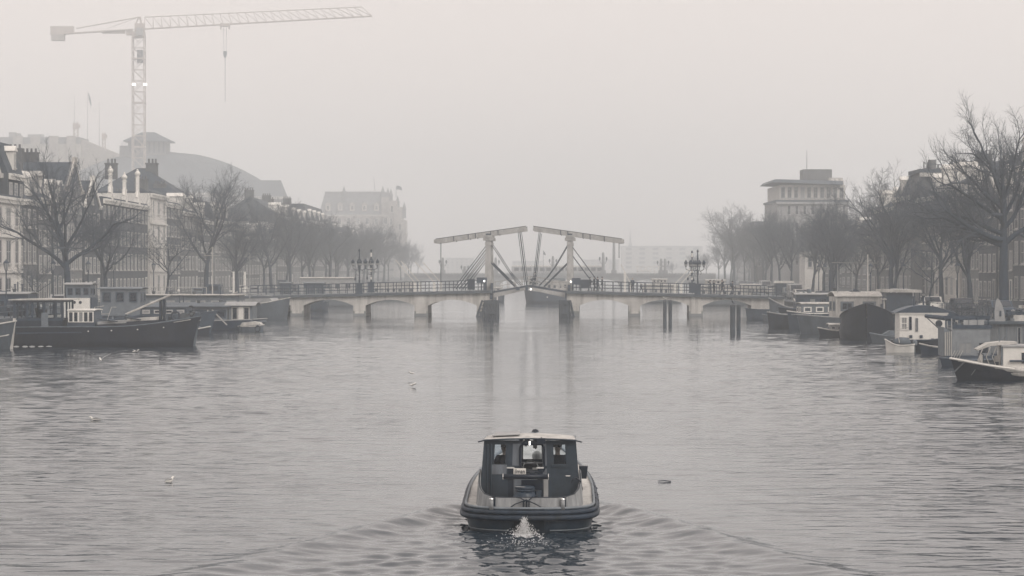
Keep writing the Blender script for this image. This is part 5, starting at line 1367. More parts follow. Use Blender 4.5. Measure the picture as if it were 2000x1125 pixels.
t, top, half = boat('sailing_boat', 'grey boat with upswept bow at the right end of the bridge', (PX(1548, Yx), Yx), R(183), 4.6, 2.6, 1.7, 2.7, 1.9, greyhull, lgrey, 'boat', railm=lgrey, pb=1.8)
cabin(t, -2.0, -.4, 2.0, 1.6, 3.1, lgrey, offwhite, side=1, wh=.6, wz=2.1, ends=1)
part(t, 'handrail', offwhite, lambda a: (a.tube([(-2.2, -1.2, 1.8), (-2.2, -1.2, 2.7)], .04, 5)))
Yx = 246
t, top, half = boat('barge', 'dark rounded hull moored left of the small launch with white window frames', (PX(1541, Yx), Yx), R(184), 3.9, 2.6, 1.35, 1.6, 1.2, black, mgrey, 'boat', railm=lgrey)
junk(t, -1.5, 1.2, -.8, .8, 1.1, 7, 22)
Yx = 243
t, top, half = boat('launch', 'small launch with flat cream roof and white window frames on the right bank', (PX(1588, Yx), Yx), R(186), 4.6, 2.5, 1.5, 1.75, 1.6, dgrey, lgrey, 'boat', railm=white)
cabin(t, -2.15, 1.35, 2.2, 1.3, 2.35, mgrey, offwhite, side=3, wh=.5, wz=1.6, ends=2, fm=white, over=.1)
part(t, 'stern_arch', white, lambda a: a.tube([(1.6+.01*k, -1.0+.3*math.cos(k*PI/6), 2.6+.25*math.sin(k*PI/6)) for k in range(7)], .04, 6))
part(t, 'flue', white, lambda a: a.tube([(-1.6, 0, 2.4), (-1.75, 0, 3.1)], [.12, .1], 8))
part(t, 'life_vest', offwhite, lambda a: a.lathe((1.2, -1.3, .7), [(.05, 0), (.25, .1), (.2, .4), (.05, .5)], 8))
junk(t, 1.4, 2.0, -.6, .6, 1.3, 3, 23)
Yx = 262
t, top, half = boat('barge', 'long dark deckhouse boat lying behind the cream-roofed launch', (PX(1600, Yx), Yx+1), R(180), 7.5, 3.4, 1.5, 1.8, 1.5, black, dgrey, 'barge')
cabin(t, -3.2, 2.4, 2.8, 1.4, 3.05, dgrey, lgrey, side=5, wh=.7, wz=2.0, fm=dgrey, over=.2)
mast(t, -1.2, 0, 3.0, 5.6, .09, iron); junk(t, -2, 2, -1, 1, 3.15, 6, 24)
Yx = 224
t, top, half = boat('barge', 'barge with white square cabin and arched roof left of the big black hull', (PX(1648, Yx), Yx), R(184), 7.6, 3.6, 1.5, 1.75, 1.6, greyhull, lgrey, 'barge', railm=lgrey, pb=3)
cabin(t, -2.9, 1.0, 3.2, 1.3, 3.25, offwhite, offwhite, side=2, wh=.85, wz=2.0, ww=.58, ends=2, fm=mgrey, over=.15, camber=.4)
part(t, 'skylight', dgrey, lambda a: a.prism([(-1.6, 3.6), (-.2, 3.6), (-.9, 3.95)], -.5, .5))
part(t, 'stovepipe', rust, lambda a: (a.tube([(.45, -1.75, 1.7), (.45, -1.75, 3.9)], .12, 10), a.tube([(.45, -1.75, 3.9), (.45, -1.75, 4.0)], .2, 10)))
mast(t, -2.0, .6, 3.2, W(0, 497, Yx)[2], .055, white)
for x in (-.6, .7): mast(t, x, .8, 3.2, W(0, 516, Yx)[2], .05, lgrey)
part(t, 'yard', lgrey, lambda a: a.bar((-2.8, .75, W(0, 514, Yx)[2]), (1.2, .75, W(0, 513, Yx)[2]), .05))
junk(t, 1.4, 3.0, -1, 1, 1.3, 6, 25)
Yx = 205.5
t, top, half = boat('cargo_barge', 'huge black rounded barge hull facing the camera on the right bank', (PX(1693, Yx+6.5), Yx+6.5), R(-98), 13, 4.35, 1.7, 2.95, 2.0, tarblack, offwhite, 'barge', railm=black, pb=3.2, flare=1.0, bul=.1)
part(t, 'hatch_cover', offwhite, lambda a: (a.add([(3.6, -1.9, 1.75), (3.6, 1.9, 1.75), (3.6, .25, 2.75), (3.6, -.25, 2.75), (-3, -1.9, 1.65), (-3, 1.9, 1.65), (-3, .25, 2.75), (-3, -.25, 2.75)], [(0,1,2,3), (4,7,6,5), (0,3,7,4), (1,5,6,2), (3,2,6,7)])))
junk(t, 4.6, 5.4, -.9, .9, 2.3, 5, 26)
Yx = 232
t, top, half = boat('wheelhouse_boat', 'dark wheelhouse boat with broad pale canopy roof behind the black hull', (PX(1752, Yx), Yx), R(180), 8, 3.6, 1.7, 2.0, 1.7, dgrey, mgrey, 'boat', railm=lgrey)
part(t, 'wheelhouse', dgrey, lambda a: a.box(-1.2, 1.2, -1.4, 1.4, 1.5, 3.5))
for k in range(4): window(t, -.9+k*.6, -1.4, 2.2, .45, .9, mgrey, sill=False, sash=0)
part(t, 'canopy', offwhite, lambda a: a.prism([(-2.0, 3.55), (1.7, 3.6), (1.65, 3.85), (-1.9, 3.8)], -1.7, 1.7))
for x in (-1.8, 1.5): part(t, 'canopy_post', dgrey, lambda a: (a.bar((x, -1.5, 1.6), (x, -1.5, 3.56), .08), a.bar((x, 1.5, 1.6), (x, 1.5, 3.56), .08)))
cabin(t, 1.3, 3.3, 2.8, 1.5, 2.9, offwhite, offwhite, side=3, wh=.6, wz=2.0)
# white houseboat with curved roof
Yx = 174.5
t, top, half = boat('houseboat', 'white-walled houseboat with dark barrel roof, round porthole and slanting boom', (PX(1806, Yx), Yx+1.6), R(176), 3.9, 3.8, .85, 1.25, .8, tarblack, mgrey, 'houseboat', railm=dgrey, pb=4)
def wl(a):
    x0, x1 = -1.62, 1.62
    a.box(x0, x1, -1.6, 1.6, .45, 2.55)
part(t, 'wall', white, wl)
part(t, 'wall_band', white, lambda a: a.box(-1.68, 1.68, -1.66, 1.66, 2.56, 2.68))
def rf(a):
    n = 10
    for i in range(n+1):
        u = -1+2*i/n; a.v += [(1.9*u, -1.7, 2.68+.5*(1-u*u)), (1.9*u, 1.7, 2.68+.5*(1-u*u))]
    for i in range(n): a.f.append((i*2, i*2+1, i*2+3, i*2+2))
    a.f.append(tuple(range(0, 2*n+2, 2))); a.f.append(tuple(range(1, 2*n+2, 2))[::-1]); a.f.append((0, 2*n, 2*n+1, 1))
part(t, 'roof', dgrey, rf)
window(t, -1.3, -1.6, 1.5, .5, .9, white, sill=False); part(t, 'glazing_bar', white, lambda a: [a.box(-1.47+.16*k, -1.45+.16*k, -1.66, -1.62, 1.52, 2.38) for k in range(3)])
window(t, -.88, -1.6, 1.5, .14, .9, dgrey, sill=False, sash=0)
window(t, -.45, -1.6, 1.4, .12, .9, dgrey, sill=False, sash=0)
portholes(t, [(1.05, -1.62, 1.95)], .19)
for x, z in ((-.85, .95), (-.15, .95), (.62, .72)): part(t, 'vent', dgrey, lambda a: a.box(x-.1, x+.1, -1.66, -1.61, z, z+.2))
t.rotation_euler.z = R(-3)     # long side with the porthole faces the camera
for ch in t.children:
    pass
# dark stern vessel behind with two white hawse plates
Yx = 178
o, top, half = boat('sailing_barge', 'dark barge stern with two white eye-like plates above the white houseboat', (PX(1812, Yx+6), Yx+6), R(-99), 9, 4.4, 2.2, 3.05, 2.4, dgrey, mgrey, 'barge', railm=dgrey, pb=3.5, bul=.2)
for s in (-1, 1):
    part(o, 'hawse_plate', white, lambda a: a.prism([(s*.12, 2.62), (s*.55, 2.60), (s*.62, 2.72), (s*.78, 2.76), (s*.68, 2.92), (s*.5, 2.98), (s*.12, 2.97)][::s], 0, .05)).matrix_local = Matrix.Translation((4.62, 0, .28)) @ Matrix.Rotation(R(90), 4, 'Z')
    part(o, 'hawse_hole', black, lambda a: a.tube([(4.69, s*.33, 3.08), (4.60, s*.33, 3.08)], .055, 8))
part(o, 'rudder_head', black, lambda a: a.box(4.5, 4.7, -.1, .1, 1.5, 3.4))
Yx = 168
o = thing('boom', 'long dark lowered boom with slanting stay in front of the white houseboat', 'spar', (0, 0, 0))
p = [W(1808, 617, Yx), W(1935, 632, Yx-4)]
part(o, 'spar', dgrey, lambda a: a.tube([p[0], p[1]], [.13, .2], 8)); q = [W(1810, 620, Yx), W(1848, 655, Yx-.5)]
part(o, 'stay', iron, lambda a: a.tube(q, .035, 6)); part(o, 'post', dgrey, lambda a: a.tube([(p[1][0]-1.6, p[1][1]+.6, 0), (p[1][0]-1.6, p[1][1]+.6, p[1][2]+.1)], .09, 6))
Yx = 176
t, top, half = boat('dinghy', 'white clinker dinghy with grey spray hood in front of the white houseboat', (PX(1758, 172.6), 172.6), R(178), 1.85, 1.25, .55, .95, .62, white, mgrey, 'boat', railm=offwhite, pb=2, bul=.12, flare=.75)
part(t, 'spray_hood', tarp, lambda a: a.prism([(-.75, .55), (.5, .6), (.35, .9), (0, 1.05), (-.55, 1.02)], -.5, .5), True)
part(t, 'fender', rubber, lambda a: a.tube([(-.35, -.72, -.05), (-.35, -.72, .75)], .045, 8))
part(t, 'windscreen_frame', offwhite, lambda a: a.tube([(.1, .5, .7), (.25, .5, 1.5), (-.2, .5, 1.75), (-.5, .5, 1.7)], .03, 6))
part(t, 'outboard_motor', mgrey, lambda a: (a.lathe((-1.0, 0, .5), [(.1, 0), (.16, .08), (.15, .3), (.05, .38)], 8), a.box(-1.03, -.95, -.05, .05, -.2, .5)))
# grey window houseboat
Yx = 158
t = thing('houseboat', 'boxy grey houseboat with two big dark windows and plant-topped flat roof', 'houseboat', (PX(1896, Yx), Yx, 0), R(-3))
part(t, 'float', dgrey, lambda a: a.box(-1.5, 1.6, -.1, 3.6, -.5, .3))
part(t, 'wall', mat('houseboat_grey', (.23, .235, .24), .7, .25, 2, bump=.1), lambda a: a.box(-1.15, 1.2, 0, 3.4, .3, 1.95))
part(t, 'side_wall', mgrey, lambda a: a.prism([(-1.62, .25), (-1.17, .25), (-1.17, 1.75), (-1.62, 2.05)], .05, 3.4))
for k in range(4): part(t, 'slat', offwhite, lambda a: a.box(-1.58+k*.12, -1.53+k*.12, -.02, .04, .3, 1.75+.02*k))
window(t, -.33, 0, .34, 1.0, .86, MATS['houseboat_grey'], sill=False, sash=0, prou=.03); window(t, .80, 0, .34, .8, .86, MATS['houseboat_grey'], sill=False, sash=0, prou=.03)
part(t, 'parapet', dgrey, lambda a: a.box(-1.12, 1.3, -.05, .1, 1.96, 2.2))
for k, (x0, x1) in enumerate(((-.42, -.12), (-.08, .4), (.44, .84))): part(t, 'parapet_panel', lgrey, lambda a: a.box(x0, x1, .12, .18, 2.1, 2.5))
part(t, 'post', lgrey, lambda a: a.box(-1.2, -1.14, -.08, 0, 1.9, 2.6)); part(t, 'roof_beam', dgrey, lambda a: (a.box(-1.5, 1.3, .9, 1.1, 2.55, 2.75), a.bar((-1.4, 1, 1.9), (-1.4, 1, 2.6), .1), a.bar((1.2, 1, 1.9), (1.2, 1, 2.6), .1)))
junk(t, -1.0, -.5, .4, 1.2, 1.98, 5, 31); junk(t, -1.2, 1.2, 1.6, 3, 2.0, 9, 32, offwhite)
part(t, 'bike_rack', offwhite, lambda a: [a.tube([(-1.3+.16*k, -.25-.05*k, .05), (-1.0+.16*k, -.3, .62)], .02, 5) for k in range(4)])
Yx = 160
t = thing('houseboat', 'timber-clad grey houseboat with roof terrace at the right edge', 'houseboat', (PX(1985, Yx), Yx+.5, 0), R(-3))
part(t, 'float', dgrey, lambda a: a.box(-1.7, 4, -.1, 4, -.5, .35)); part(t, 'wall', woodl, lambda a: a.box(-1.6, 3.9, 0, 3.9, .35, 2.2))
part(t, 'roof', greyhull, lambda a: a.box(-1.95, 4.1, -.25, 4.1, 2.2, 2.38)); part(t, 'terrace_wall', offwhite, lambda a: a.box(.0, 3.9, .6, .72, 2.38, 2.75))
part(t, 'awning_beam', dgrey, lambda a: a.box(.2, 3.9, 1.2, 1.35, 2.8, 2.95))
for x in (-1.0, -.55, .1, .55): part(t, 'board', mgrey, lambda a: a.box(x, x+.08, -.03, -.001, .4, 2.15))
window(t, .28, 0, .9, .2, 1.1, lgrey, sill=False, sash=0)
junk(t, -1.6, 0, .2, .8, 2.39, 4, 33)
o = thing('surfboard', 'pale pointed surfboard standing upright on the timber-clad houseboat', 'surfboard', (PX(1955, 159), 159.6, 2.4), R(-6))
part(o, 'board', lgrey, lambda a: a.prism([(-.26, 0), (.36, 0), (.33, .5), (.2, 1.0), (.02, 1.34), (-.12, 1.42), (-.2, 1.2), (-.28, .6)], -.04, .04)); part(o, 'pad', dgrey, lambda a: a.box(.02, .14, -.08, -.041, .3, .65))
# white boat at the right edge
Yx = 129.5
t, top, half = boat('tugboat', 'white-rimmed old tug with long white cabin nearest on the right edge', (PX(2035, Yx), Yx+.2), R(177), 8.4, 3.0, .62, 1.15, .95, tarblack, lgrey, 'boat', railm=white, pb=2.6, bul=.1, flare=.9)
part(t, 'white_strake', offwhite, lambda a: [a.tube([(-3.5, s_*1.5, .52), (0, s_*1.56, .52), (1.2, s_*1.5, .55), (2.4, s_*1.18, .66), (3.4, s_*.68, .84), (4.15, s_*.2, 1.0)], [.13, .14, .15, .15, .14, .10], 8) for s_ in (-1, 1)] + [a.tube([(-3.5, s_*1.46, .34), (0, s_*1.5, .34), (1.2, s_*1.44, .37), (2.4, s_*1.12, .47), (3.3, s_*.66, .62)], [.12, .13, .13, .12, .08], 8) for s_ in (-1, 1)])
cabin(t, -3.6, 2.05, 2.2, .55, 1.72, white, lgrey, side=0, over=.08, camber=.05)
for x in (1.05, .25, -.6): window(t, x, 1.1, .85, .26, .62, white, gm=glassd, rz=PI, sill=False, sash=0, prou=.02)
part(t, 'corner_post', mgrey, lambda a: a.box(2.07, 2.15, 1.02, 1.12, .6, 1.72))
part(t, 'fender_log', dgrey, lambda a: a.tube([(-2.0, 1.22, 1.02), (1.75, 1.22, 1.02)], .06, 6))
part(t, 'canopy', offwhite, lambda a: (a.prism([(1.3, 1.86), (2.6, 1.76), (3.25, 1.52), (3.3, 1.58), (2.7, 1.90), (2.0, 1.99), (1.3, 1.97)], -.7, .7)))
part(t, 'canopy_frame', offwhite, lambda a: [a.tube([(x0_, .75, .6), (x0_+.25, .75, 1.2), (x0_+.05, .75, 1.7)], .025, 5) for x0_ in (2.3, 2.6, 2.95)])
part(t, 'wind_shield', offwhite, lambda a: a.prism([(2.15, .6), (2.45, .65), (2.42, 1.25), (2.15, 1.3)], .5, .58))
part(t, 'steering_bench', wood, lambda a: (a.box(2.2, 2.9, -.7, .6, .55, .95), a.box(2.95, 3.08, -.7, .6, .5, 1.35)))
part(t, 'towel', offwhite, lambda a: a.prism([(3.02, .85), (3.2, .8), (3.28, 1.05), (3.1, 1.35), (3.02, 1.3)], .62, .68))
part(t, 'stern_ensign_staff', mgrey, lambda a: a.tube([(2.3, .6, 1.85), (1.9, .7, 2.3)], .02, 5))
part(t, 'rope', rust, lambda a: (a.tube([(3.2, .78, .85), (3.6, .8, .3)], .03, 5), a.tube([(3.9, .5, .95), (4.4, .5, .45)], .05, 5)))
junk(t, 2.3, 3.3, -.5, .5, .6, 8, 34)
# small tender in its shadow
Yx = 134
t, top, half = boat('rowing_boat', 'low dark rowing boat lying between the white-rimmed tug and the grey window houseboat', (PX(1898, 148), 148), R(178), 3.4, 1.3, .42, .55, .45, bluehull, mgrey, 'boat', bul=.12)
part(t, 'thwart', woodl, lambda a: (a.box(-.6, -.35, -.5, .5, .3, .34), a.box(.5, .75, -.45, .45, .3, .34)))

g2 = random.Random(99)
small = [(1490, 296, 3.6, 'open dark dinghy right under the bridge\'s right abutment'), (1522, 279, 3.4, 'small decked dinghy squeezed beside the low dark sloop'), (1568, 254, 3.8, 'tarpaulin-covered skiff beside the upswept grey bow'),
         (1612, 236, 3.6, 'low black tender left of the barge with the white square cabin'), (1640, 215, 3.4, 'grey skiff tucked between the white-cabin barge and the huge black hull'), (1752, 196, 3.8, 'dark skiff right of the huge black hull'),
         (1845, 168, 3.0, 'flat grey punt against the white-walled houseboat'), (520, 306, 3.6, 'open skiff by the high-bowed barge at the bridge\'s left end'), (366, 219, 3.6, 'low skiff lying behind the black barge\'s bow'), (432, 246, 3.4, 'open boat behind the long low grey houseboat'), (556, 316, 3.2, 'small dark rowing boat at the bridge\'s leftmost arch')]
for i, (px, Y, L_, lab) in enumerate(small):
    t, top, half = boat(('dinghy', 'skiff')[i % 2], lab, (PX(px, Y), Y, 0), R(180 if px > 1000 else 0)+g2.uniform(-.12, .12), L_, 1.5, .55, .8, .6, (tarblack, greyhull, bluehull, wood)[i % 4], mgrey, 'boat', bul=.15, flare=.8, railm=(offwhite, mgrey)[i % 2])
    part(t, 'thwart', woodl, lambda a: (a.box(-.7, -.45, -.6, .6, .42, .46), a.box(.4, .65, -.55, .55, .42, .46)))
    if i % 3 == 2: part(t, 'cover', tarp, lambda a: a.prism([(-1.3, .55), (1.2, .62), (.6, .95), (-.8, .9)], -.6, .6))
    elif i % 3 == 1: cabin(t, -.2, .9, 1.0, .5, .95, lgrey, offwhite, side=2, wh=.22, wz=.62)
    junk(t, -1.1, 1.0, -.45, .45, .5, 4, 40+i)
# mooring lines, bicycles and plants on the houseboat roofs
def clutter(t, x0, x1, y0, y1, z, n, seed):
    g = random.Random(seed)
    for k in range(n):
        x, y = g.uniform(x0, x1), g.uniform(y0, y1)
        if k % 2:
            def pl(a):
                for q in range(46):
                    th, r_, h_ = g.uniform(0, 6.28), g.uniform(0, .3), g.uniform(.2, .75); c = (x+r_*math.cos(th), y+r_*math.sin(th), z+h_)
                    a.add([(c[0]+g.uniform(-.07, .07), c[1]+g.uniform(-.07, .07), c[2]+g.uniform(-.07, .07)) for _ in range(3)], [(0, 1, 2)])
            p_ = part(t, 'plant', twig, pl); part(p_, 'plant_pot', rust, lambda a: a.lathe((x, y, z), [(.13, 0), (.2, .28)], 10))
        else: part(t, 'flue', dgrey, lambda a: (a.tube([(x, y, z-.2), (x, y, z+.6)], .06, 8), a.tube([(x, y, z+.6), (x, y, z+.68)], .11, 8)))
for o_ in list(COL.objects):
    if o_.parent is None and o_.get('category') in ('houseboat',):
        lab = o_['label']
        if 'two big dark windows' in lab: clutter(o_, -1, 1.1, .3, 3, 1.98, 8, 3)
        elif 'timber-clad' in lab: clutter(o_, -1.6, 2, .2, 3, 2.4, 9, 4)
        elif 'white-walled' in lab: clutter(o_, -1, 1, -.3, 1, 3.1, 3, 5)
        elif 'flat pale-roofed' in lab: clutter(o_, -5, 6, -1.5, 1.5, 3.2, 9, 6)
        elif 'long low grey' in lab: clutter(o_, -4.5, 1, -1, 1, 2.5, 5, 7)
        elif 'left edge' in lab: clutter(o_, -1, 3, -1, 1, 3.7, 5, 8)

# ------------------------------------------------------------------ people
def skinned(name, joints, edges, m, parent=None, sub=2):
    """one continuous surface grown round connected joints"""
    me = bpy.data.meshes.new(name); me.from_pydata([j[:3] for j in joints], edges, [])
    o = bpy.data.objects.new('temp', me); COL.objects.link(o)
    sk_ = o.modifiers.new('s', 'SKIN'); o.modifiers.new('b', 'SUBSURF').levels = sub
    for v, j in zip(me.skin_vertices[0].data, joints): v.radius = (j[3], j[4] if len(j) > 4 else j[3])
    me.skin_vertices[0].data[0].use_root = True
    dg = bpy.context.evaluated_depsgraph_get(); dg.update()
    nm = bpy.data.meshes.new_from_object(o.evaluated_get(dg)); bpy.data.objects.remove(o)
    nm.materials.clear(); nm.materials.append(m); nm.polygons.foreach_set('use_smooth', [True]*len(nm.polygons))
    return inst(name, nm, parent)
def hand(base, d, side):
    """joint chains for a palm, four unequal curled fingers and a thumb"""
    d = Vector(d).normalized(); s = Vector(side).normalized(); n = d.cross(s); b = Vector(base); js = []; ed = []
    js.append((*(b+d*.045), .022)); 
    for k, L in enumerate((.062, .072, .068, .052)):
        o = b+d*.075+s*(k-1.5)*.019
        i = len(js); js += [(*o, .011), (*(o+d*L*.5+n*.006), .009), (*(o+d*L*.9+n*.02), .007)]; ed += [(0, i), (i, i+1), (i+1, i+2)]
    i = len(js); o = b+d*.035-s*.034; js += [(*o, .011), (*(o-s*.02+d*.025), .009), (*(o-s*.026+d*.05+n*.01), .007)]; ed += [(0, i), (i, i+1), (i+1, i+2)]
    return js, ed
def person(label, loc, rz, h=1.74, coat=None, trousers=None, pose='walk', hat=None, phase=1, sub=1, hands=True):
    t = thing('person', label, 'person', loc, rz); s = h/1.74; coat = coat or cloth; trousers = trousers or cloth2
    st = {'walk': .28, 'stand': .04, 'sit': 0}[pose]*phase
    if pose == 'sit':
        hipz = .48; L = [(.09, .0, .48), (.11, .42, .50), (.11, .46, .08), (.11, .60, .03)]; Rr = [(-.09, 0, .48), (-.11, .42, .50), (-.11, .46, .08), (-.11, .60, .03)]
    else:
        hipz = .92; L = [(.09, 0, .90), (.10, st*.6+.03, .50), (.10, st*.9-.02, .09), (.10, st*.9+.12, .03)]; Rr = [(-.09, 0, .90), (-.10, -st*.3+.05, .49), (-.10, -st-.05, .10), (-.10, -st+.08, .04)]
    a = st*.8
    if pose == 'sit': A = [(.19, .0, hipz+.50), (.25, .12, hipz+.24), (.17, .34, hipz+.20)]; B = [(-.19, 0, hipz+.50), (-.25, .12, hipz+.24), (-.17, .34, hipz+.22)]
    else: A = [(.19, 0, 1.41), (.235, -a*.5-.02, 1.14), (.23, -a+.10, .89)]; B = [(-.19, 0, 1.41), (-.235, a*.5, 1.14), (-.23, a+.12, .90)]
    z = hipz
    tor = [(0, 0, z, .115, .09), (0, -.01, z+.2, .12, .09), (0, 0, z+.40, .14, .10), (0, 0, z+.53, .055), (0, .01, z+.60, .05), (0, .02, z+.68, .075, .09), (0, .015, z+.77, .07, .085)]
    js = list(tor); ed = [(0,1),(1,2),(2,3),(3,4),(4,5),(5,6)]
    for ch, rr in ((A, (.05, .04, .028)), (B, (.05, .04, .028))):
        i = len(js); js += [(*p, r) for p, r in zip(ch, rr)]; ed += [(2, i), (i, i+1), (i+1, i+2)]
        if hands:
            d = Vector(ch[2])-Vector(ch[1]); hj, he = hand(ch[2], d, (0, 1, 0) if pose != 'sit' else (1, 0, 0)); k = len(js); js += hj; ed += [(i+2, k)]+[(p+k, q+k) for p, q in he]
    for ch in (L, Rr):
        i = len(js); js += [(*p, r) for p, r in zip(ch, (.085, .06, .042, .04))]; ed += [(0, i), (i, i+1), (i+1, i+2), (i+2, i+3)]
    bd = skinned('body', [(*[c*s for c in j[:3]], *[r*s for r in j[3:]]) for j in js], ed, skin, t, sub)
    def sc_(j): return (*[c*s for c in j[:3]], *[r*s for r in j[3:]])
    # coat
    cj = [(0, 0, z-.12 if pose != 'sit' else z+.02, .17, .135), (0, -.01, z+.2, .16, .125), (0, 0, z+.42, .175, .13), (0, 0, z+.53, .085)]
    ce = [(0,1),(1,2),(2,3)]
    for ch in (A, B):
        i = len(cj); cj += [(*p, r) for p, r in zip(ch, (.075, .062, .048))]; ce += [(2, i), (i, i+1), (i+1, i+2)]
    skinned('coat', [sc_(j) for j in cj], ce, coat, t, 1)
    tj = [(0, 0, z, .14, .11)]; te = []
    for ch in (L, Rr):
        i = len(tj); tj += [(*p, r) for p, r in zip(ch[:3], (.10, .078, .06))]; te += [(0, i), (i, i+1), (i+1, i+2)]
    skinned('trousers', [sc_(j) for j in tj], te, trousers, t, 1)
    for ch in (L, Rr): part(t, 'shoe', black, lambda a_: a_.tube([[c*s for c in (ch[2][0], ch[2][1]-.05, .05+ch[2][2]-.09)], [c*s for c in (ch[3][0], ch[3][1]+.04, ch[3][2]+.02)]], [.05*s, .038*s], 8), True)
    hz = (z+.76)*s
    part(t, 'hair' if not hat else 'hat', hat or hairm, lambda a_: a_.lathe((0, -.008*s, hz-.03*s), [(.098*s, 0), (.104*s, .05*s), (.085*s, .10*s), (.03*s, .128*s)], 14, sy=1.12), True)
    # face
    f = MB(); fy = .105*s; ez = hz-.045*s
    f.add([(0, fy+.025*s, ez-.03*s), (-.014*s, fy-.012*s, ez-.035*s), (.014*s, fy-.012*s, ez-.035*s), (0, fy-.012*s, ez+.012*s)], [(0,1,2),(0,3,1),(0,2,3)])
    f.build('nose', skin, bd)
    for e in (-1, 1):
        part(bd, 'eye', black, lambda a_: a_.lathe((e*.028*s, fy-.012*s, ez-.008*s), [(.002, 0), (.009*s, .005*s), (.002, .01*s)], 8))
        part(bd, 'ear', skin, lambda a_: a_.cbox((e*.082*s, .01*s, ez-.015*s), (.014*s, .03*s, .055*s)))
    part(bd, 'mouth', mat('lips', (.3, .16, .14), .6, .1, 5), lambda a_: a_.cbox((0, fy-.008*s, ez-.06*s), (.042*s, .01*s, .008*s)))
    return t
# pedestrians on the bridge (feet on the deck)
def on_deck(px, y):
    dk = deckL(px) if px < 960 else (deckR(px) if px > 1106 else 562)
    x, yy, _ = BP(px, y, 500); return (x, yy, bz(dk)+.145)
ppl = [(1152, 2.0, 1.68, cloth, None, 'walk', R(100), 'pedestrian in dark coat walking beside the right control cabinet'), (1160.5, 3.2, 1.80, cloth, None, 'stand', R(-80), 'tall dark-coated person, left of the tight trio on the bridge'),
       (1167, 3.9, 1.74, cloth, None, 'stand', R(60), 'middle person of the tight dark trio on the bridge'), (1176, 3.3, 1.76, cloth, None, 'stand', R(-90), 'right-hand person of the tight dark trio on the bridge'),
       (1236, 4.5, 1.74, cloth2, offwhite, 'stand', R(20), 'person in white cap and grey coat standing alone mid right bridge'), (1252, 1.2, 1.25, cloth, None, 'walk', R(-90), 'short dark figure walking beside the white-capped person'),
       (1388, 2.4, 1.72, cloth2, None, 'stand', R(90), 'person in lighter coat of the pair by the right lantern post'), (1395, 2.0, 1.70, cloth, None, 'stand', R(-70), 'person in dark coat of the pair by the right lantern post'),
       (1410.5, 1.2, 1.82, cloth, None, 'walk', R(95), 'tall pedestrian in long dark coat striding between the pair and the backpack walker'), (1430.5, 1.2, 1.66, cloth, None, 'walk', R(-90), 'pedestrian with backpack walking at the right end of the bridge')]
for i, (px, y, h, ct, ht, po, rz, L_) in enumerate(ppl):
    t = person(L_, on_deck(px, y), rz, h, ct, cloth2 if i % 3 == 0 else cloth, po, ht, 1 if i % 2 else -1, sub=1, hands=(i in (8, 9)))
    if i == 9: part(t, 'backpack', dgrey, lambda a: a.box(-.15, .15, -.32, -.12, 1.0, 1.42))
# cyclist on the raised leaf and parked bicycle
def bicycle(label, loc, rz, m=iron):
    t = thing('bicycle', label, 'bicycle', loc, rz)
    for x in (-.52, .52):
        w = part(t, 'wheel', rubber, lambda a: a.tube([(x+.34*math.cos(k*PI/9), 0, .36+.34*math.sin(k*PI/9)) for k in range(19)], .022, 5, cap=False))
        part(w, 'spokes', lgrey, lambda a: [a.bar((x, 0, .36), (x+.33*math.cos(k*PI/4), 0, .36+.33*math.sin(k*PI/4)), .008) for k in range(8)])
    part(t, 'frame', m, lambda a: (a.bar((-.52, 0, .36), (-.1, 0, .36), .035), a.bar((-.1, 0, .36), (-.22, 0, .9), .035), a.bar((-.1, 0, .36), (.36, 0, .86), .04), a.bar((-.2, 0, .82), (.36, 0, .9), .035), a.bar((.34, 0, .98), (.52, 0, .36), .035), a.bar((-.52, 0, .36), (-.2, 0, .8), .03)))
    part(t, 'saddle', black, lambda a: a.prism([(-.36, .93), (-.08, .94), (-.1, .99), (-.36, 1.0)], -.06, .06)); part(t, 'handlebar', iron, lambda a: a.tube([(.2, -.26, 1.05), (.34, -.1, 1.06), (.34, .1, 1.06), (.2, .26, 1.05)], .015, 5))
    part(t, 'pedals', iron, lambda a: a.bar((-.1, -.15, .24), (-.1, .15, .5), .03)); part(t, 'chain_guard', iron, lambda a: a.box(-.5, -.02, .03, .05, .33, .42))
    return t
c = on_deck(1047, 2.2); bicycle('bicycle ridden over the top of the raised drawbridge leaf', (c[0]-.35, c[1], bz(562)+.1), R(180))
person('cyclist in dark jacket seated on the bicycle crossing the drawbridge crown', (c[0]-.15, c[1], bz(562)+.1+.47), R(90), 1.74, cloth, cloth, 'sit', sub=1, hands=False)
c = on_deck(1376, .9); bicycle('bicycle parked against the railing right of the lantern post', c, R(12))

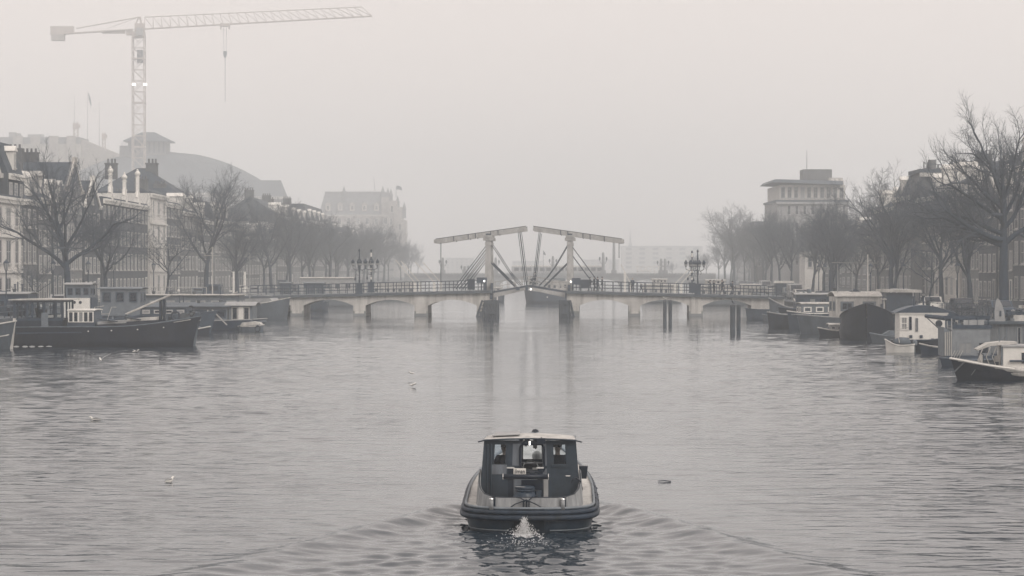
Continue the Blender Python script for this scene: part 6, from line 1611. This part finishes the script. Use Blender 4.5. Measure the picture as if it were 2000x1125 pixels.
# ------------------------------------------------------------------ the working boat in front
def workboat():
    t = thing('workboat', 'small grey work launch with square wheelhouse heading away from the camera', 'boat', (BX, BY, 0), R(-1.2))
    hullm = mat('launch_hull_paint', (.035, .042, .05), .35, .5, 1.5, bump=.1, wear=(.015, .022, .03)); deckm = mat('launch_deck_paint', (.52, .51, .49), .75, .38, 3.5, bump=.1, stretch=(1, .5, 1))
    coam = mat('launch_coaming', (.30, .305, .31), .6, .45, 4, stretch=(1.5, 1.5, .3)); panel = mat('launch_panel', (.16, .165, .175), .55, .45, 4, stretch=(1.5, 1.5, .3)); dark = mat('launch_dark_panel', (.04, .042, .046), .5, .4, 4)
    frame = mat('launch_frame', (.042, .045, .05), .5, .35, 3); blackp = mat('launch_black', (.008, .013, .02), .4, .4, 5); chrome = mat('polished_steel', (.75, .75, .73), .25, .1, 5, metal=.6)
    def hb(v):
        if v < 1.35: return 1.40*max(0.02, (1-((1.35-v)/1.37)**2.7))**(1/2.7)
        if v > 3.0: return 1.40*max(0.0, 1-((v-3.0)/7.2)**2.3)
        return 1.40
    zt = lambda v: .52+.017*max(0, v)**1.75
    # plan outline, stern to bow
    vs = [-.02+ (1.37)*(1-math.cos(PI/2*i/16)) for i in range(17)]+[1.35+(10.2-1.35)*i/26 for i in range(1, 27)]
    prof = [(1.0, 1.0, 0), (1.0, .80, 0), (.985, .45, .015), (.93, .0, .08), (.8, -.25, .3), (.4, -.45, .8)]
    H = MB(); m = len(prof)
    for v in vs:
        for sd in (1, -1):
            row = []
            for kb, kz, dv in prof:
                vv = v+dv*(1-min(v, 1.35)/1.35); z = zt(v)*kz if kz > 0 else kz
                row.append((sd*hb(v)*kb, vv, z))
            H.v += row if sd == 1 else row[::-1]
    M2 = 2*m
    for i in range(len(vs)-1):
        for k in range(M2-1): H.f.append((i*M2+k, (i+1)*M2+k, (i+1)*M2+k+1, i*M2+k+1))
    H.f.append(tuple(range(M2)))
    H.build('hull', hullm, t, True)
    D = MB()
    for v in vs: D.v += [(-hb(v)+.02, v, zt(v)-.012), (hb(v)-.02, v, zt(v)-.012)]
    for i in range(len(vs)-1): D.f.append((i*2, i*2+1, i*2+3, i*2+2))
    D.build('side_deck', deckm, t)
    path = [(hb(v)+.01, v, zt(v)) for v in vs[::-1]]; path = path+[(-x, y, z) for x, y, z in path[::-1]]
    part(t, 'toe_rail', mat('launch_toe_rail', (.2, .21, .22), .6, .3, 6), lambda a: a.tube([(x*1.0-(.02 if x > 0 else -.02), y+.03, z+.01) for x, y, z in path], .032, 8), True)
    part(t, 'upper_fender', rubber, lambda a: a.tube([(x+(.035 if x > 0 else -.035), y-(.04 if y < 1 else 0), z-.075) for x, y, z in path], .05, 10), True)
    part(t, 'lower_fender', rubber, lambda a: a.tube([(x+(.05 if x > 0 else -.05), y-(.055 if y < 1 else 0), z-.185) for x, y, z in path], .062, 10), True)
    for k, v in enumerate((2.2, 3.0, 3.9)): part(t, 'fender_joint', blackp, lambda a: a.tube([(hb(v)-.03, v, zt(v)+.03), (hb(v)+.11, v, zt(v)-.08)], .02, 5))
    part(t, 'boot_stripe', mat('waterline_stripe', (.2, .21, .215), .7, .4, 5), lambda a: [a.tube([(sd*(hb(v)*.945+.005), v+.06*(1-min(v, 1.35)/1.35), .06) for v in vs[2:26]], .012, 5) for sd in (1, -1)])
    # coaming: flat across the stern, sweeping up round the sides to the wheelhouse
    C_ = MB(); pts = []
    for sd in (1, -1):
        side = [(.0, .16, .745), (.62, .16, .745), (.80, .20, .76), (.98, .42, .80), (1.08, .8, .88), (1.12, 1.15, 1.0), (1.12, 1.45, 1.16), (1.115, 1.9, 1.2)]
        pts += [[(sd*x, y, z) for x, y, z in side]]
    ring = pts[0][::-1][:-1]+pts[1]
    n = len(ring)
    for x, y, z in ring:
        base = zt(y)-.02; k = 1+.035*(1 if abs(x) > .5 else 0)
        C_.v += [(x*k, y-.03, base), (x, y, z), (x*.955, y+.04, z), (x*.955, y+.04, base-.3)]
    for i in range(n-1):
        o = i*4
        for k in range(3): C_.f.append((o+k, o+4+k, o+5+k, o+1+k))
    C_.build('coaming', coam, t)
    part(t, 'coaming_edge', blackp, lambda a: a.tube([(x*.98, y+.02, z+.008) for x, y, z in ring], .014, 6))
    for sd in (-1, 1): part(t, 'coaming_joint', blackp, lambda a: a.box(sd*.75-.035, sd*.75+.035, .115, .15, .5, .76))
    # cockpit sole
    part(t, 'cockpit_floor', dark, lambda a: a.box(-1.0, 1.0, .3, 1.5, .12, .16))
    # wheelhouse: walls with real openings
    vr, vf = 1.50, 3.55; zr, zf = 1.88, 1.86; zb = .14
    def wx(z): return 1.10-.10*(z-.6)/1.3      # half width narrows upwards
    def wall(a, x0, x1, z0, z1, y=vr, th=.05):
        s0, s1 = [wx(z)/wx(zb) for z in (z0, z1)]
        a.add([(x0*s0, y, z0), (x1*s0, y, z0), (x1*s0, y+th, z0), (x0*s0, y+th, z0), (x0*s1, y, z1), (x1*s1, y, z1), (x1*s1, y+th, z1), (x0*s1, y+th, z1)],
              [(0,3,2,1),(4,5,6,7),(0,1,5,4),(1,2,6,5),(2,3,7,6),(3,0,4,7)])
    W0 = wx(zb)
    # corner posts and jambs
    part(t, 'rear_frame', frame, lambda a: (wall(a, -W0, -.93, zb, zr), wall(a, .93, W0, zb, zr), wall(a, -.52, -.42, zb, zr), wall(a, .40, .50, zb, zr), wall(a, -.93, .93, zr-.07, zr-.001, y=vr-.005)))
    part(t, 'centre_panel', panel, lambda a: (wall(a, -.42, -.20, zb, zr-.07), wall(a, .30, .40, zb, zr-.07), wall(a, -.20, .30, 1.02, 1.20), wall(a, -.20, .30, 1.80, zr-.07)))
    part(t, 'lower_black_panel', blackp, lambda a: wall(a, -.20, .30, zb, 1.019))  # lower part of the centre panel, coloured black
    part(t, 'panel_band', dark, lambda a: (wall(a, -.42, -.22, 1.27, 1.33, y=vr-.008), wall(a, .32, .40, 1.27, 1.33, y=vr-.008)))
    def ring_frame(a, x0, x1, z0, z1, r=.09, y=vr-.02, w=.028):
        pp = []
        for cx, cz, a0 in ((x1-r, z1-r, 0), (x0+r, z1-r, PI/2), (x0+r, z0+r, PI), (x1-r, z0+r, 3*PI/2)):
            for k in range(5): th = a0+PI/2*k/4; pp.append((cx+r*math.cos(th), y, cz+r*math.sin(th)))
        pp.append(pp[0]); a.tube(pp, w, 6)
    part(t, 'centre_window_frame', blackp, lambda a: (ring_frame(a, -.21, .31, 1.19, 1.80)))
    part(t, 'centre_window_pane', clearg, lambda a: a.add([(-.2, vr+.02, 1.2), (.3, vr+.02, 1.2), (.3, vr+.02, 1.8), (-.2, vr+.02, 1.8)], [(0,1,2,3)]))
    for x0, x1, zz in ((-.93, -.52, 1.36), (.50, .93, 1.36)):
        door = part(t, 'door', dark, lambda a: (wall(a, x0, x1, zb, zz-.0), wall(a, x0, x1, 1.79, zr-.07), wall(a, x0, x0+.07, zz, 1.79), wall(a, x1-.07, x1, zz, 1.79)))
        part(door, 'door_window', clearg, lambda a: wall(a, x0+.07, x1-.07, zz, 1.79, y=vr+.02, th=.004))
        part(door, 'door_ledge', panel if x0 < 0 else frame, lambda a: wall(a, x0+.02, x1-.03, zz-(.22 if x0 < 0 else .06), zz-.01, y=vr-.02, th=.019))
    part(t, 'door_handle', chrome, lambda a: a.tube([(.78, vr-.06, 1.11), (.88, vr-.06, 1.11)], .012, 6))
    part(t, 'door_hinge', frame, lambda a: (a.tube([(-.86, vr-.03, .3), (-.84, vr-.03, 1.8)], .02, 6), a.tube([(-.95, vr-.03, .3), (-.92, vr-.03, 1.8)], .015, 6)))
    # side walls: low panel, posts, top strip
    for sd in (-1, 1):
        def sw(a, v0, v1, z0, z1):
            o0, o1 = sd*wx(z0), sd*wx(z1); i0, i1 = o0-sd*.04, o1-sd*.04
            a.add([(o0, v0, z0), (o0, v1, z0), (i0, v1, z0), (i0, v0, z0), (o1, v0, z1), (o1, v1, z1), (i1, v1, z1), (i1, v0, z1)], [(0,3,2,1),(4,5,6,7),(0,1,5,4),(1,2,6,5),(2,3,7,6),(3,0,4,7)])
        part(t, 'side_wall', panel, lambda a: (sw(a, vr+.051, vf, .4, 1.3), sw(a, vr+.051, vr+.2, 1.3, 1.8), sw(a, vf-.12, vf, 1.3, 1.8), sw(a, 2.45, 2.55, 1.3, 1.8), sw(a, vr+.051, vf, 1.8, zf)))
        part(t, 'side_pane', clearg, lambda a: (sw(a, vr+.2, 2.45, 1.3, 1.8), sw(a, 2.55, vf-.12, 1.3, 1.8)))
    # front wall with three windows
    part(t, 'front_wall', dark, lambda a: (wall(a, -W0, W0, zb, 1.32, y=vf), wall(a, -W0, W0, 1.80, zf-.01, y=vf), wall(a, -W0, -.95, 1.32, 1.8, y=vf), wall(a, .95, W0, 1.32, 1.8, y=vf), wall(a, -.30, -.2, 1.32, 1.8, y=vf), wall(a, .26, .36, 1.32, 1.8, y=vf)))
    part(t, 'windscreen', clearg, lambda a: wall(a, -.95, .95, 1.32, 1.8, y=vf+.02, th=.004))
    part(t, 'wiper', blackp, lambda a: (a.bar((.1, vf-.03, 1.8), (.1, vf-.03, 1.55), .03), a.bar((-.06, vf-.03, 1.8), (-.06, vf-.03, 1.68), .06)))
    part(t, 'radar_reflector', white, lambda a: a.lathe((.13, vf+.3, 1.30), [(.1, 0), (.12, .05), (.11, .12), (.06, .18), (.01, .2)], 12))
    # interior
    part(t, 'cabin_floor', dark, lambda a: a.box(-1.0, 1.0, vr+.05, vf, .14, .18))
    part(t, 'dashboard', blackp, lambda a: (a.box(-.5, .95, 2.95, 3.4, .2, 1.27), a.box(-.3, .35, 2.8, 2.96, .9, 1.2)))
    part(t, 'helm_wheel', chrome, lambda a: a.tube([(.0+.17*math.cos(k*PI/8), 2.74, 1.18+.17*math.sin(k*PI/8)) for k in range(17)], .012, 5))
    part(t, 'chart_sheet', white, lambda a: a.box(.05, .30, 1.9, 2.1, 1.21, 1.25)); part(t, 'cupboard', frame, lambda a: a.box(-.1, .34, 1.8, 2.3, .2, 1.20))
    part(t, 'instrument', lgrey, lambda a: (a.box(.05, .14, 2.8, 2.9, 1.62, 1.84), a.box(-.14, -.08, 2.8, 2.85, 1.66, 1.84), a.lathe((.2, 2.6, 1.72), [(.03, 0), (.06, .04), (.03, .1)], 8)))
    for x in (-.50, .60): part(t, 'seat', blackp, lambda a: (a.box(x-.22, x+.22, 2.0, 2.42, .74, .84), a.box(x-.2, x+.2, 1.94, 2.0, .80, 1.15), a.box(x-.08, x+.08, 2.15, 2.3, .18, .74), a.box(x-.2, x+.2, 2.45, 2.9, .40, .46)))
    # roof, slightly cambered with chamfered corners
    R_ = MB(); n = 12
    for i in range(n+1):
        u = -1+2*i/n; cam_ = .075*(1-u*u)
        R_.v += [(u*1.0, vr-.10, zr+cam_*.5), (u*.88, vf+.12, zf-.07+cam_), (u*1.0, vr-.10, zr+.025+cam_*.5), (u*.96, (vr+vf)/2, zr+.035+cam_*.8), (u*.86, vf+.12, zf-.04+cam_)]
    for i in range(n):
        o = i*5; R_.f += [(o, o+1, o+6, o+5), (o+2, o+7, o+8, o+3), (o+3, o+8, o+9, o+4), (o, o+5, o+7, o+2), (o+1, o+4, o+9, o+6)]
    R_.f += [(0, 2, 3, 4, 1), (n*5, n*5+1, n*5+4, n*5+3, n*5+2)]
    R_.build('roof', deckm, t, False)
    part(t, 'roof_edge', frame, lambda a: a.tube([(-1.01, vr-.1, zr+.01), (-.5, vr-.11, zr+.035), (0, vr-.11, zr+.045), (.5, vr-.11, zr+.035), (1.01, vr-.1, zr+.01)], .02, 6))
    for sd in (-1, 1): part(t, 'roof_hook', blackp, lambda a: a.bar((sd*1.0, vr-.08, zr), (sd*1.13, vr-.06, zr-.03), .03))
    part(t, 'solar_panel', lgrey, lambda a: (a.add([(-.83, 1.75, zr+.075), (-.22, 1.75, zr+.105), (-.25, 3.0, zr+.10), (-.80, 3.0, zr+.07), (-.83, 1.75, zr+.09), (-.22, 1.75, zr+.12), (-.25, 3.0, zr+.115), (-.80, 3.0, zr+.085)], [(0,3,2,1),(4,5,6,7),(0,1,5,4),(1,2,6,5),(2,3,7,6),(3,0,4,7)]), a.box(-.81, -.75, 1.8, 1.86, zr+.03, zr+.075), a.box(-.3, -.24, 1.8, 1.86, zr+.03, zr+.085)))
    part(t, 'roof_vent', blackp, lambda a: a.lathe((.10, 2.9, zr+.10), [(.08, 0), (.08, .02), (.05, .05), (.01, .065)], 12))
    part(t, 'stern_light', lit, lambda a: a.box(-.02, .012, vr-.16, vr-.12, zr-.09, zr-.01))
    part(t, 'floodlight', blackp, lambda a: (a.box(.16, .34, vr-.2, vr-.08, zr-.06, zr+.06), a.bar((.25, vr-.1, zr+.05), (.25, vr, zr+.06), .03)))
    part(t, 'side_lamp_box', blackp, lambda a: a.add([(1.10, 2.3, .98), (1.24, 2.3, .98), (1.24, 2.5, .98), (1.10, 2.5, .98), (1.07, 2.3, 1.26), (1.27, 2.3, 1.26), (1.27, 2.5, 1.26), (1.07, 2.5, 1.26)], [(0,3,2,1),(4,5,6,7),(0,1,5,4),(1,2,6,5),(2,3,7,6),(3,0,4,7)]))
    part(t, 'hose_loop', blackp, lambda a: a.tube([(1.10, 1.2, .66), (1.13, 1.18, .86), (1.10, 1.15, 1.02), (1.0, 1.12, 1.10), (.92, 1.1, 1.05), (.9, 1.1, .98)], .022, 6))
    # towing gantry with roller and name board
    yb = 1.02
    part(t, 'towing_post', blackp, lambda a: (a.box(-.47, -.345, yb-.05, yb+.05, .15, 1.31)))
    part(t, 'towing_post', blackp, lambda a: (a.box(.17, .285, yb-.05, yb+.05, .15, 1.31)))
    part(t, 'post_cap', chrome, lambda a: a.box(-.49, -.33, yb-.06, yb+.06, 1.31, 1.335)); part(t, 'post_cap', chrome, lambda a: a.box(.15, .305, yb-.06, yb+.06, 1.31, 1.335))
    part(t, 'towing_bar', blackp, lambda a: a.tube([(-.57, yb-.09, 1.135), (.40, yb-.09, 1.135)], .055, 14), True)
    for x in (-.58, .40): part(t, 'bar_collar', chrome, lambda a: a.tube([(x, yb-.09, 1.135), (x+.015, yb-.09, 1.135)], .068, 14))
    sgn = part(t, 'name_board', white, lambda a: a.box(-.345, -.08, yb-.10, yb-.08, 1.155, 1.315))
    ink = mat('black_lettering', (.02, .02, .022), .6, .05, 3)
    text_mesh('lettering', 'jlman', .135, .002, ink, sgn, (-.212, yb-.104, 1.205), (R(90), 0, 0), .80, .002)
    part(t, 'winch_motor', blackp, lambda a: (a.box(.0, .12, yb, yb+.15, 1.15, 1.22)))
    # drum with lid
    dm_ = mat('plastic_drum', (.03, .038, .048), .4, .3, 5)
    b = part(t, 'drum', dm_, lambda a: a.lathe((-.10, .66, .2), [(.24, 0), (.29, .1), (.30, .38), (.285, .47), (.22, .60), (.20, .64)], 24), True)
    part(b, 'drum_lid', dm_, lambda a: a.lathe((-.10, .66, .84), [(.205, 0), (.22, .03), (.205, .05), (.22, .08), (.20, .11), (.19, .105), (.02, .10)], 24))
    for x in (-.27, .07): part(b, 'drum_handle', blackp, lambda a: a.box(x-.05, x+.05, .43, .47, .58, .62))
    part(b, 'lid_rim', chrome, lambda a: a.tube([(-.10+.222*math.cos(PI+k*PI/10), .66+.222*math.sin(PI+k*PI/10), .955) for k in range(6)], .007, 5))
    part(t, 'fuel_can', dark, lambda a: (a.box(.1, .2, .7, .95, .2, .85),)); part(t, 'bucket', frame, lambda a: a.lathe((.18, .75, .55), [(.06, 0), (.08, .3)], 10))
    part(t, 'pump_pipe', lgrey, lambda a: a.box(.30, .40, vr-.08, vr-.03, .2, 1.06)); part(t, 'tap', chrome, lambda a: a.box(.31, .38, vr-.12, vr-.08, .5, .53))
    # deck fittings
    part(t, 'mooring_cleat', blackp, lambda a: (a.box(-.17, .04, .03, .15, .52, .545), a.tube([(-.12, .09, .54), (-.12, .09, .66), (-.06, .09, .71), (.0, .09, .66), (0, .09, .54)], .018, 6), a.tube([(-.05, .09, .54), (-.05, .09, .70)], .02, 6)))
    rp = [[(-.06, .08, .71), (-.3, .05, .62), (-.42, .03, .535)], [(-.06, .08, .71), (.15, .05, .62), (.30, .03, .535)], [(-.08, .08, .69), (-.18, .1, .75), (-.27, .1, .76)], [(-.03, .08, .68), (.06, .1, .76), (.17, .1, .79)]]
    for r_ in rp: part(t, 'rope', blackp, lambda a: a.tube(r_, .014, 6))
    for x in (-.80, .72): part(t, 'bollard', coam, lambda a: a.tube([(x, .09, .5), (x, .09, .72)], .042, 12), True); part(t, 'bollard_cap', chrome, lambda a: a.lathe((x, .09, .715), [(.045, 0), (.052, .01), (.045, .028), (.005, .032)], 12))
    return t
wb = workboat()
c_, s_ = math.cos(R(-1.2)), math.sin(R(-1.2))
def WB(x, y, z): return (BX+x*c_-y*s_, BY+x*s_+y*c_, z)
person('man seated at the left window inside the launch\'s wheelhouse', WB(-.56, 2.14, .56), R(30), 1.62, cloth, cloth, 'sit', None, sub=2)
person('man in a dark cap seated at the right window inside the launch\'s wheelhouse', WB(.60, 2.14, .54), R(-8), 1.66, cloth, cloth, 'sit', cloth, sub=2)
# churned foam thrown up behind the stern
def foam():
    g = random.Random(9); a = MB(); wm_ = mat('foam_white', (.75, .76, .77), .6, .1, 5)
    for k in range(2300):
        if k < 1300:                                   # the standing jet of spray
            u = g.random(); x = BX-.10+g.gauss(0, .035+.15*(1-u)**1.5); y = BY-.12-.30*g.random(); z = .0+u*.40*g.random()**.6
            r = g.uniform(.003, .010)
        else:                                         # broken foam on the surface
            v = g.random()**1.5; x = BX-.10+g.gauss(0, .14+.30*v); y = BY-.2-2.6*v-.2*g.random(); z = g.uniform(-.03, .035)*(1-.4*v); r = g.uniform(.003, .013)*(1-.5*v)
        sx, sy, sz = r*g.uniform(1, 2.6), r*g.uniform(.8, 1.8), r*g.uniform(.4, 1)
        if k < 1300: sx, sy, sz = r, r, r*g.uniform(1, 2.2)
        a.add([(x+sx, y, z), (x, y+sy, z+sz*.2), (x-sx, y+.01, z), (x, y-sy, z-sz*.1), (x+.002, y, z+sz), (x, y, z-sz)], [(0,1,4),(1,2,4),(2,3,4),(3,0,4),(1,0,5),(2,1,5),(3,2,5),(0,3,5)])
    o = a.build('foam', wm_); tag(o, 'white propeller spray and foam boiling up behind the launch\'s stern', 'foam', kind='stuff')
foam()

# ------------------------------------------------------------------ gulls and flotsam
def gull(label, loc, rz, pose, dark=False, sc=1.0):
    t = thing('gull' if not dark else 'cormorant', label, 'bird', loc, rz); t.scale = (sc,)*3
    bm_ = white if not dark else black; wm_ = lgrey if not dark else black
    if dark: body = [(0, -.2, .06, .02), (0, -.06, .14, .06), (0, .04, .26, .07), (0, .08, .38, .035), (0, .09, .46, .03), (0, .15, .48, .012)]
    else: body = [(0, -.24, .07, .012), (0, -.12, .07, .04), (0, .0, .07, .065), (0, .10, .10, .05), (0, .15, .16, .032), (0, .18, .18, .034), (0, .25, .17, .008)]
    skinned('body', body, [(i, i+1) for i in range(len(body)-1)], bm_, t, 2)
    for s in (-1, 1):
        if pose == 'fly': q = [(0, .06, .10), (.24, .10, .26), (.52, -.02, .40), (.50, -.10, .395), (.22, -.04, .24), (0, -.08, .09)]
        elif pose == 'low': q = [(0, .06, .10), (.26, .10, .13), (.56, -.04, .17), (.52, -.11, .165), (.22, -.06, .12), (0, -.08, .09)]
        else: q = [(.045, .08, .12), (.075, .0, .14), (.05, -.2, .12), (.02, -.3, .10), (.03, -.12, .15), (.02, .06, .16)]
        q = [(s*x, y, z) for x, y, z in q]; v = q+[(x, y, z-.012) for x, y, z in q]; n = 6
        MB().add(v, [tuple(range(n)), tuple(range(2*n-1, n-1, -1))]+[(i, n+i, n+(i+1) % n, (i+1) % n) for i in range(n)]).build('wing', wm_, t)
    part(t, 'beak', dgrey, lambda a: a.lathe((0, .25 if not dark else .17, .165 if not dark else .475), [(.004, 0), (.012, .008), (.004, .016)], 6))
    if pose == 'stand' : part(t, 'legs', dgrey, lambda a: (a.bar((.03, 0, .04), (.03, 0, -.06), .012), a.bar((-.03, 0, .04), (-.03, 0, -.06), .012)))
    return t
def water_at(px, py, z=0): 
    Y = F*(CH-z)/(py-HY); return ((px-1000)*Y/F, Y, z)
x, y, z = W(196, 706, 120); gull('gull flying with raised wings below the black barge', (x, y, z), R(20), 'fly', sc=.95)
x, y, z = W(265, 684, 172); gull('small gull gliding low along the black barge\'s waterline', (x, y, .05), R(-70), 'low', sc=1.0)
x, y, z = W(804, 731, 130); gull('tiny pale gull flying above another, centre left of the river', (x, y, z), R(60), 'low', sc=.7)
x, y, z = W(806, 754, 122); gull('gull skimming the water, centre left of the river', (x, y, z), R(-60), 'low', sc=.8)
gull('gull floating alone near the left, lower part of the river', (*water_at(331, 942)[:2], -.03), R(-25), 'swim', sc=.9)
gull('small gull floating far left, halfway down the river', (*water_at(185, 822)[:2], -.03), R(75), 'swim', sc=1.0)
x, y, z = W(1299, 588, 264); gull('white gull perched on the slim mooring pile', (x, y, z+.20), R(60), 'stand', sc=1.25)
x, y, z = W(1431, 597, 237); gull('dark cormorant perched on the thick mooring pile', (x, y, z+.12), R(120), 'stand', True, sc=1.0)
x, y, _ = water_at(1298, 942); o = thing('driftwood', 'thin dark stick floating on the water right of the launch', 'stick', (x, y, .02), R(2))
part(o, 'stick', wood, lambda a: a.tube([(-.17, 0, .01), (0, .02, .02), (.16, 0, .0)], [.012, .018, .014], 6)); part(o, 'leaf', black, lambda a: a.prism([(.06, .0), (.18, -.01), (.16, .018), (.08, .018)], -.02, .02))

# ------------------------------------------------------------------ quay furniture: cars, lanterns, railings
def car(label, loc, rz, m, van=False):
    t = thing('van' if van else 'car', label, 'van' if van else 'car', loc, rz)
    if van: pr = [(-2.4, .35), (2.45, .35), (2.45, .95), (2.0, 1.15), (1.5, 1.95), (-2.35, 2.05), (-2.4, .9)]
    else: pr = [(-2.1, .35), (2.1, .35), (2.12, .7), (1.9, .85), (1.0, .95), (.45, 1.42), (-1.2, 1.45), (-1.85, .98), (-2.12, .9)]
    part(t, 'body', m, lambda a: a.prism(pr, -.84, .84))
    for x in (-1.3, 1.3):
        for y in (-.86, .7):
            w = part(t, 'wheel', rubber, lambda a: a.tube([(x, y, .33), (x, y+.16, .33)], .33, 14)); part(w, 'rim', lgrey, lambda a: a.tube([(x, y-.01, .33), (x, y+.17, .33)], .17, 10))
    z0, z1 = (1.2, 1.85) if van else (.98, 1.36)
    for y in (-.85, .842): part(t, 'side_window', glassd, lambda a: a.prism([(-1.0, z0), (.9 if not van else 1.7, z0), (.4 if not van else 1.4, z1), (-.95, z1)], y, y+.008))
    part(t, 'windscreen', glassd, lambda a: a.add([(1.02, -.72, .97), (1.02, .72, .97), (.5, .66, 1.40), (.5, -.66, 1.40)] if not van else [(2.02, -.74, 1.16), (2.02, .74, 1.16), (1.53, .7, 1.92), (1.53, -.7, 1.92)], [(0,1,2,3)]))
    part(t, 'rear_window', glassd, lambda a: a.box(-1.72, -1.70, -.6, .6, 1.06, 1.3) if not van else a.box(-2.42, -2.39, -.6, .6, 1.25, 1.8))
    for y in (-.6, .6): part(t, 'headlight', lgrey, lambda a: a.box(2.1, 2.14, y-.16, y+.16, .62, .76)); part(t, 'tail_light', mgrey, lambda a: a.box(-2.15, -2.1, y-.16, y+.16, .72, .86))
    return t
cm_ = [offwhite, dgrey, lgrey, black, mgrey]; cn = ['white', 'dark grey', 'light grey', 'black', 'mid grey']
for i, Y in enumerate((203, 216, 229, 243, 256, 271, 286, 330, 352, 378, 405, 436, 470, 510, 555)):
    k = (i*3) % 5; car('%s parked %s on the left quay, %s from the camera' % (cn[k], 'van' if i % 5 == 2 else 'car', ORD[i]), (lb(Y)-1.9 if i % 2 else lb(Y)-6.8, Y, QZ+.004), R(90), cm_[k], i % 5 == 2)
for i, Y in enumerate((205, 221, 236, 250, 265, 281, 297, 322, 338, 352, 366, 383, 410, 440, 475, 515, 560)):
    k = (i*2+1) % 5; car('%s parked %s on the right quay, %s from the camera' % (cn[k], 'van' if i % 5 == 3 else 'car', ORD[i]), (rbk(Y)+2.2, Y, QZ+.004), R(-90), cm_[k], i % 5 == 3)
def street_lamp(label, x, Y, h=4.6):
    o = thing('street_lamp', label, 'street lamp', (x, Y, QZ), group='old lantern posts on the quays')
    part(o, 'post', iron, lambda a: a.lathe((0, 0, 0), [(.16, 0), (.16, .3), (.09, .4), (.06, 1.2), (.05, h-.9), (.09, h-.85), (.03, h-.8)], 10))
    part(o, 'lantern', iron, lambda a: (a.lathe((0, 0, h-.8), [(.05, 0), (.1, .05)], 6), a.lathe((0, 0, h-.15), [(.27, 0), (.2, .12), (.05, .26), (.02, .36)], 6), [a.bar((.1*math.cos(k), .1*math.sin(k), h-.75), (.24*math.cos(k), .24*math.sin(k), h-.15), .025) for k in (0, 1.05, 2.1, 3.14, 4.19, 5.24)]))
    part(o, 'lantern_glass', lgrey, lambda a: a.lathe((0, 0, h-.74), [(.08, 0), (.21, .58)], 6)); return o
for i, (px, Y) in enumerate(((12, 214), (104, 228), (172, 244), (222, 262), (300, 292), (470, 410))): street_lamp('old lantern post on the left quay, %s from the camera' % ORD[i], PX(px, Y), Y)
for i, (px, Y) in enumerate(((1599, 300), (1611, 306), (1700, 262), (1870, 222), (1765, 250))): street_lamp('old lantern post on the right quay, %s in order' % ORD[i], PX(px, Y), Y, 4.4)
def quay_rail(label, bankf, side, Y0, Y1):
    o = thing('railing', label, 'railing', (0, 0, QZ)); n = int((Y1-Y0)/2.2)
    for k in range(n):
        ya, yb_ = Y0+(Y1-Y0)*k/n, Y0+(Y1-Y0)*(k+1)/n; xa, xb = bankf(ya)+side*.35, bankf(yb_)+side*.35
        part(o, 'post', iron, lambda a: a.bar((xa, ya, .05), (xa, ya, 1.05), .07))
    for h in (.55, 1.0): part(o, 'rail', iron, lambda a: [a.bar((bankf(Y0+(Y1-Y0)*k/n)+side*.35, Y0+(Y1-Y0)*k/n, h), (bankf(Y0+(Y1-Y0)*(k+1)/n)+side*.35, Y0+(Y1-Y0)*(k+1)/n, h), .05) for k in range(n)])
quay_rail('iron railing along the left quay behind the moored boats', lb, -1, 196, 300)
quay_rail('iron railing along the right quay behind the moored boats', rbk, 1, 196, 305)
# hedges on the right quay
for i, (px, Y, w_) in enumerate(((1790, 236, 5), (1560, 330, 6), (1900, 214, 4))):
    g = random.Random(i); a = MB()
    for k in range(2600):
        x, y, z = g.uniform(-w_/2, w_/2), g.uniform(-.5, .5), g.uniform(0, 1.5)*(1-.25*abs(math.sin(k))); r = .07
        v = [(x+g.uniform(-r, r), y+g.uniform(-r, r), z+g.uniform(-r, r)) for _ in range(3)]; a.add(v, [(0, 1, 2)])
    o = thing('hedge', 'dark leafy hedge on the right quay, %s' % ('left of the surfboard houseboat', 'beside the bridge\'s right end', 'behind the surfboard')[i], 'hedge', (PX(px, Y), Y, QZ)); a.build('foliage', twig, o)

# ------------------------------------------------------------------ air
def haze():
    a = MB(); a.box(-700, 700, -80, 2600, -2.5, 112)
    m = bpy.data.materials.new('river_haze'); m.use_nodes = True
    t = m.node_tree; t.nodes.clear()
    o = t.nodes.new('ShaderNodeOutputMaterial'); v = t.nodes.new('ShaderNodeVolumePrincipled')
    v.inputs['Color'].default_value = (.932, .972, 1.0, 1); v.inputs['Density'].default_value = HAZE; v.inputs['Anisotropy'].default_value = 0
    t.links.new(v.outputs[0], o.inputs['Volume'])
    ob = a.build('haze', m); tag(ob, 'pale river mist filling the air over canal and houses', 'mist', kind='stuff')
haze()
